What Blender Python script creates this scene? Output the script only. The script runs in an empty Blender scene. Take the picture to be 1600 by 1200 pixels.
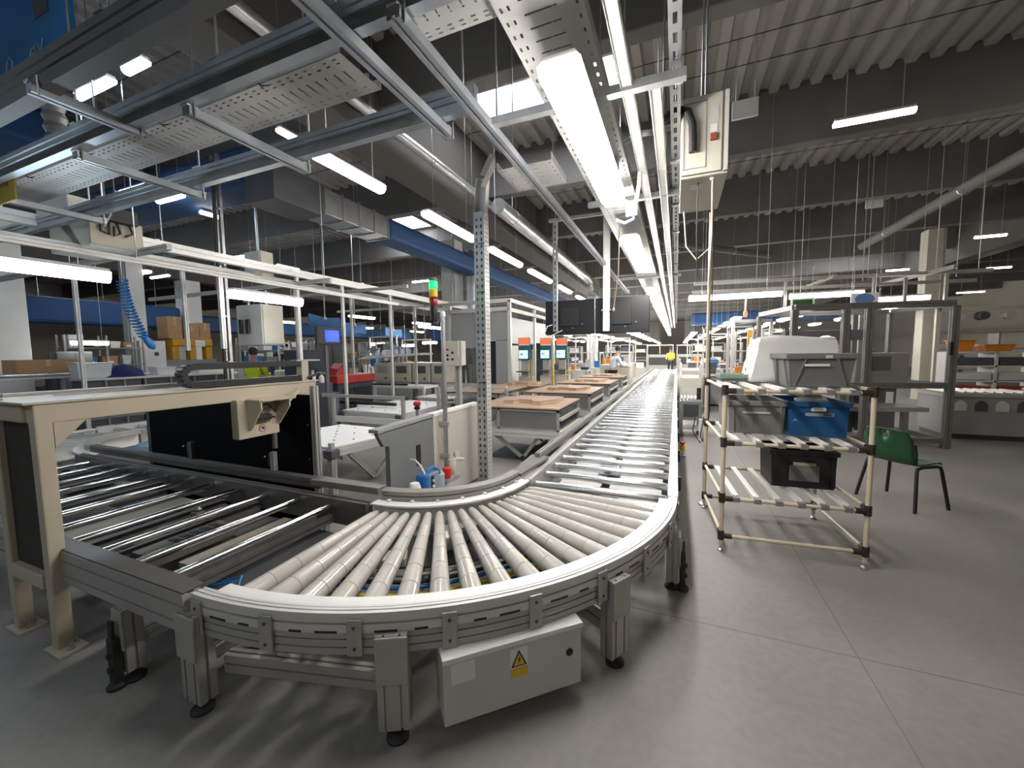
import bpy, bmesh, math, random
from mathutils import Vector, Matrix
random.seed(7)
PI = math.pi
SC = bpy.context.scene
COL = SC.collection
R = math.radians

# ---------------------------------------------------------------- camera, world, exposure
cam_data = bpy.data.cameras.new('camera')
cam = bpy.data.objects.new('camera', cam_data)
COL.objects.link(cam)
cam_data.sensor_fit = 'HORIZONTAL'
cam_data.sensor_width = 36.0
cam_data.lens = 36.0 * 620.0 / 1600.0
cam_data.clip_start = 0.02
cam_data.clip_end = 200
m3 = Matrix(((0.9242, -0.0184, 0.3815), (0.3818, 0.0772, -0.9210), (-0.0125, 0.9968, 0.0784)))
cam.matrix_world = Matrix.Translation((0, 0, 1.6)) @ m3.to_4x4()
SC.camera = cam
SC.view_settings.view_transform = 'Standard'
SC.view_settings.look = 'None'
SC.view_settings.gamma = 1.0
SC.view_settings.use_curve_mapping = False
SC.view_settings.exposure = 0.8
world = bpy.data.worlds.new('world')
SC.world = world
world.use_nodes = True
bg = world.node_tree.nodes['Background']
bg.inputs[0].default_value = (0.75, 0.85, 1.0, 1)
bg.inputs[1].default_value = 0.6
LAMP = 15.0          # radiance of the strip lights
SC.cycles.max_bounces = 6
SC.cycles.diffuse_bounces = 4
SC.cycles.glossy_bounces = 3
SC.cycles.transmission_bounces = 4
SC.cycles.transparent_max_bounces = 8
SC.cycles.caustics_reflective = False
SC.cycles.caustics_refractive = False
SC.cycles.sample_clamp_indirect = 4.0

# ---------------------------------------------------------------- materials
MATS = {}
def mat(name, col, rough=0.5, metal=0.0, var=0.08, scale=6.0, bump=0.0, emit=0.0, alpha=1.0, trans=0.0, emitcol=None, stretch=None):
    if name in MATS: return MATS[name]
    m = bpy.data.materials.new(name)
    m.use_nodes = True
    nt = m.node_tree
    b = nt.nodes['Principled BSDF']
    c = (col[0], col[1], col[2], 1)
    b.inputs['Base Color'].default_value = c
    b.inputs['Roughness'].default_value = rough
    b.inputs['Metallic'].default_value = metal
    if var > 0:
        tc = nt.nodes.new('ShaderNodeTexCoord')
        n = nt.nodes.new('ShaderNodeTexNoise')
        n.inputs['Scale'].default_value = scale
        n.inputs['Detail'].default_value = 4
        if stretch:
            mp = nt.nodes.new('ShaderNodeMapping')
            mp.inputs['Scale'].default_value = stretch
            nt.links.new(tc.outputs['Object'], mp.inputs['Vector'])
            nt.links.new(mp.outputs[0], n.inputs['Vector'])
        else:
            nt.links.new(tc.outputs['Object'], n.inputs['Vector'])
        r = nt.nodes.new('ShaderNodeValToRGB')
        e = r.color_ramp.elements
        e[0].position = 0.3; e[1].position = 0.7
        e[0].color = tuple(max(0, x*(1-var)) for x in col) + (1,)
        e[1].color = tuple(min(1, x*(1+var)) for x in col) + (1,)
        nt.links.new(n.outputs['Fac'], r.inputs['Fac'])
        nt.links.new(r.outputs['Color'], b.inputs['Base Color'])
        mr = nt.nodes.new('ShaderNodeMapRange')
        mr.inputs['To Min'].default_value = max(0.02, rough*0.85)
        mr.inputs['To Max'].default_value = min(1, rough*1.15)
        nt.links.new(n.outputs['Fac'], mr.inputs['Value'])
        nt.links.new(mr.outputs[0], b.inputs['Roughness'])
        if bump > 0:
            bp = nt.nodes.new('ShaderNodeBump')
            bp.inputs['Strength'].default_value = bump
            bp.inputs['Distance'].default_value = 0.01
            nt.links.new(n.outputs['Fac'], bp.inputs['Height'])
            nt.links.new(bp.outputs[0], b.inputs['Normal'])
    if emit > 0:
        ec = emitcol or col
        b.inputs['Emission Color'].default_value = (ec[0], ec[1], ec[2], 1)
        b.inputs['Emission Strength'].default_value = emit
    if alpha < 1: b.inputs['Alpha'].default_value = alpha
    if trans > 0: b.inputs['Transmission Weight'].default_value = trans
    MATS[name] = m
    return m

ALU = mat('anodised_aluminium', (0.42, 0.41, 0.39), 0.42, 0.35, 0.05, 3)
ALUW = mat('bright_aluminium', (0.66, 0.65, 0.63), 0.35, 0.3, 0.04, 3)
ALUD = mat('dark_aluminium', (0.16, 0.15, 0.14), 0.45, 0.5, 0.15, 5)  # dark parts; also puts the left conveyor rail's shade into its colour
STRIP = mat('white_wear_strip', (0.74, 0.73, 0.71), 0.4, 0, 0.03)
CHROME = mat('galvanised_roller_steel', (0.80, 0.82, 0.84), 0.24, 0.9, 0.05, 8)
CHROME2 = mat('polished_chrome_roller', (0.78, 0.79, 0.80), 0.17, 1.0, 0.05, 8)
GALV = mat('galvanised_steel', (0.50, 0.51, 0.52), 0.36, 0.85, 0.14, 9)
GALVB = mat('blue_grey_galvanised_steel', (0.40, 0.43, 0.46), 0.38, 0.8, 0.14, 5)
TRAY = mat('perforated_tray_steel', (0.56, 0.56, 0.54), 0.5, 0.35, 0.08, 5)
PVC = mat('beige_grey_roller_sleeve', (0.43, 0.405, 0.37), 0.13, 0, 0.05, 14)
BEIGE = mat('cream_painted_steel', (0.50, 0.44, 0.34), 0.42, 0, 0.05, 3)
BEIGED = mat('cream_enclosure_paint', (0.56, 0.53, 0.45), 0.42, 0, 0.05, 3)
LGREY = mat('light_grey_enclosure_paint', (0.56, 0.56, 0.54), 0.45, 0, 0.04, 3)
MGREY = mat('mid_grey_paint', (0.27, 0.28, 0.285), 0.5, 0, 0.05, 3)
DGREY = mat('dark_grey_paint', (0.075, 0.078, 0.085), 0.5, 0, 0.1, 3)
NAVY = mat('navy_cabinet_paint', (0.03, 0.04, 0.07), 0.5, 0, 0.1, 3)
BLACK = mat('black_plastic', (0.012, 0.012, 0.013), 0.5, 0, 0.1, 8)
BLACKM = mat('matt_black_board', (0.0035, 0.0035, 0.004), 0.85, 0, 0.1, 3)
SCREEN = mat('dark_display_back', (0.012, 0.012, 0.014), 0.35, 0, 0.1, 3)
WHITE = mat('white_paint', (0.78, 0.77, 0.75), 0.45, 0, 0.03, 3)
RED = mat('red_plastic', (0.55, 0.03, 0.025), 0.4, 0, 0.05)
REDD = mat('red_tool_cart_paint', (0.35, 0.03, 0.025), 0.4, 0, 0.08)
YELLOW = mat('yellow_plastic', (0.72, 0.48, 0.03), 0.45, 0, 0.05)
ORANGE = mat('orange_paint', (0.65, 0.22, 0.02), 0.45, 0, 0.08)
BLUE = mat('blue_plastic', (0.02, 0.16, 0.45), 0.4, 0, 0.06)
BLUEC = mat('blue_crate_plastic', (0.012, 0.095, 0.26), 0.35, 0, 0.06)
BLUED = mat('blue_fabric_duct', (0.015, 0.06, 0.17), 0.7, 0, 0.1, 3, 0.2)
CRATE = mat('grey_crate_plastic', (0.155, 0.158, 0.155), 0.42, 0, 0.06)
GREEN = mat('dark_green_chair_plastic', (0.012, 0.075, 0.028), 0.38, 0, 0.08)
CARD = mat('brown_cardboard', (0.42, 0.24, 0.12), 0.8, 0, 0.08, 8)
WOOD = mat('pale_wood', (0.52, 0.36, 0.22), 0.6, 0, 0.12, 7, 0.1, stretch=(1, 8, 8))
PLY = mat('brown_board', (0.30, 0.20, 0.145), 0.5, 0, 0.12, 6, stretch=(1, 6, 1))
CONC = mat('grey_roof_concrete', (0.16, 0.155, 0.15), 0.8, 0, 0.12, 1.5)
ROOF = mat('corrugated_roof_sheet', (0.40, 0.39, 0.365), 0.55, 0, 0.06, 1.2)
WALL = mat('pale_hall_wall', (0.45, 0.42, 0.36), 0.8, 0, 0.06, 0.6)
COLM = mat('white_column_paint', (0.72, 0.71, 0.68), 0.6, 0, 0.05, 2)
PIPEM = mat('silver_duct_foil', (0.50, 0.51, 0.52), 0.32, 0.8, 0.1, 6)
TABLE = mat('white_ball_table_top', (0.80, 0.80, 0.79), 0.35, 0, 0.02)
PLASTIC = mat('clear_plastic_film', (0.80, 0.79, 0.77), 0.25, 0, 0.06, 4, 0.4)
SKIN = mat('skin', (0.45, 0.27, 0.19), 0.6, 0, 0.04)
HAIR = mat('dark_hair', (0.03, 0.02, 0.015), 0.6, 0, 0.1)
VEST = mat('yellow_safety_vest', (0.62, 0.72, 0.03), 0.7, 0, 0.08)
SHIRT = mat('pale_work_coat', (0.55, 0.60, 0.66), 0.8, 0, 0.05)
TROUS = mat('dark_trousers', (0.03, 0.035, 0.05), 0.8, 0, 0.1)
LAMPB = mat('lamp_housing', (0.6, 0.6, 0.58), 0.5, 0, 0.02)
def lampmat(name, col, k):
    m = mat(name, (0.9, 0.9, 0.9), 0.4, 0, 0, emit=LAMP*k, emitcol=col)
    return m
L_NEUT = lampmat('lit_tube_neutral', (1.0, 0.965, 0.90), 1.0)
L_ROW = lampmat('lit_tube_conveyor_row', (1.0, 0.965, 0.92), 2.9)
L_WARM = lampmat('lit_tube_warm', (1.0, 0.90, 0.76), 0.6)
L_COOL = lampmat('lit_tube_cool', (0.72, 0.87, 1.0), 1.1)
SKYL = mat('daylit_roof_panel', (0.9, 0.9, 0.9), 0.5, 0, 0, emit=9.0, emitcol=(0.93, 0.96, 1.0))
GLASS = mat('machine_guard_pane', (0.75, 0.78, 0.78), 0.06, 0, 0, alpha=0.07)

BLACKM.node_tree.nodes['Principled BSDF'].inputs['Specular IOR Level'].default_value = 0.08
def floor_mat():
    m = bpy.data.materials.new('painted_concrete_floor'); m.use_nodes = True
    nt = m.node_tree; b = nt.nodes['Principled BSDF']
    tc = nt.nodes.new('ShaderNodeTexCoord')
    n1 = nt.nodes.new('ShaderNodeTexNoise'); n1.inputs['Scale'].default_value = 0.9; n1.inputs['Detail'].default_value = 6
    n2 = nt.nodes.new('ShaderNodeTexNoise'); n2.inputs['Scale'].default_value = 22; n2.inputs['Detail'].default_value = 5
    nt.links.new(tc.outputs['Object'], n1.inputs['Vector']); nt.links.new(tc.outputs['Object'], n2.inputs['Vector'])
    mx = nt.nodes.new('ShaderNodeMath'); mx.operation = 'MULTIPLY_ADD'; mx.inputs[1].default_value = 0.75
    nt.links.new(n1.outputs['Fac'], mx.inputs[0])
    m2 = nt.nodes.new('ShaderNodeMath'); m2.operation = 'MULTIPLY'; m2.inputs[1].default_value = 0.25
    nt.links.new(n2.outputs['Fac'], m2.inputs[0]); nt.links.new(m2.outputs[0], mx.inputs[2])
    r = nt.nodes.new('ShaderNodeValToRGB'); e = r.color_ramp.elements
    e[0].position = 0.36; e[0].color = (0.190, 0.180, 0.168, 1)
    e[1].position = 0.66; e[1].color = (0.270, 0.256, 0.240, 1)
    nt.links.new(mx.outputs[0], r.inputs['Fac'])
    nt.links.new(r.outputs['Color'], b.inputs['Base Color'])
    mr = nt.nodes.new('ShaderNodeMapRange'); mr.inputs['To Min'].default_value = 0.38; mr.inputs['To Max'].default_value = 0.60
    nt.links.new(n1.outputs['Fac'], mr.inputs['Value']); nt.links.new(mr.outputs[0], b.inputs['Roughness'])
    bp = nt.nodes.new('ShaderNodeBump'); bp.inputs['Strength'].default_value = 0.08; bp.inputs['Distance'].default_value = 0.004
    nt.links.new(n2.outputs['Fac'], bp.inputs['Height']); nt.links.new(bp.outputs[0], b.inputs['Normal'])
    b.inputs['Specular IOR Level'].default_value = 0.35
    return m
FLOOR = floor_mat()

# ---------------------------------------------------------------- mesh helpers
class MB:
    def __init__(s): s.v = []; s.f = []
    def add(s, vs, fs):
        o = len(s.v); s.v += [tuple(v) for v in vs]; s.f += [tuple(i+o for i in f) for f in fs]; return s
    def box(s, x0, x1, y0, y1, z0, z1):
        return s.add([(x0,y0,z0),(x1,y0,z0),(x1,y1,z0),(x0,y1,z0),(x0,y0,z1),(x1,y0,z1),(x1,y1,z1),(x0,y1,z1)],
                     [(0,3,2,1),(4,5,6,7),(0,1,5,4),(1,2,6,5),(2,3,7,6),(3,0,4,7)])
    def cbox(s, c, sz, rz=0.0):
        hx, hy, hz = sz[0]/2, sz[1]/2, sz[2]/2; ca, sa = math.cos(rz), math.sin(rz)
        vs = []
        for z in (-hz, hz):
            for (x, y) in ((-hx,-hy),(hx,-hy),(hx,hy),(-hx,hy)):
                vs.append((c[0]+x*ca-y*sa, c[1]+x*sa+y*ca, c[2]+z))
        return s.add(vs, [(0,3,2,1),(4,5,6,7),(0,1,5,4),(1,2,6,5),(2,3,7,6),(3,0,4,7)])
    def tapbox(s, c, b, t, h):   # centre of base, base half sizes, top half sizes, height
        vs = [(c[0]+sx*b[0], c[1]+sy*b[1], c[2]) for sx, sy in ((-1,-1),(1,-1),(1,1),(-1,1))]
        vs += [(c[0]+sx*t[0], c[1]+sy*t[1], c[2]+h) for sx, sy in ((-1,-1),(1,-1),(1,1),(-1,1))]
        return s.add(vs, [(0,3,2,1),(4,5,6,7),(0,1,5,4),(1,2,6,5),(2,3,7,6),(3,0,4,7)])
    def cyl(s, p0, p1, r0, r1=None, n=12):
        return s.lathe([(r0, 0.0), (r0 if r1 is None else r1, 1.0)], p0, p1, n)
    def lathe(s, prof, p0, p1, n=16):   # profile (radius, t along p0..p1)
        p0 = Vector(p0); p1 = Vector(p1); d = p1-p0; a = d.normalized()
        u = a.orthogonal().normalized(); w = a.cross(u)
        vs = []; fs = []
        for (r, t) in prof:
            for k in range(n):
                an = 2*PI*k/n
                vs.append(p0+d*t+(u*math.cos(an)+w*math.sin(an))*r)
        for i in range(len(prof)-1):
            for k in range(n):
                k2 = (k+1) % n
                fs.append((i*n+k, i*n+k2, (i+1)*n+k2, (i+1)*n+k))
        fs.append(tuple(range(n-1, -1, -1))); fs.append(tuple((len(prof)-1)*n+k for k in range(n)))
        return s.add(vs, fs)
    def ext(s, sec, p0, p1, up=(0,0,1)):   # extrude a 2-d section (side, up) along p0..p1
        p0 = Vector(p0); p1 = Vector(p1); a = (p1-p0).normalized(); up = Vector(up)
        sd = up.cross(a)
        if sd.length < 1e-4: sd = Vector((1,0,0))
        sd.normalize(); u = a.cross(sd)
        n = len(sec)
        vs = [p0+sd*x+u*y for x, y in sec]+[p1+sd*x+u*y for x, y in sec]
        fs = [(k, (k+1) % n, n+(k+1) % n, n+k) for k in range(n)]
        fs += [tuple(range(n-1, -1, -1)), tuple(range(n, 2*n))]
        return s.add(vs, fs)
    def prism(s, poly, ax, a, b):   # polygon in the plane normal to axis ax
        n = len(poly)
        def P(q, h): return {'x': (h, q[0], q[1]), 'y': (q[0], h, q[1]), 'z': (q[0], q[1], h)}[ax]
        vs = [P(q, a) for q in poly]+[P(q, b) for q in poly]
        fs = [(k, (k+1) % n, n+(k+1) % n, n+k) for k in range(n)]
        fs += [tuple(range(n-1, -1, -1)), tuple(range(n, 2*n))]
        return s.add(vs, fs)
    def tube(s, path, r, n=8):
        path = [Vector(p) for p in path]; vs = []; fs = []
        prev = None
        for i, p in enumerate(path):
            d = (path[min(i+1, len(path)-1)]-path[max(i-1, 0)]).normalized()
            if prev is None: u = d.orthogonal().normalized()
            else:
                u = prev-d*prev.dot(d)
                u = u.normalized() if u.length > 1e-5 else d.orthogonal().normalized()
            prev = u; w = d.cross(u)
            for k in range(n):
                an = 2*PI*k/n; vs.append(p+(u*math.cos(an)+w*math.sin(an))*r)
        m = len(path)
        for i in range(m-1):
            for k in range(n):
                k2 = (k+1) % n; fs.append((i*n+k, i*n+k2, (i+1)*n+k2, (i+1)*n+k))
        fs.append(tuple(range(n-1, -1, -1))); fs.append(tuple((m-1)*n+k for k in range(n)))
        return s.add(vs, fs)
    def arc(s, cx, cy, sec, a0, a1, n=40):   # sweep a section (radius, z) round a vertical axis
        m = len(sec); vs = []; fs = []
        for i in range(n+1):
            a = a0+(a1-a0)*i/n
            for (r, z) in sec: vs.append((cx+r*math.cos(a), cy+r*math.sin(a), z))
        for i in range(n):
            for k in range(m):
                k2 = (k+1) % m; fs.append((i*m+k, i*m+k2, (i+1)*m+k2, (i+1)*m+k))
        fs.append(tuple(range(m-1, -1, -1))); fs.append(tuple(n*m+k for k in range(m)))
        return s.add(vs, fs)
    def perf(s, o, u, v, L, W, cells):   # perforated sheet: o corner, u/v unit axes, cells(nu,nv)->list of holes
        # cells = (list of u cuts, list of v cuts, set of open cells)
        us, vs_, holes = cells
        o = Vector(o); u = Vector(u); v = Vector(v)
        base = len(s.v)
        for a in us:
            for b in vs_: s.v.append(tuple(o+u*a+v*b))
        nv = len(vs_)
        for i in range(len(us)-1):
            for j in range(nv-1):
                if (i, j) in holes: continue
                s.f.append((base+i*nv+j, base+(i+1)*nv+j, base+(i+1)*nv+j+1, base+i*nv+j+1))
        return s

def rect(w, h): return [(-w/2,-h/2),(w/2,-h/2),(w/2,h/2),(-w/2,h/2)]
def tslot(w, h, g=0.010, d=0.009):   # aluminium extrusion outline with one groove in every face
    a, b = w/2, h/2; q = g/2
    return [(-a,-b),(-q,-b),(-q,-b+d),(q,-b+d),(q,-b),(a,-b),(a,-q),(a-d,-q),(a-d,q),(a,q),(a,b),(q,b),(q,b-d),(-q,b-d),(-q,b),(-a,b),(-a,q),(-a+d,q),(-a+d,-q),(-a,-q)]
def cchan(w, h, t=0.004, lip=0.014):  # open strut channel, opening upward
    a, b = w/2, h/2
    return [(-a,-b),(a,-b),(a,b),(a-lip,b),(a-lip,b-t),(a-t,b-t),(a-t,-b+t),(-a+t,-b+t),(-a+t,b-t),(-a+lip,b-t),(-a+lip,b),(-a,b)]

def obj(name, mb, material, parent=None, smooth=False, bevel=0.0, world=True, sharp=35, solid=0.0):
    me = bpy.data.meshes.new(name)
    vs = mb.v
    if parent is not None and world:
        l = parent.location
        if parent.parent is not None: l = l+parent.parent.location
        if 'rz' in parent.keys():
            pass
        vs = [(x-l[0], y-l[1], z-l[2]) for x, y, z in vs]
    me.from_pydata(vs, [], mb.f)
    me.validate(); me.update()
    bm = bmesh.new(); bm.from_mesh(me); bmesh.ops.recalc_face_normals(bm, faces=bm.faces); bm.to_mesh(me); bm.free()
    me.materials.append(material)
    if smooth:
        me.polygons.foreach_set('use_smooth', [True]*len(me.polygons))
        me.set_sharp_from_angle(angle=R(sharp))
    o = bpy.data.objects.new(name, me); COL.objects.link(o)
    if parent is not None: o.parent = parent
    if solid:
        md = o.modifiers.new('thickness', 'SOLIDIFY'); md.thickness = solid; md.offset = 0
    if bevel > 0:
        md = o.modifiers.new('bevel', 'BEVEL'); md.width = bevel; md.segments = 2; md.limit_method = 'ANGLE'; md.angle_limit = R(40)
    return o

ORD = ['nearest', 'second', 'third', 'fourth', 'fifth', 'sixth', 'seventh', 'eighth', 'ninth', 'tenth', 'eleventh', 'twelfth', 'thirteenth', 'fourteenth', 'fifteenth', 'sixteenth']
def thing(name, label, cat, loc=(0,0,0), rz=0.0, group=None):
    o = bpy.data.objects.new(name, None); COL.objects.link(o)
    o.empty_display_size = 0.1
    o.location = loc; o.rotation_euler = (0, 0, rz)
    o['label'] = label; o['category'] = cat
    if group: o['group'] = group
    return o
def tag(o, label, cat, group=None):
    o['label'] = label; o['category'] = cat
    if group: o['group'] = group
    return o
def struct(name, mb, material, parent=None, **k):
    o = obj(name, mb, material, parent, **k)
    if parent is None: o['kind'] = 'structure'
    return o
def copy_tree(o, parent=None):
    c = o.copy(); COL.objects.link(c)
    if parent is not None: c.parent = parent
    for ch in list(o.children): copy_tree(ch, c)
    return c
def dup(root, loc, rz=None, label=None):
    c = copy_tree(root); c.location = loc
    if rz is not None: c.rotation_euler = (0, 0, rz)
    if label: c['label'] = label
    return c

# ---------------------------------------------------------------- the hall
HX0, HX1, HY0, HY1 = -34.0, 18.0, -5.0, 54.0
struct('floor', MB().box(HX0, HX1, HY0, HY1, -0.1, 0.0), FLOOR)
JOINT = mat('floor_joint_filler', (0.145, 0.138, 0.128), 0.8, 0, 0.1)
flo = bpy.data.objects['floor']
for (x0, x1, y0, y1) in ((0.9, 0.904, HY0, HY1), (6.9, 6.908, HY0, HY1), (-6.0, -5.992, HY0, HY1), (HX0, HX1, 2.47, 2.474), (HX0, HX1, 9.6, 9.608)):
    obj('joint', MB().box(x0, x1, y0, y1, -0.002, 0.0008), JOINT, flo)
struct('wall_left', MB().box(HX0-0.2, HX0, HY0, HY1, 0, 6.3), WALL)
struct('wall_right', MB().box(HX1, HX1+0.2, HY0, HY1, 0, 6.3), WALL)
struct('wall_far', MB().box(HX0-0.2, HX1+0.2, HY1, HY1+0.2, 0, 6.3), WALL)
struct('wall_near', MB().box(HX0-0.2, HX1+0.2, HY0-0.2, HY0, 0, 6.3), WALL)

ceil = bpy.data.objects.new('ceiling', None); COL.objects.link(ceil); ceil['kind'] = 'structure'
beam_ys = [4.8+3.6*k for k in range(-2, 14)]
def corr(x0, x1, y0, y1, z, pitch=0.30, dep=0.10):
    mb = MB(); n = int((x1-x0)/pitch); xs = []
    for i in range(n):
        b = x0+i*pitch
        xs += [(b, z), (b+pitch*0.42, z), (b+pitch*0.52, z+dep), (b+pitch*0.9, z+dep)]
    xs.append((x0+n*pitch, z))
    vs = [(x, y0, q) for x, q in xs]+[(x, y1, q) for x, q in xs]; m = len(xs)
    return mb.add(vs, [(k, k+1, m+k+1, m+k) for k in range(m-1)])
edges = [HY0]+beam_ys+[HY1]
for i in range(len(edges)-1):
    y0 = edges[i]; y1 = edges[i+1]+0.02
    if y1-y0 < 0.5: continue
    obj('roof_sheet', corr(HX0, HX1, y0, y1, 6.0), ROOF, ceil)
    for q in (0.55, 0.72):
        yy = y0+(y1-y0)*q
        obj('sheet_seam', MB().box(HX0, HX1, yy, yy+0.012, 5.992, 6.004), DGREY, ceil)
obj('roof_deck', MB().box(HX0, HX1, HY0, HY1, 6.12, 6.2), CONC, ceil)
for y in beam_ys:
    obj('beam', MB().box(HX0, HX1, y, y+0.24, 5.1, 6.11), CONC, ceil, bevel=0.02)
for (x0, x1) in ((-4.6, -3.98), (-18.6, -18.0), (9.0, 9.6)):
    obj('girder', MB().prism([(x0, 4.62), (x1, 4.62), (x1, 5.99), (x0, 5.99)], 'y', HY0, HY1), mat('dark_girder_paint', (0.07, 0.064, 0.058), 0.7, 0, 0.12, 1.5), ceil, bevel=0.02)
for (x0, x1, y0, y1) in ((-3.35, -0.95, 6.3, 7.3), (-9.3, -7.8, 10.75, 11.8), (-21.0, -18.9, 7.0, 8.0), (-14.5, -12.5, 17.2, 18.2), (6.0, 8.0, 20.8, 21.8)):
    p = obj('skylight', MB().box(x0, x1, y0, y1, 5.955, 5.985), SKYL, ceil)
    fr = MB()
    for (a0, a1, b0, b1) in ((x0-0.05, x1+0.05, y0-0.05, y0), (x0-0.05, x1+0.05, y1, y1+0.05), (x0-0.05, x0, y0, y1), (x1, x1+0.05, y0, y1)):
        fr.box(a0, a1, b0, b1, 5.94, 5.998)
    obj('frame', fr, GALV, p)

def column(x, y, w, m, label, h=4.62):
    t = thing('column', label, 'column', (x, y, 0))
    obj('shaft', MB().box(x-w/2, x+w/2, y-w/2, y+w/2, 0, h), m, t, bevel=0.015)
    obj('base_plate', MB().box(x-w/2-0.04, x+w/2+0.04, y-w/2-0.04, y+w/2+0.04, 0, 0.03), GALV, t)
    obj('cable_conduit', MB().cyl((x+w*0.3, y-w/2-0.02, 0.2), (x+w*0.3, y-w/2-0.02, h), 0.014), GALV, t, smooth=True)
    return t
column(-13.4, 3.6, 0.85, COLM, 'wide white column at the left edge behind the cardboard box')
column(-6.6, 11.1, 0.5, LGREY, 'light grey roof column beside the round vertical duct', 5.1)
column(7.05, 16.1, 0.42, BEIGED, 'pale beige roof column rising behind the machine guard', 5.1)
column(-18.2, 10.0, 0.6, COLM, 'white roof column far left by the blue air duct')
column(-15.5, 7.0, 0.42, COLM, 'white column above the grey parts benches')
column(-4.3, 22.0, 0.5, LGREY, 'grey column far down the hall under the dark girder')

# ---------------------------------------------------------------- strip lights
def strip_light(x, y, z, L, ax, m, label, group=None, w=0.17, h=0.085, top=None, name='strip_light', far=False):
    t = thing(name, label, 'light', (x, y, z), 0 if ax == 'y' else -PI/2, group)
    ah = L/2
    sec = [(-w/2, 0.0), (-w*0.46, -h*0.55), (-w*0.28, -h*0.95), (0, -h), (w*0.28, -h*0.95), (w*0.46, -h*0.55), (w/2, 0.0)]
    obj('diffuser', MB().ext(sec, (0, -ah, 0), (0, ah, 0)), m, t, world=False)
    if far:
        obj('hanger', MB().cyl((0, 0, 0), (0, 0, 6.08-z), 0.006, n=4), GALV, t, world=False)
        return t
    obj('housing', MB().ext([(-w*0.5, 0), (w*0.5, 0), (w*0.36, 0.032), (-w*0.36, 0.032)], (0, -ah+0.005, 0.001), (0, ah-0.005, 0.001)), LAMPB, t, world=False)
    for s in (-1, 1):
        if top: obj('hanger', MB().cyl((0, s*ah*0.7, 0.02), (0, s*ah*0.7, top-z), 0.004, n=6), GALV, t, world=False)
    return t
# the row straight above the main roller conveyor
CL = [(1.6, 3.05), (4.2, 5.7), (7.7, 9.2), (10.0, 11.5), (12.3, 13.8), (14.6, 16.1), (16.9, 18.4), (19.2, 20.7), (21.5, 23.0), (23.8, 25.3), (26.1, 27.6), (28.4, 29.9)]
names = ['largest blazing strip light overhead, nearest the camera above the roller curve', 'second strip light along the conveyor, below the cream cabinet',
         'third strip light above the conveyor, beside the black displays']
for i, (y0, y1) in enumerate(CL):
    strip_light(-0.45, (y0+y1)/2, 2.74, y1-y0, 'y', L_ROW, names[i] if i < 3 else ORD[i]+' strip light from the camera in the line above the conveyor',
                'strip lights in line above the main conveyor', top=2.95, w=0.175)
# the row under the girder
GLR = [(3.2, 4.2), (5.15, 6.65), (7.4, 9.05), (9.75, 11.5), (12.4, 13.9), (15.0, 16.5), (17.6, 19.1)]
gn = ['strip light under the dark girder, nearest of its row, below the blue-grey beam', 'strip light under the dark girder, just left of the slotted column top', 'strip light just right of the slotted column',
      'strip light above the three operator screens']
for i, (y0, y1) in enumerate(GLR):
    strip_light(-3.5, (y0+y1)/2, 3.72, y1-y0, 'y', L_NEUT, gn[i] if i < 4 else ORD[i]+' strip light from the camera in the row under the girder', 'strip lights under the dark girder', top=6.08, w=0.15)
# lights over the left work stations
strip_light(-5.1, 1.45, 2.42, 1.35, 'y', L_COOL, 'long strip light at the left edge above the cream gantry', 'work station lights', top=2.57, w=0.14, h=0.1)
strip_light(-5.15, 3.8, 2.42, 1.0, 'y', L_NEUT, 'strip light hanging above the black panel, left of centre', 'work station lights', top=2.57, w=0.14, h=0.1)
# roof lights
RL = [(-5.65, 2.04, 4.3, 0.35, 'x', L_COOL, 'short roof light beside the blue banner, top left'), (-5.42, 2.29, 4.3, 0.62, 'x', L_COOL, 'bluish roof light seen in the gap left of the strut frame'),
      (-4.67, 2.28, 4.3, 0.32, 'x', L_COOL, 'small bluish roof light peeking above the strut frame'), (-4.43, 3.7, 4.3, 0.36, 'y', L_NEUT, 'oval roof light below the end of the perforated cable tray'),
      (-8.07, 3.78, 4.3, 0.72, 'x', L_COOL, 'roof light above the beige box unit on the strut'), (-8.0, 4.24, 4.3, 0.7, 'x', L_COOL, 'thin roof light just right of the beige box unit'),
      (-8.22, 5.0, 4.3, 0.35, 'y', L_NEUT, 'roof light left of the tall cable mast'), (2.07, 6.11, 4.3, 0.75, 'x', L_WARM, 'bright roof light alone on the right under the roof beams'),
      (7.0, 13.6, 4.3, 0.55, 'x', L_WARM, 'roof light at the right edge, upper of two'), (10.1, 19.1, 4.3, 0.6, 'x', L_WARM, 'roof light at the right edge, lower of two'),
      (13.3, 26.9, 4.3, 1.0, 'x', L_WARM, 'thin distant roof light right of the beige column'), (7.0, 18.0, 4.3, 0.6, 'x', L_WARM, 'small roof light left of the beige column'),
      (-11.5, 5.6, 4.3, 0.7, 'x', L_NEUT, 'small roof light above the left benches'), (-10.6, 8.5, 4.2, 0.7, 'y', L_NEUT, 'roof light above the long aluminium overhead rail'),
      (-12.0, 12.5, 4.4, 1.0, 'x', L_NEUT, 'roof light far back beneath the flat grey duct'), (-9.0, 13.0, 4.4, 1.0, 'x', L_NEUT, 'oval roof light far back above the tower light'),
      (-16.0, 8.0, 4.3, 1.0, 'x', L_COOL, 'far left roof light above the blue duct'), (-13.6, 6.2, 4.3, 0.6, 'x', L_COOL, 'small far left roof light above the white column')]
for (x, y, z, L, ax, m, lb) in RL: strip_light(x, y, z, L, ax, m, lb, top=6.08, w=0.085, h=0.05)
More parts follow.
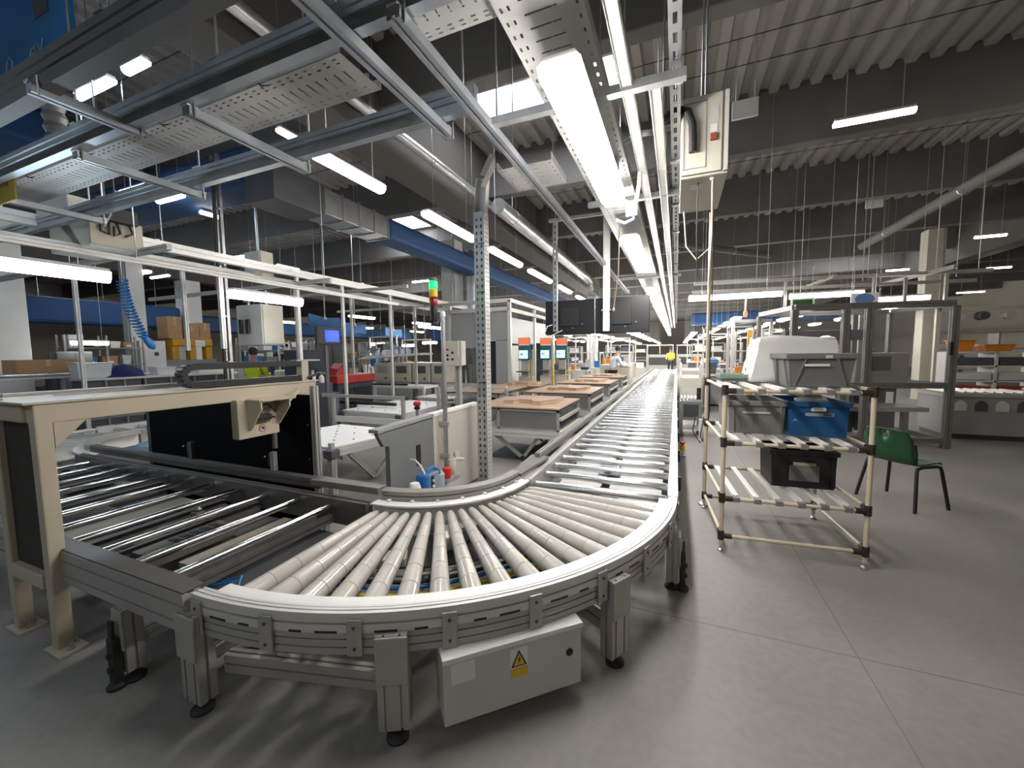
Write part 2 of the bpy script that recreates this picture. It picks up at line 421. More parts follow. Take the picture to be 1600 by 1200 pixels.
# lights across the right-hand area
strip_light(0.95, 8.4, 2.62, 1.5, 'x', L_NEUT, 'long strip light across the aisle behind the pole', 'cross lights on the right', top=6.08, w=0.14)
strip_light(2.5, 9.0, 2.62, 1.1, 'x', L_WARM, 'strip light above the two small hanging signs', 'cross lights on the right', top=6.08, w=0.12)
strip_light(4.1, 10.4, 2.62, 0.9, 'x', L_WARM, 'short strip light behind the top of the guard door', 'cross lights on the right', top=6.08, w=0.12)
# many small lights far down the hall
for (x, y0, y1, st, m) in ((-9.4, 14, 46, 3.2, L_NEUT), (-6.6, 16, 46, 3.2, L_NEUT), (-2.6, 15, 46, 3.0, L_NEUT), (-4.6, 19, 46, 3.0, L_NEUT), (1.9, 16, 46, 2.4, L_NEUT), (3.6, 15, 46, 2.4, L_NEUT), (5.6, 15, 46, 3.2, L_WARM), (0.75, 21, 46, 2.6, L_NEUT), (-1.7, 19, 46, 2.4, L_NEUT), (-3.6, 18, 46, 2.4, L_NEUT), (-13, 14, 40, 4.5, L_NEUT), (-18, 14, 40, 5.5, L_NEUT)):
    y = y0; k = 0
    while y < y1:
        lab = {-9.4: 'small distant strip light over the left back production lines', -6.6: 'small distant strip light behind the glazed test room', -2.6: 'tiny distant strip light left of the main conveyor end',
               0.75: 'tiny distant strip light just right of the far conveyor tip', -1.7: 'tiny distant strip light just left of the far conveyor tip', -3.6: 'tiny distant strip light over the bending worker', -4.6: 'tiny distant strip light over the far benches behind the displays', 1.9: 'tiny distant strip light right of the main conveyor end', 3.6: 'tiny distant strip light seen behind the crate rack',
               5.6: 'tiny distant strip light seen through the machine guard', -13: 'distant strip light over the far left benches', -18: 'distant strip light at the far left wall'}[x]
        strip_light(x, y, (2.45 if x in (0.75, -1.7, -3.6) else 2.72) if x > -12 else 3.3, 0.9 if x > -4 else 1.4, 'y', m, lab+', '+ORD[k]+' of its row', lab+' row', w=0.26, far=(y > 20), top=6.08)
        y += st; k += 1
# roof lights added for light on the near floor, mostly out of view
for x in (4.5, 9.5):
    for y in (1.0, 6.5):
        if x < 5 and y > 10: continue
        strip_light(x, y, 4.3, 1.5, 'x', L_WARM, 'unseen added warm roof light over the %s right part of the hall, row %s' % ('inner' if x < 5 else 'outer', 'one' if y < 5 else 'two'), 'unseen roof lights over the right side', top=6.08)
for x in (-7.5, -3.0, 1.0):
    strip_light(x, -2.2, 4.3, 1.5, 'x', L_COOL if x < -1 else L_NEUT, {-7.5: 'unseen added cool roof light over the left end of the front walkway', -3.0: 'unseen added cool roof light over the middle of the front walkway', 1.0: 'unseen added neutral roof light over the right end of the front walkway'}[x], 'unseen roof lights over the front walkway', top=6.08)
for x in (-16, -11):
    for y in (1.5, 7.5):
        strip_light(x, y+0.01*x, 4.3, 1.5, 'x', L_COOL, 'cool roof light over the %s left benches, %s row' % ('outer' if x < -13 else 'inner', 'near' if y < 5 else 'far'), 'roof lights over the left side', top=6.08)

# ---------------------------------------------------------------- conveyor pieces
CX, CY = -1.97, 3.0
RUBBER = mat('black_rubber_foot', (0.02, 0.02, 0.02), 0.6, 0, 0.1)
def foot(parent, x, y, z0=0.055):
    f = obj('foot', MB().lathe([(0.045, 0), (0.045, 0.18), (0.036, 0.35), (0.010, 0.42), (0.010, 1.0)], (x, y, 0), (x, y, z0+0.01), 16), RUBBER, parent, smooth=True)
    return f
def leg(parent, x, y, rz, ztop, w=0.125, d=0.075, m=ALU, bracket=False):
    """leg of two grooved extrusions, its slotted face turned outward"""
    mb = MB(); ca, sa = math.cos(rz), math.sin(rz)
    sec = [(-w/2,-d/2),(-w*0.30,-d/2),(-w*0.30,-d/2+0.010),(-w*0.22,-d/2+0.010),(-w*0.22,-d/2),(w*0.22,-d/2),(w*0.22,-d/2+0.010),(w*0.30,-d/2+0.010),(w*0.30,-d/2),(w/2,-d/2),
           (w/2,-0.006),(w/2-0.01,-0.006),(w/2-0.01,0.006),(w/2,0.006),(w/2,d/2),(-w/2,d/2),(-w/2,0.006),(-w/2+0.01,0.006),(-w/2+0.01,-0.006),(-w/2,-0.006)]
    pts = [(x+a*ca-b*sa, y+a*sa+b*ca) for a, b in sec]
    mb.prism(pts, 'z', 0.06, ztop)
    lg = obj('leg', mb, m, parent)
    # end plate bolted across the top half
    pl = MB(); pw = w*1.04
    c = (x-(-sa)*0-(-(d/2+0.006))*sa*0, 0, 0)
    ox, oy = x+sa*(d/2+0.007), y-ca*(d/2+0.007)
    pl.cbox((ox, oy, ztop-0.10), (pw, 0.012, 0.20), rz)
    p = obj('joint_plate', pl, m, lg, bevel=0.003)
    for k in range(4):
        for s in (-1, 1):
            bx = ox+sa*0.006+s*pw*0.32*ca; by = oy-ca*0.006+s*pw*0.32*sa
    fx, fy = x+ca*w*0.05, y+sa*w*0.05
    foot_o = obj('foot', MB().lathe([(0.048, 0), (0.048, 0.15), (0.036, 0.3), (0.011, 0.4), (0.011, 1.0)], (fx, fy, 0), (fx, fy, 0.065), 16), RUBBER, lg, smooth=True)
    if bracket:
        bb = MB()
        b0 = (ox+sa*0.02, oy-ca*0.02)
        bb.cbox((b0[0], b0[1], 0.14), (0.055, 0.035, 0.22), rz)
        bb.cbox((b0[0]+sa*0.005, b0[1]-ca*0.005, 0.28), (0.035, 0.015, 0.12), rz)
        bb.lathe([(0.04, 0), (0.04, 0.4), (0.02, 1)], (b0[0], b0[1], 0), (b0[0], b0[1], 0.04), 14)
        for q in (0.10, 0.17): bb.lathe([(0.016, 0), (0.016, 1)], (b0[0], b0[1], q), (b0[0]+sa*0.03, b0[1]-ca*0.03, q), 10)
        obj('levelling_bracket', bb, RUBBER, lg, bevel=0.003)
    return lg
def straight_roller(parent, p0, p1, r, m=CHROME):
    a = Vector(p0); b = Vector(p1); L = (b-a).length; e = 0.012/L
    obj('roller', MB().lathe([(0.008, -2*e), (0.008, 0.0), (r*0.8, 0.0), (r, e), (r, 1-e), (r*0.8, 1.0), (0.008, 1.0), (0.008, 1+2*e)], a, b, 16), m, parent, smooth=True)

# ---- big 90 degree curve in the foreground
t = thing('roller_curve', 'big grey 90 degree roller curve with tapered beige rollers in the foreground', 'conveyor', (CX, CY, 0))
A0, A1 = -PI/2, 0.0
up = [(1.935,0.470),(1.995,0.470),(1.995,0.505),(1.985,0.505),(1.985,0.515),(1.995,0.515),(1.995,0.555),(1.978,0.555),(1.978,0.548),(1.970,0.548),(1.970,0.555),(1.956,0.555),(1.956,0.548),(1.948,0.548),(1.948,0.552),(1.935,0.552)]
obj('outer_rail', MB().arc(CX, CY, up, A0, A1, 56), ALUW, t, smooth=True, sharp=30)
low = [(1.94,0.375),(1.99,0.375),(1.99,0.402),(1.982,0.402),(1.982,0.408),(1.99,0.408),(1.99,0.437),(1.982,0.437),(1.982,0.443),(1.99,0.443),(1.99,0.469),(1.94,0.469)]
obj('lower_outer_rail', MB().arc(CX, CY, low, A0, A1, 56), ALU, t, smooth=True, sharp=30)
obj('wear_strip', MB().arc(CX, CY, [(1.875,0.535),(1.934,0.535),(1.934,0.549),(1.875,0.549)], A0+0.04, A1-0.02, 48), STRIP, t, smooth=True, sharp=30)
inn = [(0.795,0.40),(0.845,0.40),(0.845,0.545),(0.875,0.545),(0.875,0.557),(0.795,0.557)]
obj('inner_rail', MB().arc(CX, CY, inn, A0, A1, 36), STRIP, t, smooth=True, sharp=30)
g = [(0.715,0.558),(0.785,0.558),(0.785,0.585),(0.775,0.585),(0.775,0.594),(0.785,0.594),(0.785,0.622),(0.77,0.628),(0.715,0.628)]
GUARD = mat('guard_rail_grey', (0.25, 0.24, 0.225), 0.42, 0.4, 0.08, 4)
obj('inner_guard_rail', MB().arc(CX, CY, g, A0+0.03, A1-0.02, 36), GUARD, t, smooth=True, sharp=30)
for k in range(7):
    a = A0+0.12+(PI/2-0.24)*k/6
    obj('guard_bracket', MB().cbox((CX+0.80*math.cos(a), CY+0.80*math.sin(a), 0.563), (0.03, 0.024, 0.012), a), WHITE, t, bevel=0.003)
# clamp plates on the outer face and the dark cable slots between them
for k in range(9):
    a = A0+0.02+(PI/2-0.04)*k/8
    cx, cy = CX+2.0*math.cos(a), CY+2.0*math.sin(a)
    cp = obj('clamp_plate', MB().cbox((cx, cy, 0.455), (0.012, 0.062, 0.155), a), ALU, t, bevel=0.003)
    for z in (0.41, 0.50): obj('screw', MB().lathe([(0.007, 0), (0.007, 1)], (cx, cy, z), (cx+0.010*math.cos(a), cy+0.010*math.sin(a), z), 8), DGREY, cp)
    if k < 8:
        for q in (0.36, 0.72):
            a2 = a+(PI/2-0.04)/8*q
            L = 0.12 if (k+int(q*3)) % 2 else 0.07
            obj('slot', MB().arc(CX, CY, [(1.985,0.470),(1.9965,0.470),(1.9965,0.479),(1.985,0.479)], a2-L/4, a2+L/4*0.55, 4), BLACK, t)
NR = 18
for k in range(NR):
    a = R(-86.0+82.0*k/(NR-1))
    rin, rout = 0.029, 0.053
    p0 = Vector((CX+0.89*math.cos(a), CY+0.89*math.sin(a), 0.528-rin)); p1 = Vector((CX+1.885*math.cos(a), CY+1.885*math.sin(a), 0.528-rout))
    prof = [(0.009, -0.03), (0.009, 0.0), (0.024, 0.001), (0.026, 0.045), (rin*1.0, 0.047)]
    segs = 6
    for s in range(segs):
        u0 = 0.05+(0.995-0.05)*s/segs; u1 = 0.05+(0.995-0.05)*(s+1)/segs
        r0 = rin+(rout-rin)*u0; r1 = rin+(rout-rin)*u1
        prof += [(r0, u0+0.003), (r1, u1-0.004), (r1-0.0022, u1-0.002), (r1-0.0022, u1+0.001)]
    prof += [(rout*0.75, 0.997), (0.010, 1.0), (0.010, 1.03)]
    obj('tapered_roller', MB().lathe(prof, p0, p1, 20), PVC, t, smooth=True, sharp=40)
for (lx, ly, br) in ((-1.97, 0.985, False), (-1.057, 1.237, False), (-0.282, 1.985, False)):
    a = math.atan2(ly-CY, lx-CX)
    leg(t, CX+1.985*math.cos(a), CY+1.985*math.sin(a), a+PI/2, 0.47)
    ix, iy = CX+0.80*math.cos(a), CY+0.80*math.sin(a)
    leg(t, ix, iy, a+PI/2, 0.46, w=0.08)
    mb = MB(); mb.ext(tslot(0.04, 0.11), (CX+1.93*math.cos(a), CY+1.93*math.sin(a), 0.20), (CX+0.86*math.cos(a), CY+0.86*math.sin(a), 0.20))
    obj('cross_beam', mb, ALU, t)
for (a, b, rr) in ((-88, -64, 1.90), (-62.4, -31, 1.62)):
    a, b = R(a), R(b)
    obj('stretcher_beam', MB().ext(tslot(0.05, 0.085), (CX+rr*math.cos(a), CY+rr*math.sin(a), 0.19), (CX+rr*math.cos(b), CY+rr*math.sin(b), 0.19)), ALU, t)
# drive gear glimpsed between the rollers
obj('drive_pan', MB().arc(CX, CY, [(0.95,0.375),(1.35,0.375),(1.35,0.385),(0.95,0.385)], A0+0.1, A1-0.1, 24), DGREY, t)
for k, (rr, mm, zz) in enumerate(((1.62, YELLOW, 0.40), (1.56, BLUE, 0.405), (1.75, YELLOW, 0.40), (1.50, BLACK, 0.40), (1.68, BLUE, 0.41), (1.45, GALV, 0.41))):
    pth = [(CX+(rr+0.02*math.sin(9*q))*math.cos(R(q*80-85)), CY+(rr+0.02*math.sin(9*q))*math.sin(R(q*80-85)), zz+0.008*math.sin(14*q)) for q in [i/24 for i in range(25)]]
    obj('drive_cable', MB().tube(pth, 0.011, 6), mm, t, smooth=True)
mb = MB().cbox((CX+1.15*math.cos(R(-55)), CY+1.15*math.sin(R(-55)), 0.43), (0.10, 0.16, 0.09), R(-55))
mo = obj('drive_motor', mb, LGREY, t, bevel=0.01)
obj('gear_head', MB().cyl((CX+1.08*math.cos(R(-50)), CY+1.08*math.sin(R(-50)), 0.42), (CX+1.08*math.cos(R(-38)), CY+1.08*math.sin(R(-38)), 0.42), 0.045), GALV, mo, smooth=True)
mb = MB(); mb.cbox((CX+1.3*math.cos(R(-70)), CY+1.3*math.sin(R(-70)), 0.41), (0.12, 0.2, 0.05), R(-60)); obj('junction_box', mb, BEIGED, t, bevel=0.006)

# ---- electrical box under the curve
a = R(-54.5); bxc = (CX+2.0*math.cos(a), CY+2.0*math.sin(a))
eb = thing('electrical_enclosure', 'white electrical box with yellow warning sticker hung under the roller curve', 'enclosure', (-0.611, 1.49, 0.08), math.atan2(0.431, 0.464))
W2 = 0.3165
obj('body', MB().box(-W2, W2, 0.02, 0.17, 0, 0.285), LGREY, eb, world=False, bevel=0.006)
dr = obj('door', MB().box(-W2, W2, 0, 0.018, 0.0, 0.275), LGREY, eb, world=False, bevel=0.005)
obj('rain_lip', MB().prism([(-0.006, 0.272), (0.17, 0.287), (0.17, 0.30), (-0.006, 0.292)], 'x', -W2-0.004, W2+0.004), WHITE, eb, world=False)
lk = obj('lock', MB().lathe([(0.017, 0), (0.017, 0.7), (0.013, 1)], (0.255, 0, 0.165), (0.255, -0.008, 0.165), 16), BLACK, dr, world=False, smooth=True)
obj('warning_sticker', MB().box(-0.03, 0.05, -0.0012, 0, 0.165, 0.255), WHITE, dr, world=False)
tri = [(-0.026, 0.172), (0.046, 0.172), (0.010, 0.246)]
obj('warning_triangle', MB().prism(tri, 'y', -0.0025, -0.001), BLACK, dr, world=False)
obj('triangle_fill', MB().prism([(-0.016, 0.178), (0.036, 0.178), (0.010, 0.233)], 'y', -0.004, -0.002), YELLOW, dr, world=False)
obj('lightning_mark', MB().prism([(0.013, 0.222), (0.004, 0.200), (0.010, 0.200), (0.006, 0.183), (0.017, 0.206), (0.011, 0.206)], 'y', -0.0055, -0.0035), BLACK, dr, world=False)
obj('text_sticker', MB().box(-0.03, 0.05, -0.002, 0, 0.125, 0.162), YELLOW, dr, world=False)
obj('type_plate', MB().box(-0.285, -0.185, -0.0015, 0, 0.175, 0.262), WHITE, dr, world=False)
for s in (-1, 1): obj('hanger_bracket', MB().box(s*0.22-0.02, s*0.22+0.02, 0.08, 0.12, 0.285, 0.345), ALU, eb, world=False)

# ---- straight main conveyor running away
t = thing('roller_conveyor', 'long straight main conveyor with shiny steel rollers running into the distance', 'conveyor', (-0.57, 3.0, 0))
Y0, Y1 = 3.02, 25.0
secR = [(-0.035,-0.09),(0.035,-0.09),(0.035,-0.05),(0.027,-0.05),(0.027,-0.04),(0.035,-0.04),(0.035,0.03),(0.027,0.03),(0.027,0.04),(0.035,0.04),(0.035,0.09),(0.012,0.09),(0.012,0.083),(-0.012,0.083),(-0.012,0.09),(-0.035,0.09)]
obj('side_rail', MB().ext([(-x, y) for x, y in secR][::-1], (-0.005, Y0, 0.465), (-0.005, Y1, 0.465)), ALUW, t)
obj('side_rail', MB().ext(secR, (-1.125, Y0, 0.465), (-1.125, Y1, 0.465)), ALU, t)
obj('guard_rail', MB().ext(tslot(0.05, 0.075), (-1.225, Y0+0.55, 0.597), (-1.225, Y1, 0.597)), GUARD, t)
obj('guard_transition', MB().prism([(-1.17, 3.0), (-1.27, 3.0), (-1.30, 3.62), (-1.12, 3.62)], 'z', 0.575, 0.60), ALUD, t)
y = 3.085
rollers = []
while y < 24.9:
    if y == 3.085:
        straight_roller(t, (-1.085, y, 0.498), (-0.045, y, 0.498), 0.03); first = t.children[-1] if False else None
        proto = [c for c in t.children if c.name.startswith('roller')][0]
    else:
        c = proto.copy(); COL.objects.link(c); c.parent = t; c.location = (0, y-3.085, 0)
    y += 0.292
for y in (5.3, 8.0, 11.0, 14.0, 17.0, 20.0, 23.0):
    for x in (-0.005, -1.125):
        obj('leg', MB().ext(tslot(0.06, 0.06), (x, y, 0.04), (x, y, 0.38), up=(0, 1, 0)), ALU, t)
    obj('cross_beam', MB().ext(tslot(0.04, 0.06), (-1.1, y, 0.2), (-0.03, y, 0.2)), ALU, t)
for y in (3.55, 4.5, 5.5, 6.5, 7.6, 8.8, 10.1): obj('side_bracket', MB().box(0.03, 0.055, y, y+0.03, 0.42, 0.54), BLACK, t)
leg(t, 0.0, 2.79, PI/2, 0.38, w=0.1, bracket=True)
for (x0, x1, y0, y1, z, m) in ((-1.0, -0.62, 3.2, 6.5, 0.36, STRIP), (-0.55, -0.1, 3.0, 9.0, 0.34, LGREY), (-1.05, -0.1, 9.2, 20.0, 0.33, LGREY)):
    obj('under_pan', MB().box(x0, x1, y0, y1, z, z+0.012), m, t)
obj('drive_unit', MB().box(-0.62, -0.42, 3.18, 3.34, 0.38, 0.45), GALV, t, bevel=0.01)
obj('drive_unit', MB().box(-0.7, -0.5, 3.9, 4.1, 0.38, 0.45), GALV, t, bevel=0.01)
# emergency stop at the aisle side
es = thing('emergency_stop', 'red and yellow emergency stop button beside the conveyor aisle', 'button', (0.11, 6.45, 0))
obj('post', MB().cyl((0.11, 6.45, 0), (0.11, 6.45, 0.02), 0.05), GALV, es, smooth=True)
obj('stand', MB().cyl((0.11, 6.45, 0.0), (0.11, 6.45, 0.10), 0.018), GALV, es, smooth=True)
obj('box', MB().box(0.07, 0.15, 6.41, 6.49, 0.09, 0.17), YELLOW, es, bevel=0.01)
obj('button', MB().lathe([(0.022, 0), (0.022, 0.5), (0.04, 0.55), (0.04, 0.85), (0.03, 1)], (0.11, 6.45, 0.17), (0.11, 6.45, 0.23), 16), RED, es, smooth=True)

# ---- straight left conveyor with widely spaced rollers
t = thing('transfer_conveyor', 'left straight conveyor with dark rails and widely spaced chrome rollers under the cream gantry', 'conveyor', (-4.2, 1.55, 0))
X0, X1 = -6.03, -1.99
for (yy, s) in ((1.015, 1), (2.135, -1)):
    sec = [(-x*s, q) for x, q in secR]
    if s > 0: sec = sec[::-1]
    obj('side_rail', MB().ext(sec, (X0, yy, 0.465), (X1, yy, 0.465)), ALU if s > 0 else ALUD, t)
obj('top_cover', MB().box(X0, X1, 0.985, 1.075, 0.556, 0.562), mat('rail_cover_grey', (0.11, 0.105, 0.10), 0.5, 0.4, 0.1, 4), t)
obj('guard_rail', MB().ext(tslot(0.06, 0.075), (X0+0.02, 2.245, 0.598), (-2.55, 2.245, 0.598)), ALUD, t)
obj('guard_joint', MB().prism([(-2.62, 2.19), (-1.98, 2.215), (-1.98, 2.30), (-2.62, 2.30)], 'z', 0.585, 0.635), GUARD, t, bevel=0.004)
k = 0; x = -2.315
while x > -6.0:
    if k == 0:
        straight_roller(t, (x, 1.055, 0.50), (x, 2.095, 0.50), 0.025, CHROME2)
        pr0 = [c for c in t.children if c.name.startswith('roller')][0]
    else:
        c = pr0.copy(); COL.objects.link(c); c.parent = t; c.location = (-0.336*k, 0, 0)
    k += 1; x -= 0.336
for (lx, br) in ((-2.49, True), (-4.6, False), (-5.8, False)):
    leg(t, lx, 1.0, 0.0, 0.38, w=0.085, bracket=br)
    leg(t, lx, 2.15, PI, 0.38, w=0.085)
    obj('cross_beam', MB().ext(tslot(0.045, 0.06), (lx, 1.04, 0.19), (lx, 2.11, 0.19)), ALUW, t)
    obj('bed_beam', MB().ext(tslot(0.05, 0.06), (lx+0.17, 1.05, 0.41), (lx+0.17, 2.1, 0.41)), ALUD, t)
DUST = mat('dusty_machine_grey', (0.13, 0.12, 0.11), 0.6, 0.2, 0.2, 6)
TAN = mat('dusty_tan_plate', (0.27, 0.235, 0.19), 0.6, 0, 0.15, 5)
for (x0, x1, y0, y1, z0, z1, m, nm) in ((-2.62, -2.02, 1.08, 2.08, 0.30, 0.315, DGREY, 'bed_plate'), (-6.1, -2.7, 1.75, 2.08, 0.32, 0.335, DUST, 'bed_plate'), (-6.1, -2.7, 1.08, 1.3, 0.31, 0.325, DUST, 'bed_plate'),
        (-2.75, -2.55, 1.35, 2.05, 0.33, 0.37, TAN, 'lift_plate'), (-3.02, -2.84, 1.25, 1.75, 0.35, 0.43, DUST, 'belt_carriage'), (-3.6, -3.42, 1.15, 2.05, 0.37, 0.42, DUST, 'belt_carriage'), (-3.98, -3.72, 1.1, 2.0, 0.34, 0.39, TAN, 'lift_plate'),
        (-4.7, -4.5, 1.15, 2.05, 0.37, 0.43, DUST, 'belt_carriage'), (-5.3, -5.15, 1.15, 2.05, 0.37, 0.43, DUST, 'belt_carriage'), (-3.15, -3.05, 1.1, 2.08, 0.36, 0.44, ALUD, 'bed_rail'), (-2.50, -2.44, 1.1, 2.08, 0.36, 0.44, ALUD, 'bed_rail')):
    obj(nm, MB().box(x0, x1, y0, y1, z0, z1), m, t, bevel=0.004)
for i in range(5):
    for j in range(2):
        obj('carriage_pocket', MB().box(-2.99+0.07*j, -2.94+0.07*j, 1.42+0.06*i, 1.46+0.06*i, 0.43, 0.436), BLACK, t)
ss = thing('stop_sensor', 'small dark stop sensor standing up between the gantry rollers', 'sensor', (-3.17, 1.70, 0.43))
obj('body', MB().box(-3.20, -3.13, 1.67, 1.73, 0.43, 0.49), DUST, ss, bevel=0.006)
obj('cap', MB().lathe([(0.022, 0), (0.026, 0.4), (0.015, 1)], (-3.165, 1.70, 0.49), (-3.165, 1.70, 0.525), 12), ALUD, ss, smooth=True)
for pts in (([(-2.1, 1.25, 0.32), (-2.25, 1.4, 0.36), (-2.35, 1.3, 0.34), (-2.42, 1.5, 0.36)]), ([(-2.15, 1.2, 0.33), (-2.2, 1.32, 0.38), (-2.4, 1.25, 0.34)])):
    obj('loose_cable', MB().tube(pts, 0.007, 6), BLUE, t, smooth=True)

# ---- second curve at the far left
t = thing('left_roller_curve', 'pale roller curve at the far left turning behind the gantry post', 'conveyor', (-6.05, 3.0, 0))
t.name = 'roller_curve'
C2X, C2Y = -6.05, 3.02
obj('outer_rail', MB().arc(C2X, C2Y, [(r, z) for r, z in up], PI, 1.5*PI, 36), ALUW, t, smooth=True)
obj('wear_strip', MB().arc(C2X, C2Y, [(1.875,0.535),(1.934,0.535),(1.934,0.549),(1.875,0.549)], PI, 1.5*PI, 36), STRIP, t, smooth=True)
obj('inner_rail', MB().arc(C2X, C2Y, inn, PI, 1.5*PI, 24), STRIP, t, smooth=True)
obj('inner_guard_rail', MB().arc(C2X, C2Y, g, PI, 1.5*PI, 24), ALU, t, smooth=True)
for k in range(18):
    a = R(184+82.0*k/17)
    p0 = (C2X+0.89*math.cos(a), C2Y+0.89*math.sin(a), 0.506); p1 = (C2X+1.885*math.cos(a), C2Y+1.885*math.sin(a), 0.476)
    obj('tapered_roller', MB().lathe([(0.009, -0.03), (0.018, 0), (0.024, 0.05), (0.053, 0.99), (0.02, 1.0), (0.01, 1.03)], p0, p1, 14), PVC, t, smooth=True)
for a in (190, 225, 262):
    leg(t, C2X+1.95*math.cos(R(a)), C2Y+1.95*math.sin(R(a)), R(a)+PI/2, 0.47)
t = thing('return_conveyor', 'straight pale conveyor behind the black panel at the far left', 'conveyor', (-7.45, 4.6, 0))
obj('side_rail', MB().ext(secR, (-8.02, 3.05, 0.465), (-8.02, 6.2, 0.465)), ALUW, t)
obj('side_rail', MB().ext(secR, (-6.88, 3.05, 0.465), (-6.88, 6.2, 0.465)), ALU, t)
obj('guard_rail', MB().ext(tslot(0.05, 0.07), (-6.79, 3.1, 0.61), (-6.79, 6.2, 0.61)), ALU, t)
for k in range(10):
    yy = 3.25+0.29*k
    if k == 0:
        straight_roller(t, (-7.98, yy, 0.5), (-6.92, yy, 0.5), 0.03)
        p9 = [c for c in t.children if c.name.startswith('roller')][0]
    else:
        c = p9.copy(); COL.objects.link(c); c.parent = t; c.location = (0, 0.29*k, 0)
for yy in (3.6, 6.0):
    for x in (-8.02, -6.88): obj('leg', MB().ext(tslot(0.06, 0.06), (x, yy, 0.0), (x, yy, 0.38), up=(0, 1, 0)), ALU, t)

# ---------------------------------------------------------------- cream gantry over the left conveyor
t = thing('gantry_frame', 'cream painted steel gantry frame straddling the left conveyor', 'frame', (-3.34, 1.8, 0))
PX = (-3.12, -3.60); PYs = (0.97, 2.66)
for x in PX:
    for y in PYs:
        lg = obj('post', MB().box(x-0.032, x+0.038, y-0.035, y+0.035, 0.012, 1.27), BEIGE, t, bevel=0.008)
        fp = obj('foot_plate', MB().box(x-0.06, x+0.12, y-0.06, y+0.06, 0, 0.012), BEIGE, lg)
        obj('anchor_bolt', MB().lathe([(0.018, 0), (0.018, 0.3), (0.010, 0.4), (0.010, 1)], (x+0.085, y, 0.012), (x+0.085, y, 0.05), 8), GALV, lg)
    obj('top_beam', MB().box(x-0.05, x+0.038, PYs[0]-0.035, PYs[1]+0.035, 1.255, 1.362), BEIGE, t, bevel=0.008)
    for (y, s) in ((PYs[0]+0.035, 1), (PYs[1]-0.035, -1)):
        obj('gusset', MB().prism([(y, 1.256), (y+s*0.13, 1.256), (y, 1.12)], 'x', x+0.012, x+0.0385), BEIGE, t)
for y in PYs:
    obj('end_beam', MB().box(PX[1]+0.05, PX[0]-0.05, y-0.05, y+0.05, 1.262, 1.355), BEIGE, t, bevel=0.008)
    obj('lower_rail', MB().box(PX[1]+0.05, PX[0]-0.05, y-0.04, y+0.04, 0.34, 0.42), BEIGE, t, bevel=0.006)
obj('side_panel', MB().box(-3.57, -3.155, 0.965, 0.975, 0.42, 1.26), mat('dark_brown_panel', (0.03, 0.025, 0.022), 0.6, 0, 0.1), t)
obj('top_plate', MB().box(-3.66, -3.07, 0.90, 2.72, 1.362, 1.374), mat('worn_cream_plate', (0.50, 0.46, 0.38), 0.35, 0, 0.1, 4), t)
obj('slide_rail', MB().ext(tslot(0.06, 0.03), (-3.5, 0.95, 1.39), (-3.5, 2.7, 1.39)), ALU, t)
obj('cover_plate', MB().box(-3.57, -3.40, 0.93, 1.12, 1.374, 1.384), WHITE, t)
# cable chain on top
t = thing('cable_chain', 'black cable drag chain looped along the top of the cream gantry', 'cable chain', (-3.12, 2.1, 1.374))
path = [(-3.12, 2.66, 1.40)]
for i in range(12): path.append((-3.12, 2.58-0.075*i, 1.402))
cyc, czc, rr = 1.70, 1.467, 0.065
for i in range(1, 8): path.append((-3.12, cyc-rr*math.sin(PI*i/8), czc-rr*math.cos(PI*i/8)))
for i in range(12): path.append((-3.12, 1.72+0.078*i, 1.532))
for i in range(len(path)-1):
    a = Vector(path[i]); b = Vector(path[i+1]); d = b-a
    obj('chain_link', MB().ext([(-0.035, -0.024), (0.035, -0.024), (0.035, 0.024), (-0.035, 0.024)], a-d*0.04, b+d*0.04, up=(1, 0, 0) if abs(d.normalized().x) > 0.9 else (0, 0, 1) if abs(d.normalized().z) < 0.9 else (0, 1, 0)), BLACK, t, bevel=0.004)
obj('chain_bracket', MB().box(-3.15, -3.08, 2.55, 2.62, 1.374, 1.56), BEIGE, t, bevel=0.004)
obj('end_plate', MB().box(-3.16, -3.07, 2.5, 2.74, 1.55, 1.562), ALU, t)
obj('cable_tail', MB().tube([(-3.07, 2.60, 1.40), (-3.0, 2.66, 1.44), (-3.02, 2.74, 1.43), (-3.05, 2.78, 1.36), (-3.06, 2.79, 1.25)], 0.012, 8), DGREY, t, smooth=True)
# scanner housing hanging from the beam
t = thing('scanner_housing', 'cream scanner bracket with cables and a no-hands sticker under the gantry beam', 'machine part', (-3.0, 2.1, 1.25))
bk = obj('back_box', MB().box(-3.10, -3.02, 1.93, 2.26, 0.97, 1.27), BEIGE, t, bevel=0.006)
obj('side_cheek', MB().prism([(-3.02, 1.27), (-2.86, 1.27), (-2.86, 1.20), (-2.99, 1.03), (-3.02, 1.03)], 'y', 2.00, 2.012), BEIGE, t)
obj('side_cheek', MB().prism([(-3.02, 1.27), (-2.86, 1.27), (-2.86, 1.20), (-2.99, 1.05), (-3.02, 1.05)], 'y', 2.235, 2.247), BEIGE, t)
obj('top_lug', MB().box(-3.08, -2.86, 1.99, 2.30, 1.255, 1.268), BEIGE, t)
obj('scanner', MB().box(-3.02, -2.96, 2.05, 2.16, 1.10, 1.14), BLACK, t, bevel=0.006)
obj('cable', MB().tube([(-2.97, 2.09, 1.14), (-2.95, 2.16, 1.19), (-2.97, 2.20, 1.15), (-2.98, 2.14, 1.22), (-3.0, 2.06, 1.21), (-2.99, 2.10, 1.14), (-2.97, 2.19, 1.11)], 0.007, 6), BLACK, t, smooth=True)
obj('sticker_ring', MB().lathe([(0.030, 0), (0.030, 1)], (-3.0195, 2.115, 1.03), (-3.016, 2.115, 1.03), 24), mat('sticker_red', (0.30, 0.03, 0.05), 0.5, 0, 0), bk)
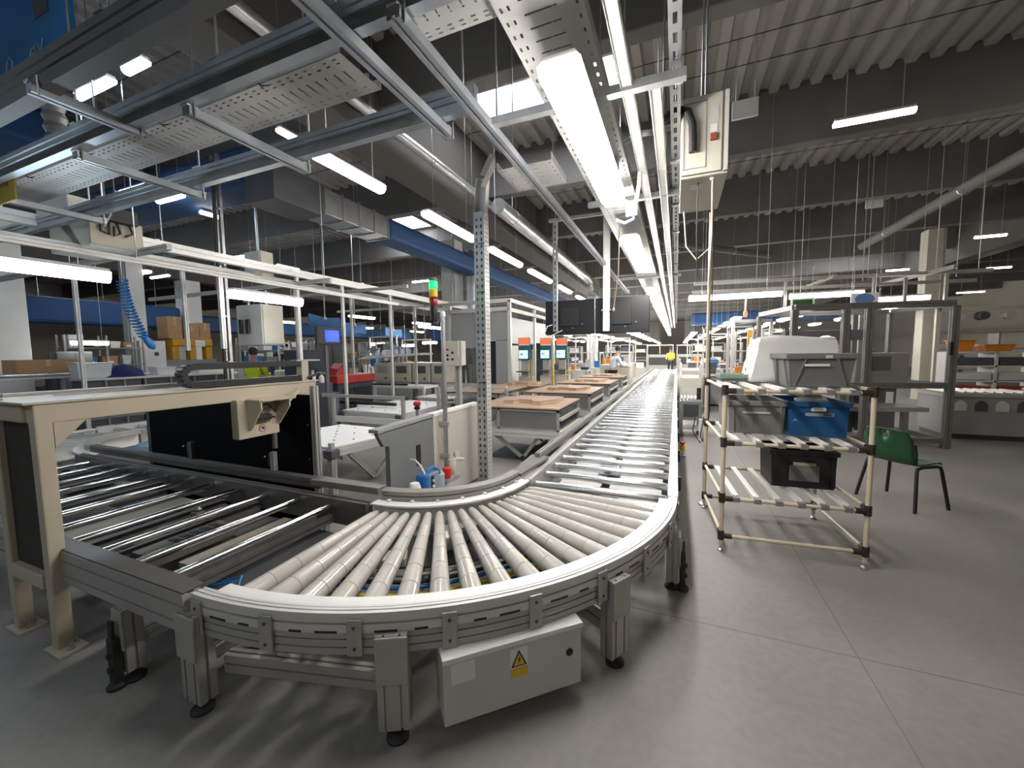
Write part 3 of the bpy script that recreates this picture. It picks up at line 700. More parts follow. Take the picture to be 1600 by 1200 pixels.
obj('sticker_face', MB().lathe([(0.0245, 0), (0.0245, 1)], (-3.0165, 2.115, 1.03), (-3.0145, 2.115, 1.03), 24), BEIGED, bk)
hd = MB().prism([(2.102, 1.022), (2.126, 1.022), (2.130, 1.034), (2.124, 1.046), (2.112, 1.046), (2.104, 1.038)], 'x', -3.0150, -3.0135)
obj('sticker_hand', hd, BLACK, bk)
obj('sticker_bar', MB().ext(rect(0.006, 0.002), (-3.0128, 2.096, 1.049), (-3.0128, 2.134, 1.011), up=(1, 0, 0)), mat('sticker_red', (0.3, 0.03, 0.05)), bk)
obj('probe', MB().box(-3.06, -3.03, 2.215, 2.245, 0.84, 0.97), ALUD, t, bevel=0.004)
obj('arm', MB().ext(rect(0.03, 0.04), (-2.93, 2.25, 1.22), (-3.05, 2.47, 1.30)), BEIGE, t)
# black panel behind the left conveyor
t = thing('black_screen_panel', 'large matt black screen panel standing behind the left conveyor', 'panel', (-4.05, 2.47, 0))
obj('board', MB().box(-5.32, -2.89, 2.455, 2.47, 0.08, 1.262), BLACKM, t)
pp = obj('post', MB().ext(tslot(0.05, 0.05), (-2.86, 2.475, 0.0), (-2.86, 2.475, 1.34), up=(0, 1, 0)), ALU, t)
obj('post', MB().ext(tslot(0.05, 0.05), (-5.34, 2.475, 0.0), (-5.34, 2.475, 1.30), up=(0, 1, 0)), DGREY, t)
for z in (0.4, 0.7, 1.0):
    obj('screw', MB().lathe([(0.006, 0), (0.006, 1)], (-2.93, 2.455, z), (-2.93, 2.451, z), 8), GALV, t)
for (x, lab) in ((-3.10, 'short bright aluminium stop post on the inner rail before the black panel'), (-4.22, 'short dark stop post on the inner rail before the black panel')):
    s = thing('stop_post', lab, 'sensor post', (x, 2.24, 0.64))
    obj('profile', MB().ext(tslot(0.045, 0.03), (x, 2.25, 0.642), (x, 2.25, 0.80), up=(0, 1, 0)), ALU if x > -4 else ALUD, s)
    obj('sensor', MB().box(x-0.05, x-0.025, 2.235, 2.265, 0.67, 0.78), BLACK, s, bevel=0.004)
    obj('sensor_eye', MB().lathe([(0.007, 0), (0.007, 1)], (x-0.06, 2.22, 0.762), (x-0.06, 2.214, 0.762), 10), WHITE, s)

# ---------------------------------------------------------------- centre: cabinet panel, mast, tower light, pneumatic unit
t = thing('control_desk', 'grey and off-white sheet metal panel enclosure behind the inner curve rail', 'enclosure', (-2.32, 3.5, 0))
obj('grey_panel', MB().prism([(2.60, 0.925), (2.67, 0.81), (2.74, 0.80), (2.74, 0.03), (3.41, 0.03), (3.41, 0.955), (2.60, 0.935)], 'x', -2.34, -2.30), mat('desk_panel_grey', (0.165, 0.17, 0.175), 0.5, 0, 0.04), t)
obj('light_panel', MB().box(-2.345, -2.295, 3.415, 4.46, 0.03, 0.955), mat('off_white_panel', (0.50, 0.47, 0.43), 0.5, 0, 0.03), t, bevel=0.003)
obj('top_cap', MB().ext(rect(0.10, 0.03), (-2.335, 2.585, 0.955), (-2.335, 3.415, 0.972)), MGREY, t)
obj('top_cap', MB().box(-2.385, -2.285, 3.417, 4.46, 0.956, 0.985), WHITE, t)
for yy in (2.80, 3.40, 4.40): obj('rear_stiffener', MB().box(-2.40, -2.345, yy, yy+0.05, 0.0, 0.93), MGREY, t)
obj('cable_slot', MB().box(-2.302, -2.294, 3.12, 3.185, 0.52, 0.72), BLACK, t)
# slotted steel column
def slots_cells(L, W, pitch, hole, rows):
    us = []; holes = set(); i = 0; a = 0.0
    n = int(L/pitch)
    us = [0.0]
    for k in range(n):
        us += [k*pitch+(pitch-hole)/2+0.0005, k*pitch+(pitch+hole)/2]
    us.append(L)
    vs = [0.0]
    for (c, hw) in rows: vs += [c-hw, c+hw]
    vs.append(W)
    for k in range(n):
        for j in range(len(rows)): holes.add((1+2*k, 1+2*j))
    return us, vs, holes
t = thing('slotted_column', 'tall galvanised slotted steel column rising behind the inner curve', 'column', (-2.10, 4.24, 0))
H = 3.20
cx0, cx1, cy0, cy1 = -2.185, -2.055, 4.18, 4.30
obj('front_web', MB().perf((cx0, cy0, 0.01), (0,0,1), (1,0,0), H, 0.13, slots_cells(H, 0.13, 0.075, 0.035, [(0.035, 0.010), (0.095, 0.010)])), GALV, t, solid=0.004)
obj('side_web', MB().perf((cx1, cy0, 0.01), (0,0,1), (0,1,0), H, 0.12, slots_cells(H, 0.12, 0.05, 0.028, [(0.03, 0.007), (0.06, 0.007), (0.09, 0.007)])), TRAY, t, solid=0.004)
obj('side_web', MB().perf((cx0, cy0, 0.01), (0,0,1), (0,1,0), H, 0.12, slots_cells(H, 0.12, 0.075, 0.035, [(0.035, 0.010), (0.09, 0.010)])), GALV, t, solid=0.004)
obj('inner_core', MB().box(cx0+0.02, cx1-0.02, cy0+0.03, cy1-0.01, 0.01, H), DGREY, t)
obj('base_plate', MB().box(cx0-0.06, cx1+0.06, cy0-0.05, cy1+0.06, 0, 0.012), GALV, t)
obj('angled_tray', MB().ext([(-0.075, -0.03), (0.075, -0.03), (0.075, 0.03), (0.070, 0.03), (0.070, -0.025), (-0.070, -0.025), (-0.070, 0.03), (-0.075, 0.03)], (-2.12, 4.24, 3.20), (-2.02, 4.10, 3.52), up=(0, -1, 0.3)), TRAY, t)
obj('angled_tray', MB().ext([(-0.075, -0.03), (0.075, -0.03), (0.075, 0.03), (0.070, 0.03), (0.070, -0.025), (-0.070, -0.025), (-0.070, 0.03), (-0.075, 0.03)], (-2.02, 4.10, 3.50), (-1.80, 3.90, 3.60), up=(0, -1, 0.3)), TRAY, t)
for z in (0.9, 1.25, 2.3, 2.85): obj('cable_tie', MB().box(cx0+0.05, cx1+0.006, cy0-0.006, cy0-0.002, z, z+0.008), BLACK, t)
# tower light with its pole
t = thing('signal_tower', 'green lit signal tower light with yellow and red segments on a tall pole', 'signal light', (-2.24, 3.55, 0.35))
obj('pole', MB().cyl((-2.235, 3.55, 0.36), (-2.235, 3.55, 2.0), 0.024, n=14), GALV, t, smooth=True)
for z in (0.50, 0.84): obj('pole_clamp', MB().box(-2.295, -2.20, 3.525, 3.575, z, z+0.05), GALV, t, bevel=0.004)
zz = 2.02
TG = mat('lit_green_lens', (0.02, 0.6, 0.12), 0.3, 0, 0, emit=1.3, emitcol=(0.0, 0.85, 0.12))
obj('base', MB().lathe([(0.034, 0), (0.040, 0.1), (0.040, 1)], (-2.34, 3.55, 1.93), (-2.34, 3.55, 2.10), 16), BLACK, t, smooth=True)
for i, m in enumerate((RED, YELLOW, TG)):
    z = 2.10+0.085*i
    mm = mat('dark_red_lens', (0.25, 0.008, 0.008), 0.3, 0, 0) if i == 0 else m
    obj('lens', MB().lathe([(0.042, 0), (0.045, 0.1), (0.045, 0.9), (0.042, 1)], (-2.34, 3.55, z), (-2.34, 3.55, z+0.08), 18), mm, t, smooth=True)
obj('cap', MB().lathe([(0.045, 0), (0.045, 0.6), (0.03, 1)], (-2.34, 3.55, 2.355), (-2.34, 3.55, 2.38), 16), DGREY, t, smooth=True)
obj('bracket_arm', MB().tube([(-2.34, 3.55, 1.94), (-2.30, 3.55, 1.92), (-2.26, 3.55, 1.96), (-2.235, 3.55, 1.99)], 0.016, 8), GALV, t, smooth=True)
obj('pole_cap', MB().lathe([(0.03, 0), (0.03, 0.7), (0.015, 1)], (-2.235, 3.55, 1.98), (-2.235, 3.55, 2.04), 14), WHITE, t, smooth=True)
# push-button box
t = thing('push_button_box', 'cream push-button control box on a stand behind the tower light', 'control box', (-2.52, 4.30, 0))
obj('stand', MB().ext(tslot(0.06, 0.06), (-2.52, 4.34, 0), (-2.52, 4.34, 1.46), up=(0, 1, 0)), ALU, t)
bx = obj('box', MB().box(-2.66, -2.41, 4.22, 4.34, 1.45, 1.75), BEIGED, t, bevel=0.008)
for (px, pz) in ((-2.60, 1.65), (-2.60, 1.58), (-2.53, 1.61), (-2.60, 1.53), (-2.53, 1.53)):
    obj('button', MB().lathe([(0.015, 0), (0.015, 0.6), (0.011, 1)], (px, 4.22, pz), (px, 4.205, pz), 12), BLACK if pz < 1.64 else RED, bx, smooth=True)
obj('key_switch', MB().box(-2.45, -2.44, 4.205, 4.22, 1.56, 1.75), WHITE, bx)
obj('base_foot', MB().box(-2.64, -2.40, 4.24, 4.44, 0, 0.015), ALU, t)
# pneumatic service unit
t = thing('pneumatic_unit', 'blue and white pneumatic service unit with red valve at the enclosure foot', 'pneumatics', (-2.12, 3.2, 0))
PN = []
def pob(*a, **k): o = obj(*a, **k); PN.append(o); return o
pob('mount_plate', MB().box(-2.27, -1.98, 3.02, 3.62, 0.30, 0.315), GALV, t)
pob('filter_bowl', MB().lathe([(0.045, 0), (0.055, 0.2), (0.055, 0.8), (0.04, 1)], (-2.16, 3.02, 0.36), (-2.16, 3.02, 0.55), 16), WHITE, t, smooth=True)
pob('red_cap', MB().lathe([(0.05, 0), (0.05, 1)], (-2.16, 3.02, 0.315), (-2.16, 3.02, 0.36), 16), RED, t, smooth=True)
pob('valve_block', MB().box(-2.20, -2.10, 3.13, 3.33, 0.315, 0.59), mat('grey_blue_valve', (0.20, 0.26, 0.34), 0.4, 0, 0.05), t, bevel=0.01)
pob('blue_body', MB().box(-2.21, -2.09, 3.10, 3.17, 0.315, 0.60), BLUE, t, bevel=0.02)
pob('blue_hose', MB().tube([(-2.12, 3.12, 0.57), (-2.12, 3.16, 0.63), (-2.12, 3.25, 0.64), (-2.12, 3.33, 0.60), (-2.12, 3.38, 0.52)], 0.016, 8), BLUE, t, smooth=True)
pob('white_hose', MB().tube([(-2.12, 3.13, 0.60), (-2.16, 3.12, 0.68), (-2.24, 3.15, 0.72), (-2.30, 3.15, 0.72)], 0.008, 8), WHITE, t, smooth=True)
pob('gauge_strip', MB().box(-2.096, -2.088, 3.19, 3.225, 0.33, 0.57), BLACK, t)
for k in range(4): pob('fitting', MB().lathe([(0.014, 0), (0.010, 1)], (-2.088, 3.207, 0.36+0.055*k), (-2.075, 3.207, 0.36+0.055*k), 10), WHITE, t, smooth=True)
pob('clear_bowl', MB().lathe([(0.03, 0), (0.055, 0.2), (0.055, 0.9), (0.04, 1)], (-2.14, 3.39, 0.34), (-2.14, 3.39, 0.55), 16), mat('clear_bowl_plastic', (0.6, 0.65, 0.7), 0.15, 0, 0, alpha=0.6), t, smooth=True)
pob('red_knob', MB().lathe([(0.04, 0), (0.045, 0.3), (0.045, 0.9), (0.03, 1)], (-2.12, 3.50, 0.46), (-2.12, 3.50, 0.57), 14), RED, t, smooth=True)
pob('regulator', MB().lathe([(0.03, 0), (0.045, 0.2), (0.045, 0.7), (0.03, 1)], (-2.12, 3.60, 0.48), (-2.12, 3.60, 0.62), 14), BEIGED, t, smooth=True)
pob('gauge', MB().lathe([(0.035, 0), (0.035, 1)], (-2.09, 3.63, 0.68), (-2.06, 3.62, 0.68), 16), BEIGED, t, smooth=True)
pob('pipe_tail', MB().tube([(-2.12, 3.62, 0.60), (-2.12, 3.72, 0.60), (-2.10, 3.80, 0.575)], 0.02, 8), BEIGED, t, smooth=True)
pob('fitting_row', MB().box(-2.15, -2.09, 3.45, 3.72, 0.40, 0.46), GALV, t, bevel=0.012)


for o in PN: o.location = (0.0, -0.13, -0.11)
obj('mount_leg', MB().box(-2.26, -2.22, 3.17, 3.21, 0, 0.20), GALV, t)

# ---------------------------------------------------------------- lift tables along the conveyor
def lift_table(x0, x1, y0, y1, label, boards=2, block=True):
    t = thing('lift_table', label, 'lift table', ((x0+x1)/2, (y0+y1)/2, 0), group='pallet lift tables beside the main conveyor')
    for yy in (y0+0.04, y1-0.04): obj('deck_beam', MB().ext(tslot(0.08, 0.09), (x0, yy, 0.43), (x1, yy, 0.43)), ALUW, t)
    for xx in (x0+0.05, x1-0.05): obj('deck_beam', MB().ext(tslot(0.08, 0.09), (xx, y0+0.08, 0.43), (xx, y1-0.08, 0.43)), ALUW, t)
    obj('deck', MB().box(x0, x1, y0, y1, 0.476, 0.49), LGREY, t)
    obj('drawer_box', MB().box(x0+0.35, x1-0.03, y0+0.03, y1-0.03, 0.492, 0.775), mat('box_panel_grey', (0.20, 0.20, 0.20), 0.5, 0.2, 0.05, 3), t)
    f = MB()
    for (xa, za, xb, zb) in ((x0+0.33, 0.492, x0+0.37, 0.79), (x1-0.05, 0.492, x1-0.01, 0.79)):
        f.box(xa, xb, y0+0.01, y0+0.03, za, zb); f.box(xa, xb, y1-0.03, y1-0.01, za, zb)
    f.box(x0+0.33, x1-0.01, y0+0.01, y0+0.03, 0.76, 0.79); f.box(x0+0.33, x1-0.01, y0+0.01, y0+0.03, 0.492, 0.515)
    obj('box_frame', f, ALU, t)
    obj('side_rail', MB().ext(tslot(0.04, 0.04), (x1-0.005, y0+0.05, 0.66), (x1-0.005, y1-0.05, 0.66)), ALUW, t)
    obj('side_opening', MB().box(x1-0.031, x1-0.028, y0+0.1, y1-0.1, 0.52, 0.75), BLACK, t)
    for k in range(10): obj('guide_wheel', MB().lathe([(0.016, 0), (0.016, 1)], (x1+0.02, y0+0.1+k*(y1-y0-0.2)/9, 0.50), (x1+0.05, y0+0.1+k*(y1-y0-0.2)/9, 0.50), 8), ALUW, t)
    for (a, b) in ((x0+0.25, x0+0.7), (x1-0.35, x0+0.7)):
        obj('scissor_arm', MB().ext(tslot(0.045, 0.045), (a, y0+0.1, 0.385), (b, y0+0.1, 0.06)), ALU, t)
        obj('scissor_arm', MB().ext(tslot(0.045, 0.045), (a, y1-0.1, 0.385), (b, y1-0.1, 0.06)), ALU, t)
    obj('pivot', MB().cyl((x0+0.7, y0+0.06, 0.06), (x0+0.7, y1-0.06, 0.06), 0.04), BLACK, t, smooth=True)
    obj('floor_frame', MB().box(x0+0.1, x1-0.1, y0+0.2, y1-0.2, 0.0, 0.03), DGREY, t)
    for (xx, yy) in ((x1-0.06, y0+0.06), (x1-0.06, y1-0.06), (x0+0.06, y0+0.06), (x0+0.06, y1-0.06)):
        obj('corner_block', MB().box(xx-0.05, xx+0.05, yy-0.05, yy+0.05, 0.33, 0.385), GALV, t, bevel=0.01)
    return t
def board(x0, x1, y0, y1, z, label):
    t = thing('pallet_board', label, 'board', ((x0+x1)/2, (y0+y1)/2, z), group='brown pallet boards on the lift tables')
    obj('panel', MB().box(x0, x1, y0, y1, z+0.02, z+0.036), PLY, t)
    obj('under_panel', MB().box(x0+0.02, x1-0.01, y0+0.02, y1-0.02, z, z+0.019), mat('dark_under_board', (0.06, 0.035, 0.02), 0.6, 0, 0.1), t)
    obj('edge_trim', MB().box(x0-0.004, x1+0.004, y0-0.006, y0, z+0.018, z+0.038), WOOD, t)
    return t
def jig(cx, cy, w, d, z, label):
    t = thing('wooden_jig', label, 'jig', (cx, cy, z), group='notched wooden jigs')
    h = 0.055; o = [(-w/2, -d/2), (-w*0.28, -d/2), (-w*0.22, -d*0.30), (w*0.05, -d*0.30), (w*0.12, -d/2), (w*0.30, -d/2), (w/2, -d*0.1), (w/2, d/2), (-w/2, d/2)]
    obj('block', MB().prism([(cx+a, cy+b) for a, b in o], 'z', z, z+h*0.75), WOOD, t)
    obj('top_board', MB().prism([(cx+a*0.98, cy+b*0.98) for a, b in o], 'z', z+h*0.76, z+h), PLY, t)
    return t
LT = [(-2.75, -1.47, 5.25, 6.5, 'nearest lift table with grey drawer box under a brown board'), (-2.75, -1.47, 7.4, 8.85, 'second lift table along the conveyor with a brown board'),
      (-2.75, -1.47, 9.8, 11.25, 'third lift table along the conveyor'), (-2.75, -1.47, 12.3, 13.5, 'farthest small lift table beside the conveyor')]
jl = ['notched wooden jig on the nearest brown board', 'notched wooden jig on the second brown board', 'notched wooden jig on the third brown board', 'notched wooden jig on the farthest brown board']
bl = ['brown pallet board on the nearest lift table', 'brown pallet board on the second lift table', 'brown pallet board on the third lift table', 'brown pallet board on the farthest lift table']
for i, (x0, x1, y0, y1, lb) in enumerate(LT):
    lift_table(x0, x1, y0, y1, lb)
    board(x0-0.05, x1, y0-0.02, y1+0.02, 0.79, bl[i])
    jig((x0+x1)/2+0.05, (y0+y1)/2+0.02, 0.75, 0.75, 0.826, jl[i])
# second row of tables with boards further left
def plain_table(x0, x1, y0, y1, h, label, m=ALU):
    t = thing('support_table', label, 'table', ((x0+x1)/2, (y0+y1)/2, 0))
    for yy in (y0, y1): obj('beam', MB().ext(tslot(0.06, 0.06), (x0, yy, h-0.04), (x1, yy, h-0.04)), m, t)
    for xx in (x0, x1):
        obj('beam', MB().ext(tslot(0.06, 0.06), (xx, y0+0.03, h-0.04), (xx, y1-0.03, h-0.04)), m, t)
        for yy in (y0, y1): obj('leg', MB().ext(tslot(0.05, 0.05), (xx, yy, 0), (xx, yy, h-0.07), up=(0, 1, 0)), m, t)
    obj('brace', MB().ext(tslot(0.04, 0.04), (x0, y0, 0.12), (x1, y0, 0.12)), m, t)
    return t
plain_table(-4.5, -3.3, 7.2, 8.6, 0.78, 'aluminium table with brown board left of the slotted column')
board(-4.55, -3.2, 7.15, 8.65, 0.78, 'brown board on the aluminium table left of the column')
plain_table(-4.05, -3.0, 8.8, 9.7, 0.78, 'aluminium table with brown board in front of the operator screens')
board(-4.1, -2.95, 8.75, 9.75, 0.78, 'brown board in front of the operator screens')
jig(-3.5, 9.25, 0.7, 0.6, 0.818, 'notched wooden jig in front of the operator screens')
jig(-3.8, 7.9, 0.6, 0.6, 0.818, 'notched wooden jig left of the slotted column')
t = thing('swing_barrier', 'aluminium swing arm barrier across the second table', 'barrier', (-3.2, 6.8, 0))
obj('post', MB().ext(tslot(0.05, 0.05), (-4.3, 6.6, 0), (-4.3, 6.6, 0.95), up=(0, 1, 0)), ALU, t)
obj('arm', MB().ext(tslot(0.04, 0.04), (-4.3, 6.6, 0.9), (-3.0, 6.95, 0.93)), ALUW, t)
obj('post', MB().ext(tslot(0.05, 0.05), (-3.0, 6.95, 0), (-3.0, 6.95, 0.91), up=(0, 1, 0)), ALU, t)

# ---------------------------------------------------------------- white ball tables on the left of the panel
def ball_table(corners, z, label, seedv, posts):
    cx = sum(c[0] for c in corners)/4; cy = sum(c[1] for c in corners)/4
    t = thing('ball_transfer_table', label, 'table', (cx, cy, 0), group='white ball transfer tables')
    obj('top', MB().prism(corners, 'z', z-0.02, z), TABLE, t)
    n = 4
    for i in range(4):
        a, b = Vector(corners[i]+(z-0.07,)), Vector(corners[(i+1) % 4]+(z-0.07,))
        obj('edge_profile', MB().ext(tslot(0.06, 0.08), a, b), ALUW, t)
        obj('leg', MB().ext(tslot(0.07, 0.07), (a.x, a.y, 0), (a.x, a.y, z-0.12), up=(0, 1, 0)), ALU, t)
        obj('corner_joint', MB().cbox((a.x, a.y, z-0.07), (0.13, 0.13, 0.10)), DGREY, t, bevel=0.012)
    c0, c1, c3 = [Vector(c) for c in (corners[0], corners[1], corners[3])]
    for i in range(1, 8):
        for j in range(1, 8):
            p = c0+(c1-c0)*(i/8)+(c3-c0)*(j/8)
            if i % 2 and j % 2 or (i+j) % 4 == 0:
                obj('ball', MB().lathe([(0.014, 0), (0.014, 0.3), (0.009, 0.8), (0.003, 1)], (p.x, p.y, z), (p.x, p.y, z+0.012), 8), ALUD if (i+j) % 3 else CHROME, t)
    mid = (c0+c1)/2
    obj('scissor_arm', MB().ext(tslot(0.05, 0.05), (c0.x*0.8+c1.x*0.2, c0.y*0.8+c1.y*0.2, z-0.12), (mid.x, mid.y, 0.06)), ALU, t)
    obj('scissor_arm', MB().ext(tslot(0.05, 0.05), (c0.x*0.1+c1.x*0.9, c0.y*0.1+c1.y*0.9, z-0.12), (mid.x, mid.y, 0.06)), ALU, t)
    for (px, py, h) in posts: obj('post', MB().ext(tslot(0.05, 0.05), (px, py, z-0.1), (px, py, h), up=(0, 1, 0)), ALUW, t)
    return t
ball_table([(-3.62, 3.33), (-3.42, 4.45), (-4.72, 4.55), (-4.95, 3.42)], 0.545, 'nearest white ball transfer table beside the grey panel', 1, [(-3.62, 3.33, 0.60)])
ball_table([(-4.45, 5.6), (-4.45, 7.3), (-5.85, 7.4), (-5.85, 5.7)], 0.56, 'white ball transfer table in the middle behind the railing', 2, [])
ball_table([(-4.75, 7.75), (-4.6, 9.45), (-5.6, 9.5), (-5.75, 7.85)], 0.58, 'white ball transfer table at the back before the cream machines', 3, [])
t = thing('aluminium_railing', 'low aluminium railing with a black end cap behind the first white table', 'railing', (-4.8, 5.2, 0))
obj('rail', MB().ext(tslot(0.045, 0.05), (-5.75, 5.15, 0.90), (-3.95, 5.15, 0.90)), ALU, t)
for x in (-5.5, -4.02): obj('post', MB().ext(tslot(0.05, 0.05), (x, 5.15, 0), (x, 5.15, 0.875), up=(0, 1, 0)), ALU, t)
obj('end_cap', MB().box(-3.955, -3.93, 5.12, 5.18, 0.87, 0.93), BLACK, t)
obj('lower_panel', MB().box(-5.5, -4.0, 5.14, 5.16, 0.45, 0.55), LGREY, t)
t = thing('guide_post_pair', 'pair of upright aluminium guide posts behind the tower light', 'post', (-3.75, 6.3, 0))
for (x, y, h) in ((-3.95, 6.2, 1.15), (-3.7, 6.4, 1.05)):
    obj('post', MB().ext(tslot(0.05, 0.05), (x, y, 0), (x, y, h), up=(0, 1, 0)), ALU, t)
obj('link', MB().ext(tslot(0.04, 0.04), (-3.95, 6.2, 0.7), (-3.7, 6.4, 0.7)), ALU, t)
eb2 = thing('emergency_button', 'red mushroom button peeking over the grey panel', 'button', (-2.9, 3.98, 0))
obj('stand', MB().cyl((-2.9, 3.98, 0), (-2.9, 3.98, 0.93), 0.02), GALV, eb2, smooth=True)
obj('base', MB().cyl((-2.9, 3.98, 0.93), (-2.9, 3.98, 0.96), 0.035), BLACK, eb2, smooth=True)
obj('mushroom', MB().lathe([(0.02, 0), (0.045, 0.35), (0.045, 0.8), (0.03, 1)], (-2.9, 3.98, 0.96), (-2.9, 3.98, 1.03), 14), RED, eb2, smooth=True)

# ---------------------------------------------------------------- tube rack on the right
JOINTM = mat('dark_brown_pipe_joint', (0.035, 0.022, 0.018), 0.45, 0, 0.08)
CLIP = mat('grey_track_clip', (0.20, 0.20, 0.20), 0.5, 0, 0.05)
TRACKW = mat('white_wheel_track', (0.80, 0.78, 0.75), 0.4, 0, 0.04)
CREAM = mat('cream_coated_pipe', (0.62, 0.53, 0.39), 0.35, 0, 0.04)
rz = math.atan2(0.07, 0.94)
rk = thing('tube_rack', 'cream pipe flow rack with three roller track shelves and dark joints', 'rack', (0.355, 3.465, 0), rz)
RW, RD = 0.94, 0.92
Zs = (0.43, 0.875, 1.285)
def pipe(p0, p1, name='pipe', r=0.014): return obj(name, MB().cyl(p0, p1, r, n=12), CREAM, rk, smooth=True, world=False)
for (x, y) in ((0, 0), (RW, 0), (0, RD), (RW, RD)):
    pp = pipe((x, y, 0.05), (x, y, 1.30), 'upright', 0.0165)
    obj('foot', MB().lathe([(0.022, 0), (0.022, 0.2), (0.008, 0.4), (0.008, 1)], (x, y, 0), (x, y, 0.06), 12), GALV, pp, world=False, smooth=True)
for z in (0.125,)+Zs:
    for y in (0, RD):
        pipe((0, y, z), (RW, y, z), 'cross_pipe')
    for x in (0, RW):
        pipe((x, 0, z+0.02), (x, RD, z+0.02), 'side_pipe')
        for y in (0, RD):
            s = 1 if x == 0 else -1; q = 1 if y == 0 else -1
            mb = MB(); mb.cyl((x, y, z-0.03), (x, y, z+0.045), 0.024, n=10); mb.cyl((x, y, z), (x+s*0.075, y, z), 0.022, n=10); mb.cyl((x, y, z+0.02), (x, y+q*0.06, z+0.02), 0.021, n=10)
            obj('pipe_joint', mb, JOINTM, rk, smooth=True, world=False)
    if z > 0.2:
        for k in range(6):
            x = 0.10+0.145*k
            tr = obj('roller_track', MB().ext([(-0.021, -0.012), (0.021, -0.012), (0.021, 0.014), (0.004, 0.014), (0.004, 0.010), (-0.004, 0.010), (-0.004, 0.014), (-0.021, 0.014)], (x, 0.03, z+0.012), (x, RD-0.03, z+0.012)), TRACKW, rk, world=False)
            for y in (0.0, RD): obj('track_clip', MB().box(x-0.025, x+0.025, y-0.019, y+0.019, z-0.018, z+0.019), CLIP, tr, world=False, bevel=0.003)
# tall pole with cable and socket strip behind the rack
t = thing('cable_pole', 'tall slim cream pole with a cable and sockets behind the tube rack', 'pole', (0.29, 4.47, 0))
obj('pole', MB().cyl((0.29, 4.47, 0), (0.29, 4.47, 2.95), 0.016), CREAM, t, smooth=True)
obj('base_disc', MB().lathe([(0.05, 0), (0.05, 0.5), (0.02, 1)], (0.29, 4.47, 0), (0.29, 4.47, 0.03), 16), GALV, t, smooth=True)
obj('cable', MB().tube([(0.31, 4.44, 2.9), (0.315, 4.44, 2.2), (0.31, 4.44, 1.5), (0.32, 4.44, 1.0), (0.30, 4.43, 0.75), (0.24, 4.42, 0.66), (0.17, 4.43, 0.78), (0.19, 4.43, 0.92), (0.27, 4.43, 0.93), (0.24, 4.43, 0.72), (0.28, 4.43, 0.66)], 0.006, 6), BLACK, t, smooth=True)
obj('socket_strip', MB().box(0.225, 0.26, 4.43, 4.46, 0.68, 0.90), WHITE, t, bevel=0.005)
obj('plug', MB().box(0.205, 0.225, 4.42, 4.45, 0.74, 0.78), BLACK, t, bevel=0.004)
obj('label_card', MB().box(0.215, 0.245, 4.46, 4.47, 1.25, 1.45), WHITE, t)
obj('clamp', MB().box(0.20, 0.24, 4.44, 4.48, 1.10, 1.22), JOINTM, t, bevel=0.004)

# ---------------------------------------------------------------- crates
def crate(cx, cy, z, w, d, h, rz_, m, label, taper=0.06, ribs=True, name='crate'):
    t = thing(name, label, 'crate', (cx, cy, z), rz_)
    th = 0.006; b = (w/2-taper/2, d/2-taper/2); tp = (w/2, d/2)
    def wall(o0, o1, i0, i1): pass
    mb = MB(); ring = lambda q, z_: [(-q[0], -q[1], z_), (q[0], -q[1], z_), (q[0], q[1], z_), (-q[0], q[1], z_)]
    vs = ring(b, 0)+ring(tp, h)+ring((tp[0]-th, tp[1]-th), h)+ring((b[0]-th, b[1]-th), 0.008)
    fs = [(3, 2, 1, 0)]
    for (a, c) in ((0, 4), (4, 8), (8, 12)):
        for k in range(4): fs.append((a+k, a+(k+1) % 4, c+(k+1) % 4, c+k))
    fs.append((12, 13, 14, 15))
    body = obj('body', mb.add(vs, fs), m, t, world=False)
    rim = MB(); e = 0.014
    for (x0, x1, y0, y1) in ((-tp[0]-e, tp[0]+e, -tp[1]-e, -tp[1]), (-tp[0]-e, tp[0]+e, tp[1], tp[1]+e), (-tp[0]-e, -tp[0], -tp[1], tp[1]), (tp[0], tp[0]+e, -tp[1], tp[1])):
        rim.box(x0, x1, y0, y1, h-0.035, h+0.004)
    obj('rim', rim, m, t, world=False, bevel=0.003)
    return t, body
# big grey tote on the top shelf with slanted ribs
t, b = crate(0.99, 3.83, 1.316, 0.43, 0.40, 0.245, rz, CRATE, 'grey plastic tote with slanted ribs on the top shelf of the tube rack', taper=0.05)
for (xa, xb) in ((-0.10, -0.165), (0.10, 0.165)):
    obj('rib', MB().ext(rect(0.012, 0.016), (xa, -0.203, 0.21), (xb, -0.18, 0.005), up=(0, 1, 0)), CRATE, t, world=False)
for (ya, yb) in ((-0.12, -0.15), (0.06, 0.1)):
    obj('rib', MB().ext(rect(0.012, 0.016), (-0.22, ya, 0.21), (-0.195, yb, 0.005), up=(1, 0, 0)), CRATE, t, world=False)
obj('label_strip', MB().box(-0.11, 0.05, -0.2105, -0.2075, 0.155, 0.172), WHITE, t, world=False)
obj('label_strip', MB().box(0.02, 0.062, -0.2165, -0.214, 0.215, 0.238), LGREY, t, world=False)
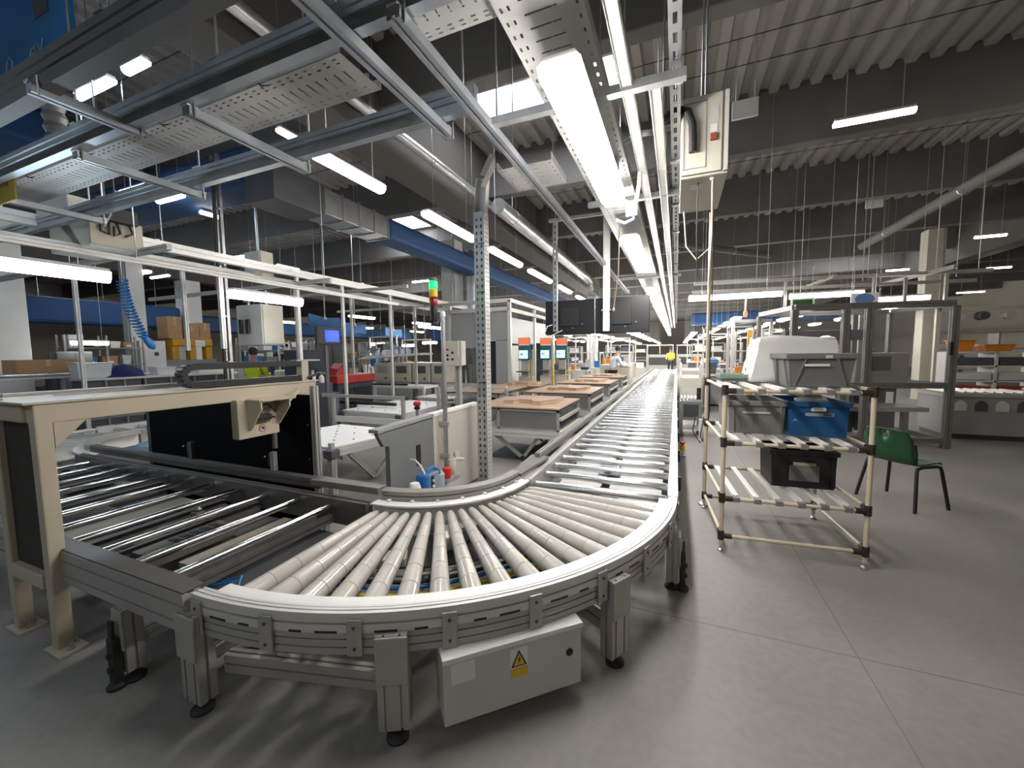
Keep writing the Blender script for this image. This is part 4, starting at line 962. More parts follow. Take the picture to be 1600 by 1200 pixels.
# plastic sheet bag behind the tote
t = thing('plastic_bag_cover', 'translucent white plastic bag standing open behind the grey tote', 'bag', (0.93, 4.22, 1.316), rz)
g_ = []; n, mrow = 24, 9
hv = []
for j in range(mrow):
    for i in range(n):
        u = i/n*4; s = int(u); f_ = u-s
        fl = 0.07*(1-j/(mrow-1))
        hx, hy = 0.27+fl, 0.17+fl*0.4
        x, y = [(-hx+2*hx*f_, -hy), (hx, -hy+2*hy*f_), (hx-2*hx*f_, hy), (-hx, hy-2*hy*f_)][s]
        w_ = 0.012*math.sin(7*u+2.1*j)+0.008*math.sin(13*u+j)
        hv.append((x*(1+w_), y*(1+w_), 0.005+0.385*j/(mrow-1)+(0.012*math.sin(5*u) if j == mrow-1 else 0)))
fs = [(j*n+i, j*n+(i+1) % n, (j+1)*n+(i+1) % n, (j+1)*n+i) for j in range(mrow-1) for i in range(n)]
obj('film', MB().add(hv, fs), PLASTIC, t, smooth=True, world=False, sharp=70, solid=0.002)
obj('base', MB().box(-0.26, 0.26, -0.16, 0.16, 0, 0.01), PLASTIC, t, world=False)
obj('dark_print', MB().box(-0.345, -0.341, -0.02, 0.01, 0.09, 0.12), JOINTM, t, world=False)
# grey crate on the middle shelf
t, b = crate(0.60, 4.00, 0.906, 0.41, 0.48, 0.27, rz, mat('pale_grey_crate_plastic', (0.20, 0.195, 0.188), 0.42, 0, 0.06), 'grey plastic crate on the middle shelf, left of the blue crate', taper=0.02)
obj('label_strip', MB().box(-0.10, 0.10, -0.2465, -0.243, 0.17, 0.185), LGREY, t, world=False)
for x in (-0.17, 0.17): obj('rib', MB().box(x-0.008, x+0.008, -0.252, -0.237, 0.01, 0.235), MATS['pale_grey_crate_plastic'], t, world=False)
t, b = crate(1.025, 4.02, 0.906, 0.405, 0.48, 0.275, rz, BLUEC, 'blue plastic crate with white label and film on the middle shelf', taper=0.02)
obj('handle_tag', MB().prism([(-0.05, 0.205), (0.04, 0.205), (0.05, 0.22), (0.04, 0.235), (-0.04, 0.235), (-0.055, 0.22)], 'y', -0.249, -0.243), WHITE, t, world=False)
obj('label_strip', MB().box(-0.09, 0.10, -0.2475, -0.243, 0.165, 0.19), mat('dim_label_grey', (0.33, 0.36, 0.38), 0.5, 0, 0.1), t, world=False)
obj('label_print', MB().box(0.03, 0.09, -0.2485, -0.247, 0.17, 0.186), DGREY, t, world=False)
# small star mark on the blue crate
obj('triangle_mark', MB().prism([(-0.17, 0.12), (-0.155, 0.145), (-0.14, 0.12), (-0.148, 0.12), (-0.155, 0.132), (-0.162, 0.12)], 'y', -0.2445, -0.241), mat('pale_blue_mark', (0.25, 0.4, 0.6), 0.5, 0, 0), t, world=False)
t = thing('film_bundle', 'crumpled clear film bundle lying in the blue crate', 'film', (1.02, 3.90, 1.12), rz)
fv = []; 
for j in range(7):
    for i in range(16):
        an = 2*PI*i/16; rr_ = 0.10*math.sin(PI*(j+0.3)/7)+0.008*math.sin(5*an+j*3)
        fv.append((rr_*math.cos(an)*1.2, rr_*math.sin(an)*0.6, 0.02+0.085*j/6+0.006*math.sin(4*an+2*j)))
obj('film', MB().add(fv, [(j*16+i, j*16+(i+1) % 16, (j+1)*16+(i+1) % 16, (j+1)*16+i) for j in range(6) for i in range(16)]+[tuple(range(15, -1, -1)), tuple(96+i for i in range(16))]), PLASTIC, t, smooth=True, world=False, sharp=60)
# black crate on the lower shelf
t, b = crate(0.965, 4.02, 0.46, 0.46, 0.34, 0.31, rz, BLACK, 'black plastic crate with a grey front window on the lower shelf', taper=0.02)
obj('front_label', MB().box(-0.10, 0.11, -0.176, -0.172, 0.06, 0.19), mat('grey_card', (0.16, 0.15, 0.14), 0.6, 0, 0.2, 10), t, world=False)
obj('paper', MB().box(-0.075, 0.085, -0.179, -0.175, 0.19, 0.215), mat('buff_paper', (0.42, 0.38, 0.32), 0.7, 0, 0.05), t, world=False)
for x in (-0.205, 0.205): obj('rib', MB().box(x-0.015, x+0.015, -0.18, -0.165, 0.02, 0.28), BLACK, t, world=False)
t, b = crate(0.50, 4.22, 1.315, 0.24, 0.2, 0.06, rz, mat('pale_green_tray', (0.20, 0.27, 0.23), 0.5, 0, 0.05), 'small grey-green tray at the left back of the top shelf', taper=0.02, name='tray')

# ---------------------------------------------------------------- green chair
ch = thing('plastic_chair', 'dark green plastic chair with black tube legs, seen from behind', 'chair', (2.19, 5.27, 0), R(-56.7))
prof = [(0.215, 0.425), (0.19, 0.445), (0.10, 0.443), (0.0, 0.435), (-0.10, 0.432), (-0.165, 0.445), (-0.20, 0.485), (-0.215, 0.55), (-0.225, 0.62), (-0.24, 0.70), (-0.255, 0.775), (-0.265, 0.79)]
sv = []; nw = 13
for j, (y, z) in enumerate(prof):
    for i in range(nw):
        u = -1+2*i/(nw-1)
        hw = 0.205+0.02*min(1, j/5) - (0.03 if j >= 10 else 0)
        if j < 6: dz = 0.012*abs(u)**3; dy = -0.02*abs(u)**3*(1 if j < 2 else 0)
        else: dz = -0.02*abs(u)**4*(1 if j > 9 else 0); dy = 0.022*abs(u)**2.2
        sv.append((u*hw, y+dy, z+dz))
sf = [(j*nw+i, j*nw+i+1, (j+1)*nw+i+1, (j+1)*nw+i) for j in range(len(prof)-1) for i in range(nw-1)]
seatf = [f for k, f in enumerate(sf) if k < 5*(nw-1)]
backf = [f for k, f in enumerate(sf) if k >= 5*(nw-1) and not (k//(nw-1) == 9 and 5 <= k % (nw-1) <= 6)]
def sub(vs, fs):
    ids = sorted({i for f in fs for i in f}); mp = {a: b for b, a in enumerate(ids)}
    return MB().add([vs[i] for i in ids], [tuple(mp[i] for i in f) for f in fs])
obj('seat', sub(sv, seatf), GREEN, ch, smooth=True, world=False, sharp=70, solid=0.007)
obj('backrest', sub(sv, backf), GREEN, ch, smooth=True, world=False, sharp=70, solid=0.007)
for s in (-1, 1):
    x = s*0.215
    obj('leg', MB().tube([(x*1.28, 0.20, 0.0), (x*1.06, 0.155, 0.38), (x*1.04, 0.14, 0.418), (x*1.03, 0.08, 0.428)], 0.0155, 10), BLACK, ch, smooth=True, world=False)
    obj('leg', MB().tube([(x*1.28, -0.22, 0.0), (x*1.06, -0.16, 0.38), (x*1.04, -0.145, 0.418), (x*1.03, -0.08, 0.428)], 0.0155, 10), BLACK, ch, smooth=True, world=False)
    obj('side_frame', MB().tube([(x*1.03, 0.09, 0.428), (x*1.03, -0.09, 0.428)], 0.0155, 10), BLACK, ch, smooth=True, world=False)
    obj('back_rib', MB().tube([(x*1.0, -0.15, 0.45), (x*1.03, -0.165, 0.56), (x*1.03, -0.185, 0.66)], 0.010, 8), GREEN, ch, smooth=True, world=False)
obj('frame_cross_bar', MB().cyl((-0.22, 0.06, 0.42), (0.22, 0.06, 0.42), 0.011), BLACK, ch, smooth=True, world=False)

# ---------------------------------------------------------------- machine guard with glazed doors
FR = mat('guard_frame_grey', (0.20, 0.195, 0.185), 0.45, 0.3, 0.05, 3)
gd = thing('machine_guard', 'grey aluminium machine guard with glazed door panels behind the chair', 'machine guard', (1.78, 7.85, 0), R(13))
def fb(p0, p1, w=0.07, h=0.07, name='frame_bar', m=FR, up=(0, 0, 1)): return obj(name, MB().ext(tslot(w, h), p0, p1, up=up), m, gd, world=False)
GW, GD_, GH = 2.25, 1.3, 2.28
for x in (0, 0.75, 1.08, GW):
    fb((x, 0, 0.0), (x, 0, GH-0.035), 0.10, 0.07, 'upright', up=(0, 1, 0))
for x in (0, GW): fb((x, GD_, 0.0), (x, GD_, GH-0.035), 0.07, 0.07, 'upright', up=(0, 1, 0))
for z in (0.12, 1.0, GH):
    for (a, b) in ((0.05, 0.70), (0.80, 1.03), (1.13, GW-0.05)): fb((a, 0, z), (b, 0, z), 0.06, 0.09)
    for x in (0, GW): fb((x, 0.035, z), (x, GD_-0.035, z), 0.06, 0.08)
    fb((0.035, GD_, z), (GW-0.035, GD_, z), 0.06, 0.08)
fb((0.0, 0, GH+0.0), (GW, 0, GH+0.0), 0.05, 0.10, 'header')
for (a, b, z0, z1) in ((0.06, 0.69, 1.05, 2.22), (0.81, 1.02, 1.05, 2.22), (1.14, GW-0.06, 1.05, 2.22), (0.06, 0.69, 0.18, 0.94), (1.14, GW-0.06, 0.18, 0.94)):
    pn = obj('pane', MB().box(a, b, -0.004, 0.004, z0, z1), GLASS, gd, world=False)
obj('door_handle', MB().box(GW-0.075, GW-0.03, -0.06, -0.035, 1.48, 1.68), BLACK, gd, world=False, bevel=0.006)
dc = obj('inner_console', MB().box(1.2, 2.0, 0.45, 0.9, 1.0, 1.52), mat('drab_grey_console', (0.24, 0.23, 0.20), 0.5, 0, 0.05), gd, world=False, bevel=0.02)
obj('console_screen', MB().box(1.35, 1.72, 0.43, 0.452, 1.22, 1.46), BLACK, dc, world=False)
obj('inner_column', MB().box(1.5, 1.62, 0.9, 1.02, 0.1, 2.2), ALU, gd, world=False)
obj('inner_column', MB().box(1.28, 1.36, 0.7, 0.78, 0.1, 2.2), FR, gd, world=False)
obj('inner_table', MB().box(0.1, 2.15, 0.2, 1.2, 0.55, 0.62), ALU, gd, world=False)
for x in (0.3, 0.7, 1.4, 1.9): obj('table_support', MB().box(x-0.04, x+0.04, 0.3, 0.38, 0, 0.55), FR, gd, world=False)
obj('inner_cabinet', MB().box(0.15, 0.65, 0.35, 0.9, 0.62, 1.45), LGREY, gd, world=False, bevel=0.01)
obj('robot_beam', MB().box(0.15, 1.4, 0.6, 0.75, 1.75, 1.93), DGREY, gd, world=False, bevel=0.02)
obj('cable_loop', MB().tube([(0.85, 0.3, 2.1), (0.88, 0.3, 1.7), (0.92, 0.25, 1.25), (0.98, 0.25, 1.2), (1.0, 0.28, 1.4), (1.0, 0.3, 2.0)], 0.012, 6), BLACK, gd, smooth=True, world=False)
obj('base_panel', MB().box(1.18, GW-0.1, 0.9, 0.92, 0.15, 0.9), mat('maroon_grey_panel', (0.12, 0.10, 0.095), 0.5, 0, 0.1), gd, world=False)
obj('notice', MB().box(1.38, 1.48, -0.012, -0.006, 0.72, 0.9), WHITE, gd, world=False)
# slim posts with a yellow light curtain further left
t = thing('light_curtain_frame', 'pale aluminium post frame with a yellow light curtain bar', 'machine guard', (1.35, 9.5, 0))
for (x, y) in ((1.05, 9.2), (1.75, 9.4), (1.12, 10.6), (1.85, 10.8)): obj('post', MB().ext(tslot(0.06, 0.06), (x, y, 0), (x, y, 2.15), up=(0, 1, 0)), ALUW, t)
obj('top_bar', MB().ext(tslot(0.06, 0.06), (1.05, 9.2, 2.18), (1.75, 9.4, 2.18)), ALUW, t)
obj('top_bar', MB().ext(tslot(0.06, 0.06), (1.05, 9.2, 2.12), (1.12, 10.6, 2.12)), ALUW, t)
obj('top_bar', MB().ext(tslot(0.06, 0.06), (1.75, 9.4, 2.12), (1.85, 10.8, 2.12)), ALUW, t)
obj('yellow_bar', MB().box(1.32, 1.40, 9.25, 9.33, 0.3, 2.0), mat('mustard_paint', (0.50, 0.30, 0.03), 0.45, 0, 0.05), t, bevel=0.006)
# hanging signs
def hang_sign(x, y, z, w, h, m1, m2, label, oval=False):
    t = thing('hanging_sign', label, 'sign', (x, y, z))
    pl = obj('plate', MB().box(x-w/2, x+w/2, y-0.01, y+0.01, z-h/2, z+h/2), WHITE, t)
    if oval:
        obj('oval', MB().prism([(x+w*0.36*math.cos(2*PI*k/20), z+h*0.12+h*0.34*math.sin(2*PI*k/20)) for k in range(20)], 'y', y-0.014, y-0.009), m2, pl)
    else:
        obj('field', MB().box(x-w*0.42, x+w*0.42, y-0.014, y-0.009, z-h*0.38, z+h*0.38), m1, pl)
    for s in (-1, 1): obj('chain', MB().cyl((x+s*w*0.4, y, z+h/2), (x+s*w*0.4, y, 3.1), 0.005, n=6), GALV, t)
hang_sign(2.13, 8.9, 2.42, 0.36, 0.24, mat('sign_green', (0.015, 0.075, 0.015), 0.5, 0, 0.05), None, 'small green hanging sign with a white border right of the aisle light')
hang_sign(3.0, 8.8, 2.42, 0.38, 0.28, None, mat('sign_blue', (0.12, 0.22, 0.5), 0.5, 0, 0.05), 'small white hanging sign with a blue oval above the guard', oval=True)
# overhead rail work above the guard
t = thing('ceiling_rail_grid', 'aluminium overhead rail frame above the machine guard on the right', 'rail frame', (2.6, 9.5, 2.6))
for (p0, p1) in (((0.3, 8.8, 2.92), (5.0, 9.6, 2.92)), ((0.3, 9.6, 2.86), (5.2, 10.4, 2.86)), ((4.2, 8.9, 2.92), (3.9, 10.6, 2.92)), ((2.6, 8.9, 2.90), (2.5, 10.4, 2.90))):
    obj('rail', MB().ext(tslot(0.06, 0.06), p0, p1), ALU, t)
for (x, y) in ((3.3, 9.3), (3.9, 9.7), (1.9, 9.1), (4.35, 9.45)): obj('drop_post', MB().ext(tslot(0.045, 0.045), (x, y, 2.3), (x, y, 2.9), up=(0, 1, 0)), ALU, t)
for (x, y) in ((0.5, 8.85), (1.4, 9.0), (2.6, 9.2), (3.2, 9.3), (4.0, 9.0), (4.8, 9.55), (2.2, 9.95), (3.4, 10.1), (4.9, 10.35)): obj('hanger_rod', MB().cyl((x, y, 2.94), (x, y, 6.0), 0.006, n=6), GALV, t)
t = thing('aisle_signal_light', 'small red lit signal light hanging over the aisle', 'signal light', (1.15, 8.4, 2.2))
obj('lens', MB().lathe([(0.03, 0), (0.035, 0.5), (0.03, 1)], (1.15, 8.4, 2.2), (1.15, 8.4, 2.3), 12), mat('lit_red_lens', (0.6, 0.02, 0.02), 0.3, 0, 0, emit=4, emitcol=(1, 0.06, 0.03)), t, smooth=True)
obj('stem', MB().cyl((1.15, 8.4, 2.3), (1.15, 8.4, 2.56), 0.012), WHITE, t, smooth=True)
# small roller trolley beyond the conveyor
t = thing('roller_trolley', 'small grey trolley with a slatted roller top beside the aisle', 'trolley', (0.27, 8.3, 0))
obj('frame', MB().box(0.08, 0.46, 8.05, 8.6, 0.30, 0.66), MGREY, t, bevel=0.01)
for k in range(6): obj('slat', MB().cyl((0.11+0.062*k, 8.07, 0.70), (0.11+0.062*k, 8.58, 0.70), 0.02, n=10), LGREY, t, smooth=True)
for (x, y) in ((0.11, 8.09), (0.43, 8.09), (0.11, 8.56), (0.43, 8.56)): obj('leg', MB().ext(tslot(0.05, 0.05), (x, y, 0), (x, y, 0.30), up=(0, 1, 0)), ALU, t)
obj('shelf', MB().box(0.10, 0.44, 8.06, 8.58, 0.12, 0.15), LGREY, t)
obj('opening', MB().box(0.14, 0.40, 8.046, 8.052, 0.36, 0.6), DGREY, t)
# beige machine hood and bench at the end of the aisle
def hood(x0, x1, y0, y1, label, h=1.15):
    t = thing('machine_hood', label, 'machine', ((x0+x1)/2, (y0+y1)/2, 0))
    obj('cabinet', MB().box(x0, x1, y0, y1, 0, h*0.72), BEIGED, t, bevel=0.01)
    for xx in (x0, x1): obj('handrail', MB().tube([(xx, y0, h*0.72), (xx, y0, h), (xx, y0+(y1-y0)*0.5, h), (xx, y1, h*0.75)], 0.022, 8), WHITE, t, smooth=True)
    obj('slot', MB().box(x0+0.05, x1-0.05, y0-0.01, y0+0.002, h*0.3, h*0.5), LGREY, t)
    obj('front_panel', MB().box(x0+0.04, x1-0.04, y0-0.006, y0+0.002, 0.05, h*0.28), WHITE, t)
hood(0.12, 0.62, 11.2, 12.6, 'cream machine housing on the right of the conveyor beyond the trolley', 1.25)
hood(0.12, 0.9, 14.6, 16.6, 'cream machine housing far along the right of the conveyor', 1.3)
hood(-2.6, -1.55, 14.8, 16.0, 'cream machine hood with sloping handrails left of the conveyor end', 1.55)

# ---------------------------------------------------------------- machines at the right edge
def conveyor_machine(x, y, L, label):
    t = thing('grey_conveyor_machine', label, 'machine', (x, y, 0))
    b = obj('base', MB().box(x, x+L, y, y+0.8, 0.08, 0.74), MGREY, t, bevel=0.015)
    obj('plinth', MB().box(x+0.04, x+L-0.04, y+0.04, y+0.76, 0, 0.08), mat('maroon_plinth', (0.06, 0.04, 0.04), 0.6, 0, 0.1), t)
    obj('deck', MB().box(x-0.02, x+L+0.02, y-0.02, y+0.82, 0.74, 0.80), ALU, t)
    k = 0
    xx = x+0.15
    while xx < x+L-0.2:
        w = obj('port', MB().prism([(xx, 0.5), (xx+0.16, 0.5), (xx+0.16, 0.62), (xx+0.10, 0.68), (xx+0.05, 0.68), (xx, 0.62)], 'y', y-0.012, y+0.002), DGREY if k % 2 else LGREY, b)
        xx += 0.26; k += 1
    for q in range(int(L/0.12)): obj('roller', MB().cyl((x+0.05+0.12*q, y+0.02, 0.82), (x+0.05+0.12*q, y+0.78, 0.82), 0.02, n=8), ALUW, t)
    return t
conveyor_machine(4.35, 9.3, 1.25, 'grey roller machine with round ports at the right edge')
conveyor_machine(5.9, 9.6, 2.6, 'grey roller machine reaching out of the right edge')
t = thing('drawer_shelf', 'pale shelf of part drawers behind the right machine', 'shelf', (5.9, 11.0, 0))
for x in (5.2, 5.85, 6.5): obj('upright', MB().box(x-0.02, x+0.02, 10.9, 11.4, 0, 1.5), LGREY, t)
for z in (0.3, 0.62, 0.9, 1.2, 1.48): obj('shelf_board', MB().box(5.2, 6.5, 10.9, 11.4, z, z+0.03), LGREY, t)
for z in (0.33, 0.65, 0.93, 1.23):
    for x in (5.25, 5.9): obj('drawer', MB().box(x, x+0.55, 10.92, 11.3, z+0.01, z+0.16), [DGREY, LGREY, REDD, MGREY][int(z*10) % 4], t, bevel=0.008)
for i, (x, w, h) in enumerate(((5.35, 0.32, 0.22), (5.8, 0.45, 0.12))):
    tt = thing('orange_part_bin', ['tall orange part stack on the drawer shelf', 'low orange part bin on the drawer shelf'][i], 'bin', (x, 11.15, 1.51))
    obj('bin', MB().tapbox((x+w/2-0.1, 11.15, 1.51), (w/2-0.04, 0.14), (w/2, 0.17), h), ORANGE, tt, bevel=0.01)
    obj('rim', MB().box(x-0.11, x+w-0.09, 10.97, 11.33, 1.51+h, 1.53+h), ORANGE, tt)
t = thing('beige_partition', 'tall beige post and panel partition at the right edge', 'partition', (8.0, 12.5, 0))
obj('post', MB().box(6.95, 7.15, 11.6, 11.8, 0, 2.1), BEIGED, t, bevel=0.01)
for z0 in (0.1, 0.85, 1.5): obj('panel', MB().box(7.15, 11.0, 11.68, 11.72, z0, z0+0.6), mat('drab_panel', (0.33, 0.30, 0.24), 0.5, 0, 0.06), t)
for x in (9.0, 11.0): obj('post', MB().box(x-0.05, x+0.05, 11.65, 11.75, 0, 2.1), BEIGED, t)
t = thing('reel_stand', 'pale tube frame with hanging reels far right', 'frame', (8.0, 15.0, 0))
for x in (6.8, 9.8): obj('post', MB().box(x-0.05, x+0.05, 15, 15.1, 0, 2.7), BEIGED, t)
obj('bar', MB().box(6.8, 9.8, 15, 15.1, 2.6, 2.7), BEIGED, t)
for k in range(5): obj('reel', MB().lathe([(0.1, 0), (0.12, 0.2), (0.06, 0.5), (0.12, 0.8), (0.1, 1)], (7.2+0.5*k, 14.9, 2.45), (7.2+0.5*k, 15.2, 2.45), 14), DGREY if k % 2 else LGREY, t, smooth=True)

for (x, y, lb) in ((0.86, 6.95, 'white unlit emergency light plate under the roof right of the cream cabinet'), (4.35, 12.5, 'small white unlit plate under the right roof')):
    t = thing('emergency_light', lb, 'light', (x, y, 5.1))
    obj('plate', MB().box(x-0.17, x+0.17, y-0.02, y+0.02, 4.98, 5.24), WHITE, t, bevel=0.008)
    obj('back_box', MB().box(x-0.13, x+0.13, y+0.02, y+0.06, 5.0, 5.2), LGREY, t)
    for s_ in (-0.12, 0.12): obj('hanger', MB().cyl((x+s_, y, 5.24), (x+s_, y, 6.08), 0.005, n=5), GALV, t)

# ---------------------------------------------------------------- overhead strut frame
def hb(sec_w, sec_h):   # heavy double strut section with ribs
    a, b = sec_w/2, sec_h/2
    return [(-a,-b),(a,-b),(a,-b*0.55),(a-0.008,-b*0.5),(a-0.008,-b*0.1),(a,-b*0.05),(a,b*0.05),(a-0.008,b*0.1),(a-0.008,b*0.5),(a,b*0.55),(a,b),(-a,b),(-a,b*0.55),(-a+0.008,b*0.5),(-a+0.008,b*0.1),(-a,b*0.05),(-a,-b*0.05),(-a+0.008,-b*0.1),(-a+0.008,-b*0.5),(-a,-b*0.55)]
def heavy_beam(y, z, x0, x1, label, m, w=0.045, h=0.105, rods=()):
    t = thing('strut_beam', label, 'beam', ((x0+x1)/2, y, z), group='ceiling strut beams')
    obj('profile', MB().ext(hb(w, h), (x0, y, z), (x1, y, z)), m, t)
    for x in rods:
        obj('threaded_rod', MB().cyl((x, y, z+h/2-0.01), (x, y, 6.0), 0.006, n=6), GALV, t)
        obj('saddle', MB().box(x-0.035, x+0.035, y-w/2-0.008, y+w/2+0.008, z+h/2, z+h/2+0.006), GALV, t)
    return t
DSTEEL = mat('dull_dark_strut_steel', (0.12, 0.125, 0.125), 0.5, 0.5, 0.1, 4)
heavy_beam(1.36, 2.968, -8.0, 0.5, 'galvanised strut beam running over the near side of the cable tray', GALVB, w=0.05, h=0.13, rods=(-3.45, -2.1, -1.25, -4.9))
heavy_beam(2.01, 2.968, -8.0, -1.02, 'blue-grey ribbed strut beam crossing behind the cable tray', GALVB, w=0.05, h=0.13, rods=(-2.25, -1.1, -3.4, -4.8))
heavy_beam(1.04, 2.985, -7.0, 0.4, 'dark heavy strut beam nearest the camera at the top left', DSTEEL, w=0.07, h=0.16, rods=(-3.6, -2.3))
def cross_rail(x, y0, y1, label, z=2.875, m=GALVB):
    t = thing('cross_rail', label, 'rail', (x, (y0+y1)/2, z), group='cross rails of the strut frame')
    sec = [(-0.03,-0.022),(-0.008,-0.022),(-0.008,-0.01),(0.008,-0.01),(0.008,-0.022),(0.03,-0.022),(0.03,0.022),(-0.03,0.022)]
    obj('channel', MB().ext(sec, (x, y0, z), (x, y1, z)), m, t)
    obj('slot_shadow', MB().box(x-0.008, x+0.008, y0, y1, z-0.0095, z-0.008), BLACK, t)
    for y in (y0+0.02, y1-0.02):
        cl = obj('beam_clamp', MB().box(x-0.025, x+0.025, y-0.03, y+0.03, z+0.022, z+0.034), GALV, t, bevel=0.003)
        obj('clamp_bolt', MB().cyl((x+0.035, y, z-0.035), (x+0.035, y, z+0.06), 0.005, n=8), GALV, cl)
    return t
cross_rail(-5.0, 1.0, 2.1, 'cross rail at the far left end of the strut frame')
cross_rail(-3.52, 1.36, 2.1, 'cross rail under the left part of the cable tray')
cross_rail(-2.375, 1.36, 2.1, 'cross rail under the middle of the cable tray')
cross_rail(-1.255, 1.0, 2.12, 'cross rail just past the end of the cable tray, ending at the ribbed beam')
cross_rail(-1.0, 1.3, 9.0, 'long cross rail running away left of the big lamp', z=2.87)
cross_rail(-1.37, 0.9, 1.42, 'short cross rail above the near strut beam', z=3.05)
cross_rail(-2.9, 0.98, 1.42, 'cross rail between the dark beam and the near strut beam', z=2.9)
for (y, x0, x1, z, lb) in ((3.64, -0.75, 0.02, 2.90, 'thin cross bar holding the far end of the big lamp'), (2.12, -1.05, 0.02, 2.885, 'cross bar over the middle of the big lamp'), (6.0, -1.84, -0.86, 3.6, 'cross bar above the display posts'), (7.6, -1.1, 0.05, 2.92, 'cross bar above the third conveyor lamp')):
    t = thing('cross_bar', lb, 'rail', ((x0+x1)/2, y, z), group='cross bars over the conveyor')
    obj('channel', MB().ext(cchan(0.045, 0.042), (x0, y, z), (x1, y, z)), GALV, t)
    obj('threaded_rod', MB().cyl((x0+0.1, y, z), (x0+0.1, y, 6.0), 0.006, n=6), GALV, t)
    obj('threaded_rod', MB().cyl((x1-0.06, y, z), (x1-0.06, y, 6.0), 0.006, n=6), GALV, t)
# perforated cable trays
def tray_x(x0, x1, y0, y1, z, label):
    t = thing('cable_tray', label, 'cable tray', ((x0+x1)/2, (y0+y1)/2, z))
    L, W = x1-x0, y1-y0
    us = [0.0]; n = int(L/0.062)
    for k in range(n): us += [0.062*k+0.012, 0.062*k+0.022, 0.062*k+0.046]
    us.append(L)
    us = sorted(set(round(u, 4) for u in us if u <= L))
    vs = [0, 0.02, 0.028, 0.045, 0.053, W*0.35, W*0.65, W-0.053, W-0.045, W-0.028, W-0.02, W]
    holes = set()
    for i in range(len(us)-1):
        c = (us[i]+us[i+1])/2; ph = c % 0.062
        if 0.022 < ph < 0.046:
            for j in (1, 3, 7, 9): holes.add((i, j))
        if 0.012 < ph < 0.022: holes.add((i, 5))
    obj('bottom', MB().perf((x0, y0, z), (1,0,0), (0,1,0), L, W, (us, vs, holes)), TRAY, t, solid=0.002)
    for y in (y0, y1):
        obj('side', MB().box(x0, x1, y-0.001, y+0.001, z, z+0.055), TRAY, t)
    for k in range(4):
        xx = x0+L*(0.2+0.22*k)
        obj('cable_tie', MB().tube([(xx, y0+0.03, z-0.004), (xx+0.01, y0-0.008, z+0.0), (xx+0.03, y0-0.006, z-0.015), (xx+0.05, y0+0.02, z-0.006)], 0.003, 5), BLACK, t)
    for q in range(3):
        obj('cable', MB().tube([(x0, y0+0.06+0.06*q, z+0.012), ((x0+x1)/2, y0+0.07+0.06*q, z+0.012), (x1, y0+0.06+0.06*q, z+0.012)], 0.010, 6), [BLACK, DGREY, LGREY][q], t, smooth=True)
    return t
tray_x(-5.4, -1.46, 1.50, 1.78, 2.99, 'long light perforated cable tray between the strut beams at upper left')
tray_x(-1.22, -0.74, 1.46, 1.76, 3.12, 'short perforated cable tray above the frame at the top centre')
def tray_y(x0, x1, y0, y1, z, label):
    t = thing('cable_tray', label, 'cable tray', ((x0+x1)/2, (y0+y1)/2, z))
    W, L = x1-x0, y1-y0
    us = [0.0]; n = int(L/0.075)
    for k in range(n): us += [0.075*k+0.02, 0.075*k+0.03, 0.075*k+0.055]
    us.append(L); us = sorted(set(round(u, 4) for u in us if u <= L))
    vs = [0, 0.018, 0.028, 0.05, 0.06, W*0.3, W*0.7, W-0.03, W-0.02, W]
    holes = set()
    for i in range(len(us)-1):
        ph = ((us[i]+us[i+1])/2) % 0.075
        if 0.03 < ph < 0.055:
            for j in (1, 3, 7): holes.add((i, j))
        if 0.02 < ph < 0.03: holes.add((i, 5))
    obj('bottom', MB().perf((x0, y0, z), (0,1,0), (1,0,0), L, W, (us, vs, holes)), TRAY, t, solid=0.002)
    for x in (x0, x1): obj('side', MB().box(x-0.001, x+0.001, y0, y1, z, z+0.06), TRAY, t)
    return t
tray_y(-0.70, -0.36, 1.15, 30.2, 2.97, 'perforated cable tray running along above the conveyor lamps')
t = tray_y(-1.35, -0.9, 3.0, 3.45, 3.05, 'small perforated tray piece behind the slotted column top')
for x in (-1.3, -0.95): obj('hanger_rod', MB().cyl((x, 3.22, 3.05), (x, 3.22, 6.08), 0.006, n=5), GALV, t)
# two bright rails and slotted strut over the conveyor
for (x, y0, lb) in ((-0.247, 1.0, 'bright aluminium lighting rail beside the big lamp, longer of two'), (-0.12, 2.14, 'bright aluminium lighting rail starting mid-way, shorter of two')):
    t = thing('lighting_rail', lb, 'rail', (x, 8, 2.9), group='bright lighting rails')
    obj('profile', MB().ext([(-0.030,-0.02),(-0.024,-0.025),(-0.02,-0.018),(0.02,-0.018),(0.024,-0.025),(0.030,-0.02),(0.030,0.025),(-0.030,0.025)], (x, y0, 2.9), (x, 24, 2.9)), mat('polished_aluminium', (0.75, 0.74, 0.71), 0.25, 0.7, 0.04, 4), t)
    obj('end_plate', MB().box(x-0.032, x+0.032, y0-0.003, y0, 2.872, 2.93), ALUW, t)
    for k in range(6): obj('suspension', MB().cyl((x, y0+1+3*k, 2.92), (x, y0+1+3*k, 6.0), 0.004, n=6), GALV, t)
t = thing('slotted_strut', 'dark slotted strut channel with clamps running along under the cream cabinet', 'rail', (-0.03, 6, 2.95))
obj('web', MB().perf((-0.055, 1.0, 2.93), (0,1,0), (1,0,0), 20, 0.05, slots_cells(20, 0.05, 0.11, 0.06, [(0.025, 0.009)])), GALV, t, solid=0.003)
for x in (-0.055, -0.005): obj('flange', MB().box(x-0.0015, x+0.0015, 1.0, 21, 2.93, 2.975), GALV, t)
for k in range(14): obj('clamp', MB().box(-0.065, 0.005, 2.2+k*0.9, 2.24+k*0.9, 2.915, 2.928), ALUW, t)
for k in range(6): obj('threaded_rod', MB().cyl((-0.03, 1.4+3*k, 2.95), (-0.03, 1.4+3*k, 6.0), 0.006, n=6), GALV, t)
